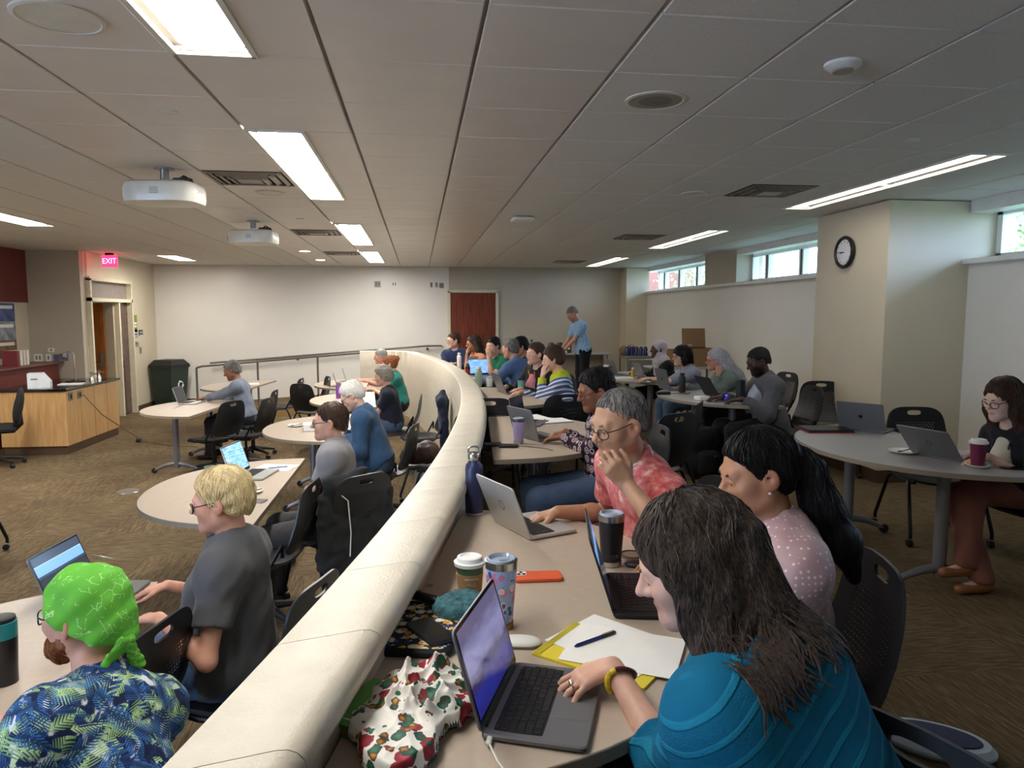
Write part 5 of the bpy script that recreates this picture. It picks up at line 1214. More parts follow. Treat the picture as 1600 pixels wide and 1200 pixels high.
def lob(c):
    H, N, u, r2, tf = c['H'], c['N'], c['u'], c['r2'], c['tf']; return [[(H(e*.08, -.01, .02), .03), (H(e*.088, .0, -.07), .036), (N+r2*e*.085+tf*.03-u*.05, .045), (N+r2*e*.09+tf*.05-u*.14, .02)] for e in (-1, 1)] + [[(H(0, -.09, .0), .06), (N-tf*.06, .07), (N-tf*.09-u*.1, .05)]]
rust = fabric('rust_trousers', '#7a4a3f')
hipw = np.array([h[0]+.24, h[1]-.02, UZ])
p = person('woman with glasses in dark cardigan and rust trousers at the right edge', h, hipw, 184, hyaw=186, hpitch=16, sk='pale', sex='f', shirt=fabric('dark_cardigan', '#15161c'), jacket=fabric('cream_top', '#c9bfae'), sleeve='roll', pants=rust, shoe='#8a5530', hair=hair_long(lob, t=.014), hairm=hm_brown, strands=300, res=.009, hres=.005, glasses='#1a1616', rh=dict(w=atz(1528, 712, .79)+np.array([.06, .1, 0]), d=(-.95, -.1, -.2), curl=.45), lh=dict(w=atz(1545, 714, .79), d=(-.95, .1, -.2), curl=.45), seed=25,
    extra={('knee', -1): (h[0]-.17, h[1]-.02, .56), ('ankle', -1): (h[0]-.27, h[1]-.12, .17), ('knee', 1): (h[0]-.18, h[1]+.1, .50), ('ankle', 1): (h[0]-.20, h[1]-.16, .085)})
MB().tube([Vector(p['N']-p['base']+p['tf']*y+p['r2']*e-p['u']*z) for e, y, z in ((-.06, .04, -.02), (-.055, .13, .08), (-.02, .145, .22), (0, .15, .27), (.02, .145, .22), (.055, .13, .08), (.06, .04, -.02))], .006, 6).build('lanyard', M('navy_lanyard', '#1d2238', .7), p['P'])
chair(h[0]+.28, h[1]-.02, 0, 184, 'black chair with the woman in rust trousers')
# lower level -----------------------------------------------------------------------
h = atd(131, 956, 1.95)
p = person('man in lime green bandana and blue leaf print shirt with a ginger beard', h, (-.72, 1.70, LZ), 150, hyaw=162, hpitch=2, hroll=0, zf=ZL, sk='rosy', build=1.02, necklen=.205, shirt=m_fronds(), sleeve='short', pants=fabric('black_jeans', '#16161a'), hair=None, hairm=hairmat('hair_ginger', '#6b3a1c', '#a9683a'), res=.007, hres=.004, glasses='#15151a', collar=.02, beard=(0, (1, 1, 1)), rh=dict(w=(-1.25, 2.05, .47), d=(-1, .2, -.1)), lh=dict(w=(-1.2, 1.7, .47), d=(-1, .1, -.1)), shirtgrow=.008, seed=31, thin_neck=1.08)
H = p['H']; band = m_bandana()
S = Sdf(); S.ell(H(0, -.02, .036), p['A'], np.array([.090, .116, .102])*p['hs'], k=.02); S.cap(H(-.06, .02, .01), H(-.05, -.08, -.045), .03, k=.03); S.cap(H(.06, .02, .01), H(.05, -.08, -.045), .03, k=.03); S.cap(H(0, -.1, -.02), H(0, -.12, -.055), .055, .035, k=.04)
S.ell(H(0, .145, -.075), p['A'], np.array([.17, .11, .145])*p['hs'], k=.008, op=-1); S.planes.append((H(0, 0, -.006), nrm(-p['h_u']+p['h_f']*.62)))
_w1 = wrinkle(41, .006, .07)
def _bd(X, Y, Z): return _w1(X, Y, Z)
S.disp = _bd; p['cloth']('bandana', S, band, .0045)
K = H(-.012, -.135, -.062); S = Sdf(); S.sph(K, .022, k=.015)
S.cap(K, K+p['h_u']*-.075+p['h_r']*.018-p['h_f']*.012, .016, .026, k=.012, flat=(p['h_r'], .45)); S.cap(K, K-p['h_u']*.07-p['h_r']*.055+p['h_f']*.03, .014, .026, k=.012, flat=(p['h_f'], .4)); S.cap(K-p['h_u']*.07-p['h_r']*.055+p['h_f']*.03, K-p['h_u']*.105-p['h_r']*.10+p['h_f']*.10, .024, .016, k=.012, flat=(p['h_u'], .5)); S.disp = wrinkle(43, .004, .03); p['cloth']('bandana_tail', S, band, .004)
bm_ = M('bandana_patch', '#2f7a55', .8); q0 = H(.045, -.035, .137); ex, ey = nrm(p['h_r']*.9-p['h_u']*.45-p['h_f']*.2), nrm(p['h_f']*-.9-p['h_u']*.2)
nn_ = nrm(np.cross(ex, ey)); nn_ = nn_ if nn_[2] > 0 else -nn_
MB().quad(*[Vector(q0+ex*a+ey*b_+nn_*.003-p['base']) for a, b_ in ((-.024, -.02), (.024, -.02), (.024, .02), (-.024, .02))]).build('printed_patch', bm_, p['P']); MB().add([Vector(q0+ex*a+ey*b_+nn_*.004-p['base']) for a, b_ in ((-.018, .016), (.002, -.016), (.022, .016), (.002, .006))], [(0, 1, 2, 3)]).build('printed_mountain', M_WPLAST, p['P'])
S = Sdf(); S.cap(H(-.052, .01, -.06), H(-.014, .075, -.095), .03, .03, k=.03); S.cap(H(.052, .01, -.06), H(.014, .075, -.095), .03, .03, k=.03); S.cap(H(0, .075, -.1), H(0, .08, -.128), .03, .018, k=.03); S.ell(H(0, .105, -.045), p['A'], (.03, .03, .026), k=.01, op=-1); S.disp = wrinkle(44, .004, .02); p['cloth']('beard', S, MATS['hair_ginger'], .004); strands(p, S, MATS['hair_ginger'], 220, .05, 6, .0012, start=np.array([H(*(np.array([.06, .05, .03])*np.random.RandomState(i).randn(3)+np.array([0, .07, -.09]))) for i in range(600)]))
chair(-.66, 1.62, ZL, 150, 'black chair with the bandana man seated', 'star')
h = atd(344, 782, 2.78)
p = person('woman with short blond hair and glasses in charcoal tee typing', h, (-.74, 2.84, LZ), 176, hyaw=180, hpitch=10, zf=ZL, sk='rosy', sex='f', size=1.02, build=1.12, shirt=fabric('charcoal_tee', '#4b4b4d', var=.15), sleeve='short', pants=denim, hair=hair_short(t=.016, low=-.008, fy=.132, fz=-.055, rz=.142, ln=.09, amp=.004), hairm=hm_blond, strands=420, res=.007, hres=.004, glasses='#1c1618', rh=dict(w=atz(262, 915, .475), d=(-.95, .05, -.2), curl=.5), lh=dict(w=atz(262, 965, .475)+np.array([-.03, 0, 0]), d=(-.85, .45, -.15), curl=.5, pole=(.4, -.5, -.7)), shirtgrow=.012, seed=33)
chair(-.68, 2.80, ZL, 160, 'black chair with the blond woman in the charcoal tee')
h = atd(514, 659, 4.72); ax_ = np.array([h[0], h[1], .23])
p = person('man in grey polo shirt with arms crossed', h, (h[0]+.07, h[1]-.14, LZ), 176, hyaw=184, hpitch=4, zf=ZL, sk='light', build=1.05, shirt=fabric('light_grey_polo', '#8b8789', var=.1), sleeve='short', pants=fabric('grey_slacks', '#3a3836'), hair=hair_short(t=.009, low=-.008), hairm=hm_brown, strands=200, res=.009, hres=.0055, glasses='#17171a', collar=.025, lh=dict(w=(h[0]-.10, h[1]+.06, .43), d=(-.15, .95, .1), n=(.9, .1, -.2), curl=.5, pole=(-.1, -.7, -.6)), rh=dict(w=(h[0]-.13, h[1]-.10, .45), d=(.1, -.95, -.25), n=(.9, .1, -.2), curl=.4, pole=(-.1, .7, -.6)), shirtgrow=.010, seed=34)
pc = chair(h[0]+.06, h[1]-.06, ZL, 128, 'black chair of the grey polo man with a jacket over its back')
S = Sdf(); o_ = np.array([h[0]+.19, h[1]-.27, ZL-.05]); a1, a2 = np.array([.82, .57, 0]), np.array([-.57, .82, 0]); zz_ = np.array([0, 0, 1.])
for e in (-1, 1):
    S.cap(o_+a1*e*.15+zz_*.87, o_-a2*.03+a1*e*.19+zz_*.22, .055, .05, k=.04, flat=(a2, .6)); S.cap(o_+a1*e*.22+zz_*.80, o_-a2*.02+a1*e*.25+zz_*.40, .042, .036, k=.02)
S.cap(o_-a1*.17+zz_*.88, o_+a1*.17+zz_*.88, .05, k=.03); S.cap(o_+zz_*.82, o_-a2*.03+zz_*.25, .14, .18, k=.04, flat=(a2, .25)); S.disp = wrinkle(51, .014, .10)
jk = link('jacket', sdf_mesh('jacket', [S.mesh(.008)], fabric('black_jacket', '#26282a'), o_, lambda P: P-o_), None, o_); tag(jk, 'dark grey jacket with white piping hung over a lower chair back', 'jacket')
MB().tube([Vector(a1*x_-a2*y_+zz_*z_) for x_, y_, z_ in ((-.16, .055, .86), (-.10, .075, .80), (-.09, .085, .6), (-.10, .085, .45))], .004, 6).build('piping', M_WPLAST, jk, True)
h = atd(549, 618, 6.6)
p = person('white haired man with glasses in blue sweater writing at the table', h, (h[0]+.24, h[1]-.06, LZ), 172, hyaw=180, hpitch=34, zf=ZL, sk='pale', build=1.12, shirt=fabric('blue_sweater', '#274463', var=.12), sleeve='long', pants=denim, hair=hair_short(t=.013, low=-.02), hairm=hm_white, strands=160, res=.010, hres=.006, glasses='#26201e', collar=.02, lh=dict(w=(h[0]-.03, h[1]-.1, .47), d=(-.9, .3, -.1), curl=.8), rh=dict(w=(h[0]-.12, h[1]+.12, .47), d=(-.9, .1, -.1), curl=.9), shirtgrow=.012, seed=35)
chair(h[0]+.28, h[1]-.08, ZL, 165, 'black star base chair of the white haired man', 'star')
h = atd(598, 588, 8.9)
p = person('person with curly grey hair in navy tee beside the curved wall', h, (h[0]+.12, h[1]-.03, LZ), 178, hyaw=176, hpitch=12, zf=ZL, sk='light', sex='f', build=1.1, shirt=fabric('dark_navy_tee', '#1d1f2e'), pants=denim, hair=hair_short(t=.026, low=-.05, amp=.010), hairm=hairmat('hair_curly_grey', '#6e665c', '#a79e90'), strands=150, res=.011, hres=.006, lh=dict(w=(h[0]-.22, h[1]+.05, .46), d=(-1, .2, 0)), rh=dict(w=(h[0]-.28, h[1]+.2, .46), d=(-1, .1, 0)), seed=36)
cc_ = chair(h[0]+.16, h[1]-.03, ZL, 178, 'black chair of the curly haired person in navy')
h = atd(608, 569, 10.9)
def bun(c):
    H = c['H']; return [[(H(0, -.1, .04), .05), (H(0, -.14, .05), .045)]]
p = person('person with auburn hair bun in teal green top', h, (h[0]+.16, h[1]-.03, LZ), 178, hpitch=16, zf=ZL, sk='light', sex='f', build=1.15, shirt=fabric('teal_green_top', '#17685f'), pants=darkp, hair=hair_long(bun, low=-.04, amp=.007), hairm=hm_auburn, strands=100, res=.012, hres=.007, lh=dict(w=(h[0]-.25, h[1]-.08, .46), d=(-1, .1, 0)), rh=dict(w=(h[0]-.3, h[1]+.15, .46), d=(-1, .1, 0)), seed=37)
h = atd(594, 557, 12.3)
person('grey haired person in pink top farthest along the curved wall', h, (h[0]+.22, h[1], LZ), 182, hpitch=12, zf=ZL, sk='rosy', shirt=fabric('pink_top', '#b98a86'), sleeve='short', pants=darkp, hair=hair_short(t=.010), hairm=hm_grey, strands=60, res=.013, hres=.007, lh=dict(w=(h[0]-.28, h[1]-.1, .46), d=(-1, .1, 0)), rh=dict(w=(h[0]-.3, h[1]+.12, .46), d=(-1, .1, 0)), seed=38)
h = atd(362, 579, 9.5)
p = person('grey haired man in grey checked shirt typing alone on the lower left', h, (h[0]+.20, h[1]-.08, LZ), 178, hpitch=24, zf=ZL, sk='brown', shirt=fabric('grey_check_shirt', '#6f7582', var=.2), sleeve='long', pants=fabric('dark_slacks', '#23232a'), hair=hair_short(t=.012), hairm=hm_salt, strands=120, res=.010, hres=.006, rh=dict(w=(h[0]-.36, h[1]+.22, .47), d=(-1, .1, -.1)), lh=dict(w=(h[0]-.36, h[1]+.05, .47), d=(-1, .2, -.1)), seed=39)
chair(h[0]+.26, h[1]-.08, ZL, 178, 'black star base chair of the man typing alone', 'star')
# ------------------------------------------------------------------ things on the nearest table
laptop(.265, 1.44, ZT, 69, 'open space grey laptop with the teal sweater woman\'s hand on its trackpad', M_SPACE, .304, .212, 106, True, 'room')
laptop(.668, 1.99, ZT, 79, 'open matte black laptop in front of the ponytail woman', M_THINK, .325, .225, 108, True, 'darkblue')
laptop(.447, 2.735, ZT, 112, 'open silver laptop of the man in the coral shirt', M_SILVER, .30, .21, 112, True, 'blue', 'oval')
# book
bk = thing('book', (-.062, 1.425, ZT), math.radians(56), 'green programming paperback half covered by the floral scarf', 'book')
M_GREEN = M('book_green', '#62ab4c', .4, var=.12, vs=9); bw, bh, bt = .178, .232, .026
MB().box((0, 0, bt/2), (bw-.006, bh-.006, bt-.004)).build('page_block', M_PAPER, bk); MB().box((0, 0, bt-.001), (bw, bh, .002)).build('front_cover', M_GREEN, bk); MB().box((0, 0, .001), (bw, bh, .002)).build('back_cover', M_GREEN, bk)
sp_ = MB().box((-bw/2-.0006, 0, bt/2), (.0016, bh, bt)).build('spine', M('book_spine', '#3d6b33', .5), bk); M_GOLD = M('gold_print', '#b59a3c', .4); M_REDP = M('red_print', '#c2342c', .5)
link('cover_lettering', text_mesh('cover_lettering', 'Learning', .046, M_PAPER, align='LEFT'), bk, (-.075, .062, bt+.0004)); link('cover_lettering', text_mesh('cover_lettering', 'with', .046, M_PAPER, align='LEFT'), bk, (-.075, .008, bt+.0004))
link('spine_lettering', text_mesh('spine_lettering', 'LEARNING', .02, M_GOLD), bk, (-bw/2-.0018, -.01, bt/2), (math.pi/2, 0, -math.pi/2)); link('spine_lettering', text_mesh('spine_lettering', 'PYTHON', .012, M_GOLD), bk, (-bw/2-.0018, .085, bt/2), (math.pi/2, 0, -math.pi/2)); MB().lathe([(0, 0), (.006, .0005), (0, .001)], 8, (-bw/2-.0014, .052, bt/2), RY(-math.pi/2)).build('spine_emblem', M_REDP, bk)
# scarf: a crumpled sheet with ridged folds, thick at the heap and thin along its tail
oo = atz(664, 1120, ZT); nu, nv = 110, 150; uu, vv = np.meshgrid(np.linspace(-.135, .135, nu), np.linspace(-.245, .15, nv), indexing='ij')
def ridge(kx, ky, ph, wx): return 1-np.abs(np.sin(kx*uu+ky*vv+ph+wx*np.sin(uu*23+1)+wx*np.cos(vv*19)))
fold = .45*ridge(34, 22, .3, .9)**1.6+.4*ridge(-22, 38, 1.7, 1.1)**1.6+.3*ridge(52, -30, 2.2, .8)**2+.25*ridge(12, 30, .9, 1.5)
wob = .012*np.sin(np.arctan2(vv, uu)*5+1)+.009*np.sin(np.arctan2(vv, uu)*9)
heap = np.clip(1-np.sqrt((uu/(.115+wob))**2+((vv-.03)/(.125+wob))**2), -.2, 1); tail = np.clip(1-np.sqrt(((uu+.045+.25*(vv+.1))/(.074+wob))**2+((vv+.095)/(.14))**2), -.2, 1)
body_ = np.maximum(np.minimum(1, heap*3.2), np.minimum(.55, tail*2.2)); zz = .0015+np.clip(body_*6, 0, 1)*.027+np.clip(body_, 0, 1)*(.008+.05*fold*np.clip(heap*2+.35, .3, 1)); keep = body_ > 0
b = MB(); idm = -np.ones(keep.shape, int); idm[keep] = np.arange(keep.sum()); top = [(uu[i, j], vv[i, j], zz[i, j]) for i, j in zip(*np.nonzero(keep))]
fq = []
for i in range(nu-1):
    for j in range(nv-1):
        q = (idm[i, j], idm[i+1, j], idm[i+1, j+1], idm[i, j+1])
        if min(q) >= 0: fq.append(q)
b.add(top, fq); b.add([(x_, y_, .0008) for x_, y_, z_ in top], [f[::-1] for f in fq])
m_ = m_floral('red_rose_scarf_print', '#e3dfd6', (('#d04a58', '#8a1426', .55), ('#2c7a5a', '#174a38', .42), ('#d8a53a', '#5a2a14', .35), ('#2c7a5a', '#1f5a44', .2)), 23, .50).fin(.6)
sc_ = b.build('scarf', m_, None, True, (oo[0], oo[1], ZT+.011), (0, 0, math.radians(-12)), 80); tag(sc_, 'crumpled white scarf printed with red flowers lying on the green book', 'scarf')
# embroidered sleeve, phone, knit bowl and small bits
pq = np.array([.002, 1.84]); t = thing('embroidered_sleeve', (pq[0], pq[1], ZT), math.radians(-12), 'black padded sleeve with bright floral embroidery against the curved wall', 'sleeve')
MB().prism(rrect(.20, .30, .035), 0, .024, .008).build('padding', M('neoprene_black', '#121214', .8, bump=.2), t, True); MB().prism(rrect(.185, .285, .03), .0235, .0255).build('embroidery', m_floral('embroidery_print', '#15141a', (('#efe9dc', '#d9cfae', .75), ('#b3262c', '#d8a03a', .45), ('#2f7a3f', '#2a3aa0', .5), ('#efe9dc', '#c9a97a', .6)), 34, .48).fin(.85), t)
ph = thing('smartphone', (.022, 1.775, ZT+.026), math.radians(-38+45), 'black smartphone lying on the embroidered sleeve', 'phone'); MB().prism(rrect(.074, .152, .012), 0, .009, .002).build('case', M('phone_case_blue_black', '#1a1f2a', .3), ph, True); MB().prism(rrect(.068, .146, .010), .0088, .0094).build('screen', M_BEZEL, ph); ph.rotation_euler.z = math.radians(28)
S = Sdf(); kc = np.array([.105, 1.915, ZT+.03]); [S.sph(kc+np.array([.045*math.cos(a), .045*math.sin(a), .006*math.sin(2*a)]), .03, k=.02) for a in np.linspace(0, 6.28, 11)]; S.disp = wrinkle(63, .006, .02); S.planes.append((np.array([0, 0, ZT+.0005]), np.array([0, 0, -1.])))
o = link('knit_hat', sdf_mesh('knit_hat', [S.mesh(.005)], M('teal_knit', '#3f6b72', .95, var=.4, vs=60, bump=.9, bs=220), kc-np.array([0, 0, .03])), None, kc-np.array([0, 0, .03])); tag(o, 'small blue grey knitted hat rolled up beside the embroidered sleeve', 'hat')
t = thing('folded_umbrella', (-.005, 1.985, ZT+.027), math.radians(-35), 'small black folded bundle with a strap on the sleeve', 'umbrella'); MB().tube([(-.09, 0, .008), (-.03, 0, .014), (.05, 0, .013), (.1, 0, .006)], [.003, .014, .013, .003], 10).build('folds', M('black_nylon', '#151518', .5), t, True); MB().tube([(0, 0, .002), (0, .012, .016), (0, 0, .03)], .003, 6).build('strap', M_BLACK, t)
t = thing('red_pouch', (.075, 2.02, ZT), math.radians(10), 'small red fabric pouch behind the knitted hat', 'pouch'); MB().prism(rrect(.11, .05, .018), 0, .014, .005).build('fabric', M('red_cloth', '#a11e22', .8), t, True); MB().tube([(-.05, 0, .014), (.05, 0, .014)], .002, 6).build('zip', M('cream_zip', '#d8c8b0', .6), t)
c = cup_paper(.141, 2.025, ZT, 'paper coffee cup with white lid and kraft sleeve on the nearest table', .118)
M_CREAMP = M('cream_print', '#d9c9a8', .7)
for k, tx in enumerate((None, 'ALL', None, None)):       # only one printed line is legible; the rest are bands of small print
    R0 = .0375; ang0 = -math.pi/2+.1
    if tx: me = text_mesh('sleeve_lettering', tx, .017, M_CREAMP); nm_ = 'sleeve_lettering'
    else:
        b = MB()
        for q in range(7): b.box((-.018+.006*q, 0, 0), (.0042, (.005, 0, .004, .009)[k], .0006))
        me = b.mesh('sleeve_print', M_CREAMP); nm_ = 'sleeve_print'
    for v_ in me.vertices:
        a = ang0+v_.co.x/R0; z = v_.co.y; zc_ = .081-.0165*k+z; rr = .041*(.815+.17*(zc_-.0236)/.0684)+.0008+v_.co.z; v_.co = (rr*math.cos(a), rr*math.sin(a), zc_)
    link(nm_, me, c)
tumbler(.213, 1.845, ZT, 'tall blue floral tumbler with clear lid and cork base', m_floral('tumbler_floral', '#93a8d0', (('#8c3f78', '#c77a9c', .45), ('#e0a0a8', '#f0d0cc', .35), ('#2f5f8a', '#27507a', .4)), 34, .5).fin(.3), .188, .031, .043, M('cork', '#a8814f', .8, bump=.3, bs=200))
t = thing('smartphone', (.37, 2.185, ZT), math.radians(88), 'phone in orange case lying face down behind the floral tumbler', 'phone'); MB().prism(rrect(.076, .155, .014), 0, .011, .003).build('case', M('orange_case', '#d65a33', .5), t, True); MB().prism(rrect(.034, .034, .008), .0108, .0125).build('camera_plate', M_WPLAST, t).location = (.016, .052, 0); [MB().lathe([(.006, .0124), (.006, .0135), (0, .0135)], 12, (.016+dx, .052+dy, 0)).build('camera_lens', M_BLACKM, t) for dx, dy in ((-.008, .008), (-.008, -.008), (.008, 0))]
def mouse(x, y, z, rz, lb, mat):
    t = thing('computer_mouse', (x, y, z), math.radians(rz), lb, 'mouse'); b = MB(); vs = []; n, m = 24, 6
    for i in range(m+1):
        k = math.cos(math.pi/2*i/m*.98); zz = .008+.014*math.sin(math.pi/2*i/m)
        for q in range(n): a = 2*math.pi*q/n; vs.append((.029*k*math.copysign(abs(math.cos(a))**.8, math.cos(a)), .056*k*math.copysign(abs(math.sin(a))**.85, math.sin(a)), zz))
    b.add(vs, [(i*n+k, i*n+(k+1) % n, (i+1)*n+(k+1) % n, (i+1)*n+k) for i in range(m) for k in range(n)] + [tuple(range(m*n, m*n+n))]); b.build('shell', mat, t, True)
    MB().prism(rrect(.05, .1, .022), .0, .009, .002).build('underside', M_ALU if mat is M_WPLAST else M_BLACK, t)
mouse(.247, 1.735, ZT, 78, 'white computer mouse beside the floral tumbler', M_WPLAST); mouse(.73, 2.25, ZT, 75, 'black computer mouse under the ponytail woman\'s hand', M_BLACK)
t = thing('notepad', (.452, 1.655, ZT), math.radians(48), 'yellow legal pad under white sheets beside the woman\'s wrist', 'notepad'); MB().prism(rrect(.215, .30, .003), 0, .006).build('yellow_pages', M('legal_yellow', '#d8c531', .7), t); MB().box((0, .138, .0066), (.21, .018, .002)).build('binding', M('legal_binding', '#b3a51f', .6), t)
M_INKP = NT('handwritten_paper'); co_ = M_INKP.co('Object', (30, 110, 1)); nn_ = M_INKP.noise(co_, 1.6, 3); line_ = M_INKP.math('GREATER_THAN', nn_, .66); M_INKP.base(M_INKP.mix(M_INKP.math('MULTIPLY', line_, .25), '#e8e7e3', '#4a4a55')); M_INKP = M_INKP.fin(.7)
o = MB().box((0, 0, .0005), (.216, .279, .001)).build('paper_sheet', M_INKP, None, False, (.485, 1.70, ZT+.0065), (0, 0, math.radians(40))); tag(o, 'handwritten white sheet on the yellow pad with a pen on it', 'paper'); o = MB().box((0, 0, .0005), (.216, .279, .001)).build('paper_sheet', M_PAPER, None, False, (.50, 1.66, ZT+.0078), (0, 0, math.radians(62))); tag(o, 'blank white sheet on top of the yellow pad near the bracelet', 'paper')
t = thing('pen', (.44, 1.715, ZT+.0125), math.radians(28), 'blue and black ballpoint pen lying on the white sheet', 'pen'); MB().tube([(-.07, 0, 0), (-.06, 0, 0), (.02, 0, 0)], [.001, .0045, .005], 10).build('barrel', M('pen_blue', '#1b2a6b', .3), t, True); MB().tube([(.02, 0, 0), (.068, 0, 0), (.072, 0, 0)], [.0052, .0048, .002], 10).build('grip', M_BLACK, t, True); MB().box((.045, 0, .006), (.04, .003, .0015)).build('clip', M_STEEL, t)
tm = tumbler(.635, 2.275, ZT, 'tall black steel tumbler by the matte black laptop', M('powder_black', '#151517', .45), .175, .034, .0435, M_STEEL, M_STEEL)
me = text_mesh('lettering', 'YETI', .015, M_STEEL); 
for v_ in me.vertices: a = -math.pi/2+.05+v_.co.x/.0355; z = v_.co.y; rr = .0362+v_.co.z; v_.co = (rr*math.cos(a), rr*math.sin(a), .04+z)
link('lettering', me, tm)
t = thing('coaster', (.735, 2.36, ZT), 0, 'thin round lace coaster beside the black tumbler', 'coaster'); MB().lathe([(.05, 0), (.052, .002), (.046, .003), (.03, .0015), (0, .0015)], 28).build('disc', M('lace_brown', '#7d6a58', .8), t, True); MB().tube([(.04*math.cos(a), .04*math.sin(a), .004) for a in np.linspace(0, 6.28, 20)], .002, 5).build('lace_ring', M('lace_dark', '#4b3d33', .8), t)
bottle(.225, 2.94, ZT, 'tall navy water bottle with steel loop cap at the table corner', M('navy_steel', '#232c4f', .4), .275, .0375, M_STEEL, loop=True, base=M_STEEL)
t = thing('charging_cable', (.128, 1.32, ZT), 0, 'white charging cable plugged into the space grey laptop', 'cable'); MB().box((0, 0, .009), (.011, .028, .007), rz=math.radians(-15), ch=.002).build('plug', M_WPLAST, t); MB().tube([(.0, -.015, .009), (.01, -.06, .004), (.03, -.12, .003), (.05, -.17, .003)], .0022, 6).build('cord', M_WPLAST, t, True)
o = MB().lathe([(.011, 0), (.011, .0006), (0, .0006)], 14).build('table_stud', M('teal_sticker', '#5f8a86', .6), None, False, tuple(atz(672, 915, ZT))); tag(o, 'tiny teal sticker dot on the bare tabletop near the wall', 'sticker')
# ------------------------------------------------------------------ second table
def tb(u, v, z=ZT): q = atz(u, v, z); return q[0], q[1], z
laptop(.82, 4.78, ZT, 114, 'grey laptop of the person in plum print shirt', M_SPACE, .31, .215, 108, False, 'dark'); laptop(.86, 5.4, ZT, 62, 'dark screen laptop facing the camera on the lavender tumbler table', M_SPACE, .29, .2, 100, False, 'dark')
tumbler(*tb(810, 693), 'lavender steel tumbler on the second table', M('lavender', '#a79bc4', .4), .165, .031, .040, M_STEEL, M_STEEL)
slab('card_wallet', .47, 4.53, ZT, .12, .10, .012, 4, 'flat black wallet near the curved wall on the lavender tumbler table', 'wallet', M_BLACK); slab('power_bank', .56, 4.46, ZT, .12, .07, .016, -6, 'black power bank with a cable beside the lavender tumbler', 'power bank', M_BLACK)
t = thing('cable', (.62, 4.45, ZT), 0, 'thin black cable trailing from the power bank over the table edge', 'cable'); MB().tube([(0, 0, .008), (.08, -.02, .003), (.16, -.08, .003), (.2, -.16, .004)], .0025, 6).build('cord', M_BLACK, t, True); MB().box((0, 0, .008), (.02, .01, .007)).build('plug', M_BLACK, t)
t = thing('open_notebook', (1.03, 5.5, ZT), math.radians(15), 'open white notebook with a pen on the second table', 'notebook')
for e in (-1, 1): MB().box((e*.075, 0, .006), (.148, .2, .01), ch=.002).build('page_stack', M_PAPER, t)
MB().box((0, 0, .0006), (.305, .21, .0012)).build('cover', M_BLACK, t); MB().tube([(-.1, -.05, .013), (-.02, .06, .013)], .003, 6).build('pen', M_BLACK, t)
o = MB().box((0, 0, .001), (.21, .28, .002)).build('paper_sheet', M_PAPER, None, False, (.93, 5.75, ZT), (0, 0, .3)); tag(o, 'white sheet at the far side of the lavender tumbler table', 'paper')
def lump(name, c, pieces, lb, cat, mat, seed, res=.010, amp=.010, floor=None):
    S = Sdf(); c = np.array(c, float)
    for a, b_, r1, r2_ in pieces: S.cap(c+np.array(a), c+np.array(b_), r1, r2_, k=.05)
    S.disp = wrinkle(seed, amp, .09)
    S.planes.append((c+np.array([0, 0, .001]), np.array([0, 0, -1.])))
    o = link(name, sdf_mesh(name, [S.mesh(res)], mat, c, lambda P: P-c), None, c); return tag(o, lb, cat)
lump('navy_jacket', (.58, 6.1, .45), [((-.05, -.1, .25), (.12, .05, .22), .09, .07), ((.0, 0, .2), (.1, .05, .02), .1, .08)], 'bundled navy jacket on the seat between two wall side tables', 'jacket', fabric('navy_nylon', '#1c2340'), 71)
chair(.58, 6.15, 0, 90, 'black chair beneath the bundled navy jacket')
lump('mauve_bag', (.75, 3.55, 0), [((0, 0, .16), (.1, .05, .45), .13, .09), ((.0, 0, .12), (.14, .0, .12), .12, .1)], 'mauve cloth bag under the second table', 'bag', fabric('mauve_cloth', '#7a5262'), 72)
# ------------------------------------------------------------------ third table
laptop(1.0, 7.62, ZT, 100, 'grey laptop seen from behind on the pale green bottle table', M_SPACE, .33, .225, 112, False, 'blue', 'apple')
tumbler(*tb(814, 611), 'mint tumbler with black lid on the third table', M('mint', '#6fa8a0', .45), .13, .033, .036, None, M_BLACK, 'black', .01)
t = thing('travel_mug', tb(765, 604), 0, 'white lidded travel mug next to the pale green bottle', 'mug'); MB().lathe([(0, 0), (.038, 0), (.04, .004), (.041, .09), (.034, .098), (.034, .105), (0, .105)], 24, caps=False).build('body', M_WPLAST, t, True); MB().lathe([(.036, .104), (.036, .115), (.02, .118), (0, .118)], 20, caps=False).build('lid', M('pale_grey_lid', '#b9bdbf', .4), t, True)
bottle(*tb(748, 604), 'pale green square shouldered water bottle by the curved wall', M('sage', '#93ab93', .5), .235, .04, M('sage_cap', '#cfd4cc', .4))
slab('paper_notebook', *tb(850, 617), .15, .21, .012, 75, 'cream notebook in front of the striped sweater sitter', 'notebook', M('cream_paper', '#cfc6a8', .7), .004); mouse(1.22, 7.45, ZT, 80, 'black computer mouse on the third table', M_BLACK)
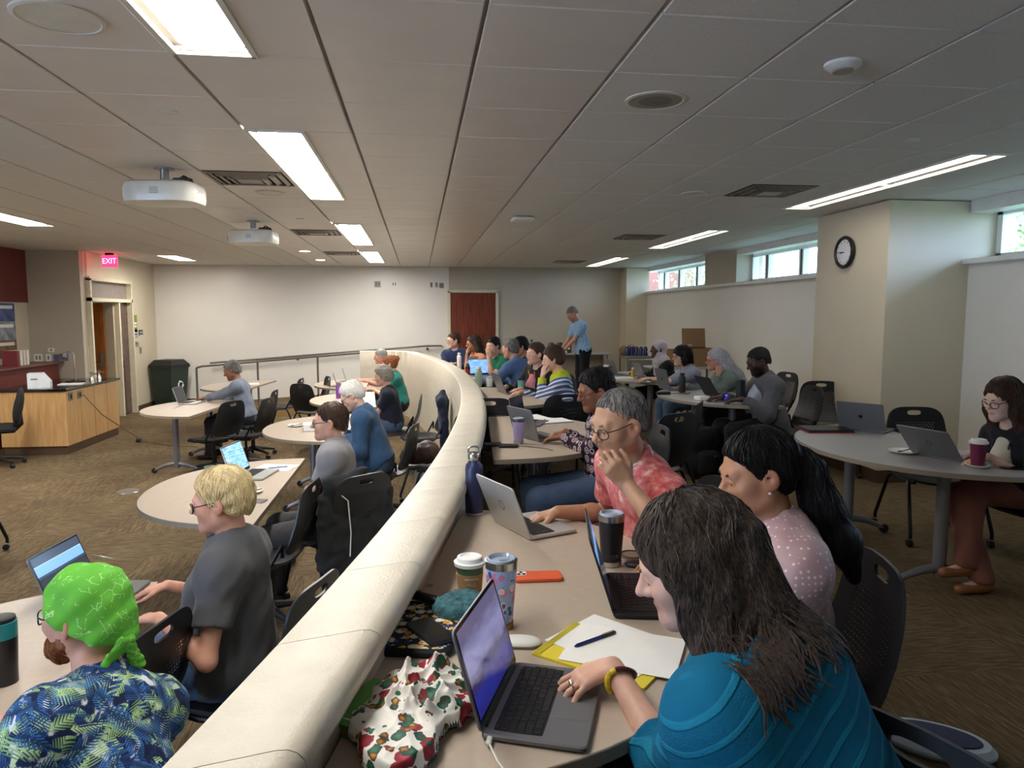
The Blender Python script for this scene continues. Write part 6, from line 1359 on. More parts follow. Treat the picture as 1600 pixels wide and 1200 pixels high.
# ------------------------------------------------------------------ far wall side table
laptop(.87, 9.75, ZT, 20, 'laptop with bright blue screen facing the camera on the far table', M_SPACE, .33, .22, 100, False, 'blue'); laptop(1.14, 9.95, ZT, 12, 'smaller blue screen laptop next to the man in green', M_BLACK, .3, .2, 100, False, 'blue'); laptop(.78, 10.75, ZT, 215, 'silver laptop seen from behind near the peach top woman', M_SILVER, .32, .22, 105, False, 'dark')
t = thing('soda_bottle', (.64, 9.35, ZT), 0, 'cola bottle with red label beside the curved wall', 'bottle'); MB().lathe([(0, 0), (.03, 0), (.033, .01), (.033, .14), (.028, .17), (.013, .205), (.012, .215)], 20, caps=False).build('body', M('cola_dark', '#1f0f0c', .15), t, True); MB().lathe([(.0337, .085), (.0337, .135)], 20, caps=False).build('label', M('cola_red', '#a3202c', .5), t, True); MB().lathe([(.014, .21), (.014, .228), (0, .228)], 14, caps=False).build('cap', M_WPLAST, t, True)
cup_paper(.76, 9.2, ZT, 'small white cup beside the cola bottle', .075, '#e4e2da', None, None, .035)
bottle(.62, 10.95, ZT, 'slim white water bottle near the farthest corner of the curved wall', M_WPLAST, .27, .036, M('pale_cap', '#d0d2d2', .4))
# ------------------------------------------------------------------ window side tables
cup_paper(2.62, 9.75, ZT, 'paper coffee cup with white lid at the back right table', .12)
laptop(2.83, 9.72, ZT, 95, 'grey laptop with stickers in front of the headscarf woman', M_SPACE, .32, .22, 112, False, 'dark', 'apple'); laptop(3.0, 9.0, ZT, 92, 'grey laptop of the woman with the black bob', M_SPACE, .32, .22, 112, False, 'dark', 'apple')
o = MB().box((0, 0, .001), (.21, .28, .002)).build('paper_sheet', M_PAPER, None, False, (2.72, 9.25, ZT), (0, 0, 1.2)); tag(o, 'white sheet at the back right table edge', 'paper'); slab('red_folder', 2.92, 9.15, ZT+.0, .16, .12, .008, 20, 'small red folder beside the white sheet', 'folder', M('red_card', '#b0524a', .6))
t = thing('sauce_bottle', (2.88, 9.35, ZT), 0, 'small yellow bottle with white cap on the back right table', 'bottle'); MB().lathe([(0, 0), (.028, 0), (.03, .01), (.03, .09), (.014, .11)], 18, caps=False).build('body', M('mustard', '#b08f2a', .4), t, True); MB().lathe([(.018, .108), (.018, .13), (0, .13)], 14, caps=False).build('cap', M_WPLAST, t, True)
laptop(2.86, 7.72, ZT, 94, 'dark laptop seen from behind in front of the silver haired woman', M_SPACE, .33, .23, 104, False, 'dark', 'apple'); laptop(3.12, 7.02, ZT, 95, 'black laptop tilted back in front of the blazer man', M_THINK, .33, .23, 122, False, 'dark')
bottle(2.84, 7.42, ZT, 'black water bottle with white marks on the blazer man\'s table', M('matte_black_steel', '#131316', .5), .22, .037); tumbler(3.1, 6.55, ZT, 'wide black insulated bottle beside the white plate', M('dark_bottle', '#19191d', .5), .2, .043, .044, None, M_BLACK, 'black', .01)
slab('power_adapter', 2.57, 7.25, ZT, .15, .06, .028, 8, 'black power adapter brick lying alone on the table', 'adapter', M_BLACK); t = thing('cable', (2.65, 7.27, ZT), 0, 'black cable curling from the power adapter brick', 'cable'); MB().tube([(0, 0, .01), (.1, .05, .003), (.2, -.03, .003), (.25, .05, .003), (.15, .1, .003)], .003, 6).build('cord', M_BLACK, t, True); MB().box((0, 0, .012), (.02, .012, .01)).build('plug', M_BLACK, t)
t = thing('camera_ball', (2.96, 6.6, ZT), 0, 'small dark device with glowing blue ring near the black bottle', 'device'); MB().lathe([(.03, 0), (.04, .02), (.04, .07), (.03, .085), (0, .088)], 24).build('housing', M_BLACK, t, True); MB().lathe([(.028, .001), (.026, .003), (0, .003)], 20, (0, -.04, .045), RX(math.pi/2)).build('lit_ring', EM('device_blue', '#3a2fb8', .8), t)
t = thing('napkin_box', (2.78, 6.72, ZT), .3, 'white napkins and cord pile behind the glowing device', 'napkins'); MB().box((0, 0, .02), (.13, .1, .04), ch=.006).build('napkins', M_PAPER, t); MB().tube([(.08, -.02, .03), (.14, .0, .05), (.2, .02, .03), (.22, -.06, .02), (.12, -.08, .02)], .009, 6).build('cord', M_BLACK, t)
def plate(x, y, z, lb, r=.085, fork=True):
    t = thing('plate', (x, y, z), .5, lb, 'plate', 'white paper plates'); MB().lathe([(0, .001), (r*.62, .001), (r*.75, .004), (r, .016), (r*.985, .018), (r*.74, .007), (r*.6, .005), (0, .005)], 32, caps=False).build('dish', M_WPLAST, t, True)
    if fork: MB().tube([(-.05, .01, .012), (.0, 0, .014), (.06, -.015, .022)], [.006, .003, .004], 6).build('fork', M_BLACK, t, True)
plate(3.29, 6.5, ZT, 'round white plate at the near edge of the blazer man\'s table'); plate(2.93, 3.95, ZT, 'oval looking white plate with a black fork on the right table')
laptop(3.26, 4.80, ZT, 128, 'dark grey laptop standing open and unattended on the right table', M_SPACE, .32, .22, 112, False, 'dark', 'apple')
t = thing('closed_laptop', (2.93, 4.80, ZT), math.radians(-8), 'closed black laptop in a red case at the round end of the table', 'laptop'); MB().prism(rrect(.33, .23, .014), 0, .008, .002).build('red_case', M('red_case', '#8c231f', .5), t); MB().prism(rrect(.32, .225, .012), .0078, .022, .003).build('closed_lid', M_THINK, t)
laptop(3.12, 3.80, ZT, 105, 'grey laptop with stickers in front of the woman in rust trousers', M_SPACE, .33, .23, 130, False, 'blue', 'oval')
cup_paper(3.06, 3.52, ZT+.003, 'maroon coffee cup with white lid on the right table', .135, '#6d1438', None, '#e8e4de', .043); plate(3.06, 3.52, ZT, 'small saucer plate under the maroon cup', .06, False); slab('smartphone', 3.24, 3.46, ZT, .075, .15, .009, 60, 'black smartphone at the right edge of the picture', 'phone', M_BEZEL, .01)
# ------------------------------------------------------------------ lower tables
laptop(-1.28, 3.0, ZLT, 84, 'laptop with dark blue screen in front of the blond woman', M_SPACE, .33, .225, 112, False, 'darkblue')
tumbler(-1.30, 2.33, ZLT, 'black and teal tumbler at the left edge of the lowest table', M('black_teal', '#17171a', .4), .2, .036, .042, None, M('teal_band', '#1f7f84', .4), 'black', .05); o = MB().box((0, 0, .001), (.21, .28, .002)).build('paper_sheet', M_PAPER, None, False, (-1.3, 2.0, ZLT), (0, 0, .2)); tag(o, 'white sheet near the bottom left corner', 'paper')
laptop(-1.17, 5.25, ZLT, 80, 'silver laptop with blue screen on the table of the man with crossed arms', M_SILVER, .33, .225, 108, False, 'blue')
cup_paper(-1.44, 5.1, ZLT, 'open paper cup with kraft sleeve by the silver laptop', .105, '#8fa08c', '#b39a76', None, .042); o = MB().box((0, 0, .001), (.21, .28, .002)).build('paper_sheet', M_PAPER, None, False, (-1.08, 5.5, ZLT), (0, 0, 1.3)); tag(o, 'white sheet with a blue pen behind the silver laptop', 'paper'); t = thing('pen', (-1.06, 5.48, ZLT+.006), .3, 'blue pen lying on the white sheet by the silver laptop', 'pen'); MB().tube([(-.07, 0, 0), (.05, 0, 0)], .004, 8).build('barrel', M('pen_bright_blue', '#2f58a8', .3), t, True); MB().tube([(.05, 0, 0), (.07, 0, 0)], [.0045, .003], 8).build('cap', M('pen_cap', '#223a70', .3), t, True)
plate(-1.08, 4.72, ZLT, 'small white plate with leftovers behind the blond head', .07); slab('smartphone', -1.02, 4.5, ZLT, .075, .15, .009, 75, 'grey phone lying behind the blond head', 'phone', M_ALU)
t = thing('thick_book', (-1.08, 7.32, ZLT), math.radians(10), 'thick white paperback lying on the blue sweater man\'s table', 'book'); MB().box((0, 0, .03), (.15, .21, .056)).build('page_block', M_PAPER, t); MB().box((0, 0, .059), (.155, .215, .003)).build('cover', M_WPLAST, t); plate(-1.27, 7.55, ZLT, 'white plate beside the thick paperback', .08)
t = thing('water_bottle', (-1.10, 10.05, ZLT), 0, 'purple water bottle with grey cap on a lower table', 'bottle', 'water bottles'); MB().lathe([(0, 0), (.038, 0), (.04, .01), (.04, .16), (.03, .18)], 22, caps=False).build('body', M('purple_plastic', '#7a3f97', .3), t, True); MB().lathe([(.033, .178), (.033, .22), (.02, .225), (0, .225)], 18, caps=False).build('cap', M('grey_cap', '#6b6870', .4), t, True)
laptop(-2.95, 9.72, ZLT, 86, 'white laptop of the man typing alone', M_SILVER, .31, .215, 108, False, 'dark'); laptop(-1.15, 12.65, ZLT, 96, 'dark laptop farthest back on the lower level', M_SPACE, .31, .215, 105, False, 'dark'); laptop(-1.2, 11.75, ZLT, 96, 'grey laptop of the person with the hair bun', M_SPACE, .31, .215, 108, False, 'dark')
o = MB().box((0, 0, .004), (.21, .28, .008)).build('paper_stack', M_PAPER, None, False, (-2.75, 12.3, ZLT), (0, 0, .2)); tag(o, 'stack of white paper on the empty back table by the ramp', 'paper'); o = MB().box((0, 0, .001), (.21, .28, .002)).build('paper_sheet', M_PAPER, None, False, (-1.0, 11.3, ZLT), (0, 0, .2)); tag(o, 'white sheet under the arms of the bun haired person', 'paper')
# ------------------------------------------------------------------ empty chairs
chair(1.66, 5.05, 0, 118, 'empty grey black chair behind the coral shirt man'); chair(1.95, 5.55, 0, 150, 'empty chair partly hidden behind another beside the black backpack')
chair(1.25, 6.35, 0, 95, 'empty black chair between the second and third tables')
chair(4.05, 6.62, 0, 250, 'empty black chair standing against the column side')
chair(4.1, 8.0, 0, 190, 'empty tall backed chair half behind the column'); chair(3.72, 7.75, 0, 180, 'empty black chair behind the blazer man'); chair(3.7, 8.7, 0, 185, 'empty black chair beside the cardboard box')
chair(3.62, 4.55, 0, 260, 'empty perforated chair at the far side of the right table'); chair(4.0, 4.25, 0, 225, 'empty perforated chair behind the woman in rust trousers')
chair(-1.15, 2.46, ZL+.0, 165, 'empty black chair between the bandana man and the blond woman', 'star')
chair(-.95, 4.38, ZL, 172, 'empty black chair behind the blond woman at the paper cup table', 'star')
chair(-2.42, 8.75, ZL, 150, 'empty star base chair pushed to the lone man\'s table', 'star'); chair(-2.1, 8.95, ZL, 165, 'second empty star base chair next to the lone man\'s back', 'star')
chair(-2.15, 11.6, ZL, 175, 'empty chair pushed to the back table by the ramp'); chair(-1.75, 11.75, ZL, 200, 'empty star base chair turned toward the ramp', 'star'); chair(-1.55, 10.9, ZL, 60, 'low empty chair in front of the ramp trim')
chair(.10, 6.9, ZL, 190, 'empty black chair with a brown bag beside the curved wall'); chair(.02, 8.5, ZL, 190, 'black chair with a navy jacket beside the curved wall', 'star')
S = Sdf(); o_ = np.array([.14, 8.48, ZL]); S.cap(o_+np.array([.12, -.16, .88]), o_+np.array([.12, .16, .88]), .06, k=.03); S.cap(o_+np.array([.14, 0, .8]), o_+np.array([.16, -.02, .25]), .2, .17, k=.04, flat=((1, 0, 0), .3)); S.disp = wrinkle(52, .012, .1); o = link('jacket', sdf_mesh('jacket', [S.mesh(.011)], fabric('dark_navy_jacket', '#20263c'), o_, lambda P: P-o_), None, o_); tag(o, 'navy jacket hung over a chair beside the curved wall', 'jacket')
lump('handbag', (.0, 6.85, ZL+.46), [((-.1, 0, .08), (.1, 0, .1), .09, .1), ((0, .05, .1), (.08, .05, .16), .08, .06)], 'dark brown leather bag on the chair beside the curved wall', 'bag', fabric('brown_leather', '#3a2620', rough=.5), 73)
lump('grey_backpack', (.12, 7.55, ZL), [((0, 0, .14), (0, 0, .36), .13, .11), ((-.1, 0, .12), (-.1, 0, .24), .08, .07)], 'grey backpack on the floor beside the curved wall', 'backpack', fabric('grey_canvas', '#77757a'), 74)
def backpack(x, y, z, rz, lb):
    t = thing('backpack', (x, y, z), math.radians(rz), lb, 'backpack')
    S = Sdf(); S.cap((-.08, 0, .14), (.08, 0, .14), .13, k=.08); S.cap((-.06, 0, .38), (.06, 0, .38), .12, k=.08); S.disp = wrinkle(75, .005, .1); link('main_pack', sdf_mesh('main_pack', [S.mesh(.01)], fabric('black_nylon_pack', '#141417')), t)
    S = Sdf(); S.cap((-.06, -.11, .13), (.06, -.11, .13), .075, k=.04); S.cap((-.05, -.11, .22), (.05, -.11, .22), .07, k=.04); link('front_pocket', sdf_mesh('front_pocket', [S.mesh(.01)], fabric('black_nylon_pack', '#141417')), t)
    MB().tube([(-.03, 0, .49), (-.025, 0, .54), (.025, 0, .54), (.03, 0, .49)], .007, 8).build('top_handle', M_BLACK, t, True); MB().box((.02, -.185, .24), (.03, .004, .015)).build('logo_tab', M_ALU, t)
    for e in (-1, 1): MB().tube([(e*.07, .1, .45), (e*.09, .17, .3), (e*.08, .12, .1)], .014, 8).build('strap', M_BLACK, t, True)
backpack(2.72, 6.55, 0, 15, 'black backpack standing on the floor behind the ponytail woman')
t = thing('oval_foot_pad', tuple(atz(1462, 1168, 0)), math.radians(-35), 'oval white rimmed pad with dark blue top on the floor at bottom right', 'pad'); MB().prism([(.19*math.cos(a), .11*math.sin(a)) for a in np.linspace(0, 6.28, 40, endpoint=False)], 0, .05, .02).build('rim', M('pale_blue_rim', '#aebccb', .35), t, True); MB().prism([(.145*math.cos(a), .07*math.sin(a)) for a in np.linspace(0, 6.28, 36, endpoint=False)], .048, .056, .003).build('top_pad', M('blue_black_pad', '#20284f', .6), t, True)
chair(-3.45, 5.75, ZL, 20, 'black chair at the left edge showing one leg')
# ------------------------------------------------------------------ back counter and cart
t = thing('serving_table', (3.25, 15.25, 0), 0, 'narrow serving table against the back wall with food containers', 'table'); MB().box((0, 0, .74), (1.8, .6, .035), ch=.006).build('tabletop', M_TOPG, t); [MB().tube([(sx*.8, sy*.22, 0), (sx*.8, sy*.22, .72)], .02, 8).build('leg', M_LEG, t, True) for sx in (-1, 1) for sy in (-1, 1)]; MB().box((0, .26, .4), (1.7, .02, .6)).build('modesty_panel', M_TAN, t)
zc = .7585
for k, (x, y, lb) in enumerate(((2.85, 15.2, 'leftmost black airpot coffee dispenser on the serving table'), (3.05, 15.25, 'middle black airpot coffee dispenser on the serving table'), (3.22, 15.2, 'right black airpot coffee dispenser on the serving table'))):
    t = thing('airpot', (x, y, zc), 0, lb, 'dispenser', 'coffee airpots'); MB().lathe([(0, 0), (.075, 0), (.075, .18), (.06, .22), (0, .225)], 20, caps=False).build('body', M('airpot_grey', '#4d4d50', .35, .4), t, True); MB().tube([(0, -.04, .225), (0, -.1, .22), (0, -.1, .19)], .012, 8).build('spout', M_BLACK, t, True); MB().box((0, -.076, .1), (.05, .004, .04)).build('tag', M_PAPER, t)
bottle(2.42, 15.2, zc, 'grey water bottle at the left end of the serving table', M('grey_steel_bottle', '#6b7478', .35), .3, .042)
t = thing('food_bag', (3.05, 14.98, zc), .2, 'white paper food bags heaped on the serving table', 'bag'); MB().prism(rrect(.2, .12, .03), 0, .06, .02).build('bag', M_PAPER, t, True); MB().prism(rrect(.12, .1, .03), .055, .1, .02).build('bag_top', M_PAPER, t, True)
cup_paper(3.42, 15.0, zc, 'kraft cup in front of the standing man', .16, '#c2a678', '#a8865a', None, .06)
t = thing('utility_cart', (4.05, 12.6, 0), 0, 'grey utility cart holding blue bottles near the window wall', 'cart')
for z in (.25, .82): MB().box((0, 0, z), (.75, .5, .05), ch=.01).build('tray', M('cart_grey', '#7d7f78', .5), t)
for sx in (-1, 1):
    for sy in (-1, 1): MB().tube([(sx*.35, sy*.22, .06), (sx*.35, sy*.22, .84)], .018, 8).build('post', M('cart_grey', '#7d7f78'), t, True); MB().lathe([(.045, -.015), (.05, 0), (.045, .015)], 12, (sx*.35, sy*.22, .05), RX(math.pi/2)).build('castor', M_BLACK, t, True)
MB().box((0, -.24, .6), (.7, .02, .35)).build('front_panel', M('cart_grey', '#7d7f78'), t)
for k in range(5):
    t = thing('water_bottle', (3.74+.085*k, 12.5, .8455), 0, ['leftmost', 'second', 'middle', 'fourth', 'rightmost'][k]+' dark blue bottle in the row on the utility cart', 'bottle', 'blue bottles on the cart'); MB().lathe([(0, 0), (.037, 0), (.038, .12), (.028, .15), (.016, .17)], 16, caps=False).build('body', M('blue_bottle', '#27356b', .25), t, True); MB().lathe([(.018, .168), (.018, .185), (0, .185)], 12, caps=False).build('cap', M_WPLAST, t, True)
t = thing('food_tub', (4.2, 12.45, .8455), 0, 'white food tub on the right of the utility cart', 'tub'); MB().lathe([(0, 0), (.09, 0), (.1, .07), (0, .07)], 24, caps=False).build('tub', M_WPLAST, t, True); MB().lathe([(.105, .068), (.105, .085), (0, .088)], 24, caps=False).build('lid', M_WPLAST, t, True)
M_KRAFT = M('cardboard', '#8a6b4a', .8, bump=.1)
def carton(x, y, z, w, d, h_, rz, lb, flap=True):
    t = thing('cardboard_box', (x, y, z), math.radians(rz), lb, 'box', 'cardboard boxes')
    b = MB(); th_ = .008; b.box((0, 0, th_/2), (w, d, th_)); [b.box((e*(w/2-th_/2), 0, h_/2), (th_, d, h_)) for e in (-1, 1)]; [b.box((0, e*(d/2-th_/2), h_/2), (w, th_, h_)) for e in (-1, 1)]; b.build('carton', M_KRAFT, t)
    if flap: MB().box((0, d/2+.0, h_+.16), (w, th_, .32), R=RX(-.12)).build('flap', M_KRAFT, t); MB().box((-w/2-.05, 0, h_+.03), (.12, d, th_), R=RY(-.5)).build('flap', M_KRAFT, t)
t = thing('side_table', (4.35, 11.3, 0), 0, 'small grey table under the cardboard boxes by the window wall', 'table'); MB().box((0, 0, .72), (1.2, .6, .03), ch=.005).build('tabletop', M_TOPG, t); [MB().tube([(sx*.5, sy*.24, 0), (sx*.5, sy*.24, .71)], .02, 8).build('leg', M_LEG, t, True) for sx in (-1, 1) for sy in (-1, 1)]
carton(4.6, 11.3, .7355, .42, .4, .3, 5, 'open cardboard box with a tall flap by the window wall'); carton(4.1, 11.35, .7355, .35, .35, .28, -8, 'smaller cardboard box left of the tall flapped one', False); lump('paper_bag', (3.75, 12.6+.0, .8455), [((0, .1, .08), (.12, .1, .1), .1, .09)], 'crumpled brown paper bag on the cart behind the bottles', 'bag', M_KRAFT, 76)
# ------------------------------------------------------------------ wall things
t = thing('wall_clock', (4.262, 6.75, 2.205), 0, 'round black framed clock on the cream column', 'clock'); RC = RY(-math.pi/2)
MB().lathe([(.155, 0), (.162, .02), (.155, .035), (.135, .038), (.128, .028), (.125, .02)], 40, (0, 0, 0), RC, False).build('rim', M_BLACK, t, True); MB().lathe([(0, .02), (.128, .02)], 36, (0, 0, 0), RC, False).build('face', M('clock_face', '#d9d9dc', .5), t)
for k in range(12):
    a = math.pi/6*k; MB().box((-.0215, math.sin(a)*.108, math.cos(a)*.108), (.001, .006, .02), R=RX(a)).build('hour_mark', M_BLACK, t)
for nm, L_, a, wd in (('hour_hand', .065, math.radians(265), .009), ('minute_hand', .1, math.radians(272), .006)): MB().box((-.023, -math.sin(a)*L_/2*1., math.cos(a)*L_/2), (.001, wd, L_), R=RX(a)).build(nm, M_BLACK, t)
def wallplate(p_, sz, ax, lb, mat, holes=2):
    t = thing('wall_plate', p_, 0, lb, 'wall plate', 'switches and outlets'); d = (sz[0], .012, sz[1]) if ax == 'y' else (.012, sz[0], sz[1]); MB().box((0, 0, 0), d, ch=.002).build('plate', mat, t); dk = M('socket_dark', '#5a5650', .5)
    for k in range(holes):
        o = (k-(holes-1)/2)*sz[0]/max(1, holes)*.8; e = (o, -.0065, 0) if ax == 'y' else (.0065 if p_[0] < -1 else -.0065, o, 0); MB().box(e, (.02, .004, sz[1]*.5) if ax == 'y' else (.004, .02, sz[1]*.5)).build('rocker', dk, t)
gp = M('grey_plate', '#8d8a84', .4); wp = M_WPLAST
for u, v, s_, lb, hl in ((590, 444, (.13, .13), 'square grey plate high on the white wall, left of two', 2), (616, 444, (.13, .13), 'square pale plate high on the white wall, right of two', 2), (674, 445, (.05, .11), 'narrow grey plate near the cherry door, leftmost of three', 1), (682, 445, (.05, .11), 'narrow grey plate near the cherry door, middle of three', 1), (690, 446, (.1, .11), 'wider grey plate near the cherry door, rightmost of three', 2)):
    wallplate(tuple(aty(u, v, 15.99)), s_, 'y', lb, gp if '616' != str(u) else wp, hl)
for u, v, s_, lb, hl in ((60, 559, (.13, .13), 'double framed switch plate on the grey left wall', 2), (76, 559, (.08, .12), 'single switch plate on the grey left wall', 1), (88, 559, (.09, .12), 'blue grey data plate on the grey left wall', 1), (100, 558, (.13, .12), 'wide blue grey data plate on the grey left wall', 2), (80, 547, (.1, .07), 'small white sensor above the switches on the grey wall', 1)):
    wallplate(tuple(aty(u, v, 12.652)), s_, 'y', lb, M('blue_grey_plate', '#6a6c86', .4) if 'blue' in lb else wp, hl)
def atx(u, v, X): d_ = ray(u, v); return np.array([0, 0, HC])+d_*X/d_[0]
for u, v, s_, lb, cc, tx in ((211, 506, (.2, .34), 'green notice on the wall right of the left door', '#7f8a3a', None), (211, 521, (.22, .16), 'blue notice under the green one', '#3f557f', None), (220, 520, (.2, .12), 'dark grey sign beside the blue notice', '#4a4f57', None)):
    p_ = atx(u, v, -5.492); t = thing('notice', tuple(p_), 0, lb, 'sign'); MB().box((0, 0, 0), (.006, s_[0], s_[1])).build('sheet', M('notice_'+cc, cc, .6), t)
    for k in range(2): MB().box((.004, 0, -.05+.06*k), (.002, s_[0]*.7, s_[1]*.12)).build('printed_band', M_PAPER, t)
p_ = atx(213, 537, -5.49); t = thing('wall_hook', tuple(p_), 0, 'metal wall bracket between the notices and the recycling bin', 'bracket'); MB().box((.0, 0, 0), (.02, .12, .1), ch=.005).build('plate', M_ALU, t); MB().tube([(.01, -.04, 0), (.06, -.05, .02), (.06, -.06, -.06)], .01, 8).build('arm', M_ALU, t, True)
wallplate(tuple(atx(220, 547, -5.49)), (.08, .13), 'x', 'grey switch plate beside the metal wall bracket', gp, 1)
o_ = fL(.745); p_ = np.array([o_[0]-.004, o_[1], .12]); wallplate(tuple(np.array([.33, 9.0, .14])), (.08, .12), 'x', 'outlet plate low on the curved wall', gp, 1)
# recycling bin
t = thing('recycling_bin', (-5.12, 15.55, ZL), math.radians(-20), 'dark green recycling bin with black lid in the back left corner', 'bin'); b = MB(); n_ = 4
def frus(mb, w0, d0, w1, d1, z0, z1): mb.add([(-w0/2, -d0/2, z0), (w0/2, -d0/2, z0), (w0/2, d0/2, z0), (-w0/2, d0/2, z0), (-w1/2, -d1/2, z1), (w1/2, -d1/2, z1), (w1/2, d1/2, z1), (-w1/2, d1/2, z1)], [(3, 2, 1, 0), (4, 5, 6, 7), (0, 1, 5, 4), (1, 2, 6, 5), (2, 3, 7, 6), (3, 0, 4, 7)])
b = MB(); frus(b, .40, .42, .5, .56, .02, .84); b.build('bin_body', M('bin_green', '#1c2e26', .5), t); b = MB(); frus(b, .53, .59, .53, .59, .80, .87); frus(b, .52, .57, .4, .4, .87, .97); b.build('lid', M('bin_black', '#121417', .45), t)
RR = MB(); 
for k in range(3):
    a0 = k*2.094+.3; RR.tube([(.252, .07*math.cos(a), .45+.07*math.sin(a)) for a in np.linspace(a0, a0+1.5, 6)], .012, 6); a1 = a0+1.5; RR.lathe([(.026, 0), (.0, .035)], 8, (.25, .07*math.cos(a1), .45+.07*math.sin(a1)), RX(a1))
RR.build('recycling_mark', M_WPLAST, t); MB().box((.256, 0, .45), (.004, .001, .001)).build('mark_centre', M_WPLAST, t)
# lectern desk
xa, ya, xb, yb = -5.55, 10.25, -4.72, 11.95
t = thing('lectern_desk', ((xa+xb)/2, (ya+yb)/2, ZL), math.radians(0), 'maple lectern desk with black stone top near the left door', 'desk'); w_, d_ = xb-xa, yb-ya
MB().box((0, 0, .06), (w_-.04, d_-.04, .12)).build('plinth', M_BASE, t); MB().box((0, 0, .49), (w_, d_, .74)).build('cabinet', M_MAPLE, t); MB().box((0, 0, .885), (w_+.06, d_+.06, .03), ch=.004).build('stone_top', M('black_stone', '#16161a', .12), t)
for k in range(1, 4): MB().box((w_/2+.001, -d_/2+d_*k/4, .49), (.003, .004, .74)).build('panel_joint', M('joint_brown', '#8a6238', .6), t)
for y_ in (-.72, -.45): q = MB().box((w_/2+.006, y_, .78), (.012, .12, .11), ch=.003).build('outlet', M_ALU, t); MB().box((w_/2+.013, y_, .78), (.004, .05, .06)).build('socket', M_BLACK, t)
zt = ZL+.9005
t = thing('tissue_box', (-5.15, 10.5, zt), .3, 'white slanted box standing on the lectern desk', 'box'); MB().add([(-.13, -.1, 0), (.13, -.1, 0), (.13, .1, 0), (-.13, .1, 0), (-.13, -.1, .2), (.04, -.1, .2), (.04, .1, .2), (-.13, .1, .2), (.13, -.1, .08), (.13, .1, .08)], [(3, 2, 1, 0), (4, 5, 6, 7), (0, 1, 8, 5, 4), (2, 3, 7, 6, 9), (0, 4, 7, 3), (1, 2, 9, 8), (5, 8, 9, 6)]).build('shell', M('pale_blue_white', '#dfe3e6', .4), t); MB().box((-.05, -.101, .12), (.08, .003, .02)).build('slot', M_ALU, t)
t = thing('document_camera', (-5.05, 11.3, zt), 0, 'document camera on a thin arm standing on the lectern desk', 'camera'); MB().lathe([(.13, 0), (.13, .015), (.05, .03), (.02, .04)], 20).build('base', M_BLACK, t, True); MB().tube([(0, 0, .03), (0, 0, .42), (-.05, -.02, .45), (-.1, -.03, .44)], .01, 8).build('arm', M_STEEL, t, True); MB().box((-.12, -.03, .40), (.05, .05, .08), ch=.01).build('camera_head', M_ALU, t)
for k, (x, y, lb) in enumerate(((-4.95, 11.6, 'nearer chrome tap on the lectern desk'), (-4.95, 11.85, 'farther chrome tap on the lectern desk'))): t = thing('lab_tap', (x, y, zt), 0, lb, 'tap', 'chrome taps'); MB().lathe([(.035, 0), (.03, .03), (.018, .06), (.018, .1)], 14).build('body', M_STEEL, t, True); MB().tube([(0, 0, .08), (.06, -.02, .1), (.1, -.03, .09)], .009, 8).build('nozzle', M_STEEL, t, True); MB().box((0, 0, .115), (.06, .015, .015)).build('lever', M_STEEL, t)
o = MB().box((0, 0, .004), (.3, .24, .008)).build('paper_stack', M_PAPER, None, False, (-4.95, 10.95, zt), (0, 0, .2)); tag(o, 'white papers lying on the lectern desk', 'paper')
t = thing('extension_cord', (-4.705, 10.65, .47), 0, 'extension cord from the lectern desk outlet down to the carpet', 'cord'); ec = atz(219, 690, ZL); MB().tube([(0, 0, 0), (.05, 0, -.02), (.25, .05, -.3), (ec[0]+4.705, ec[1]-10.65, -.74), (ec[0]+4.705+.02, ec[1]-10.65, -.75)], .009, 6).build('cord', M('cord_tan', '#6a5636', .6), t, True); MB().box((ec[0]+4.705, ec[1]-10.65-.05, -.745), (.06, .16, .05), rz=.2, ch=.01).build('socket_block', M_BLACK, t); MB().tube([(ec[0]+4.705, ec[1]-10.65, -.76), (ec[0]+4.705+.5, ec[1]-10.65-.4, -.772), (ec[0]+4.705+1.0, ec[1]-10.65-.6, -.772)], .005, 6).build('thin_cord', M('cord_tan', '#6a5636'), t, True)
o = MB().lathe([(.12, 0), (.115, .006), (.0, .006)], 28).build('floor_box_cover', M_ALU, None, True, tuple(atz(200, 768, ZL)+np.array([0, 0, .001]))); tag(o, 'round metal floor box cover in the lower carpet', 'floor box')
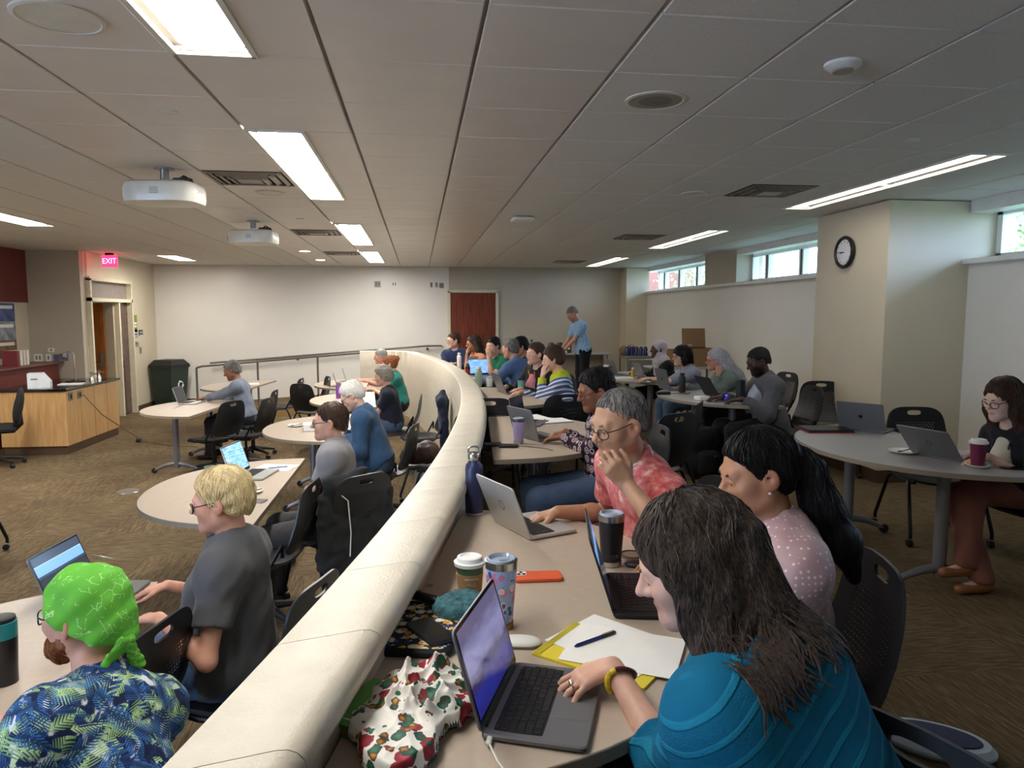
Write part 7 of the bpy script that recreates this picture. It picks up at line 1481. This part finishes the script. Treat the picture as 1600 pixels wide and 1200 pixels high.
# task chair by the lectern
t = thing('office_chair', (-5.25, 9.55, ZL), math.radians(115), 'black upholstered office chair beside the lectern desk', 'chair'); b = MB(); MB().prism(rrect(.48, .47, .12), .44, .52, .025).build('seat', M('black_fabric', '#151517', .9), t, True)
S = Sdf(); [S.cap((-.12, -.24-.03*k, .62+.13*k), (.12, -.24-.03*k, .62+.13*k), .12-.012*k, k=.06, flat=((0, 1, 0), .3)) for k in range(3)]; link('backrest', sdf_mesh('backrest', [S.mesh(.012)], MATS['black_fabric']), t); MB().tube([(0, -.02, .43), (0, -.2, .43), (0, -.29, .52), (0, -.28, .65)], .022, 8).build('back_support', M_BLACK, t, True); MB().tube([(0, 0, .44), (0, 0, .3), (0, 0, .29), (0, 0, .1)], [.018, .018, .028, .03], 12).build('gas_column', M_BLACKM, t, True)
for k in range(5): a = 2*math.pi*k/5; MB().tube([(0, 0, .12), (.3*math.cos(a), .3*math.sin(a), .075)], [.03, .016], 8).build('star_arm', M_BLACK, t, True); MB().lathe([(.026, -.02), (.028, 0), (.026, .02)], 12, (.3*math.cos(a), .3*math.sin(a), .03), RZ(a) @ RX(math.pi/2)).build('castor', M_BLACK, t, True)
# red cabinet with counter, books and posters on the far left wall
t = thing('red_cabinet', (-6.06, 11.6, ZL), 0, 'dark red wall cabinet with brown counter at the far left', 'cabinet'); MB().box((0, 0, .55), (.4, 1.9, 1.1)).build('body', M_RED, t); MB().box((.02, 0, 1.115), (.5, 2.0, .03), ch=.005).build('counter', M('brown_counter', '#6b3a30', .4), t); MB().box((.203, .4, .75), (.006, .02, .12)).build('handle', M_ALU, t)
for k, (nm, cc) in enumerate((('maroon', '#7d2a35'), ('white', '#d6d2c6'), ('cream', '#c9c2ae'), ('ivory', '#d8d5cc'))): t = thing('textbook', (-6.05, 11.55+.09*k, ZL+1.1305), 0, nm+' hardback standing on the far left counter', 'book', 'books on the counter'); MB().box((0, 0, .11), (.2, .06, .215)).build('page_block', M_PAPER, t); MB().box((.102, 0, .11), (.006, .068, .225)).build('spine', M('spine_'+nm, cc, .5), t); [MB().box((0, e*.032, .11), (.205, .004, .225)).build('cover', M('spine_'+nm, cc), t) for e in (-1, 1)]
for k, (z, cc, lb) in enumerate(((1.62, '#51608c', 'blue poster highest on the far left wall'), (1.33, '#8f939c', 'grey mountain poster in the middle of the far left wall'), (1.05, '#7a5a3c', 'orange and green poster lowest on the far left wall'))): t = thing('poster', (-6.322, 11.95, z), 0, lb, 'poster'); MB().box((0, 0, 0), (.006, .62, .28)).build('sheet', M('poster_'+cc, cc, .6, var=.5, vs=7), t); MB().box((.004, 0, .08), (.002, .5, .05)).build('title_band', M_PAPER, t)
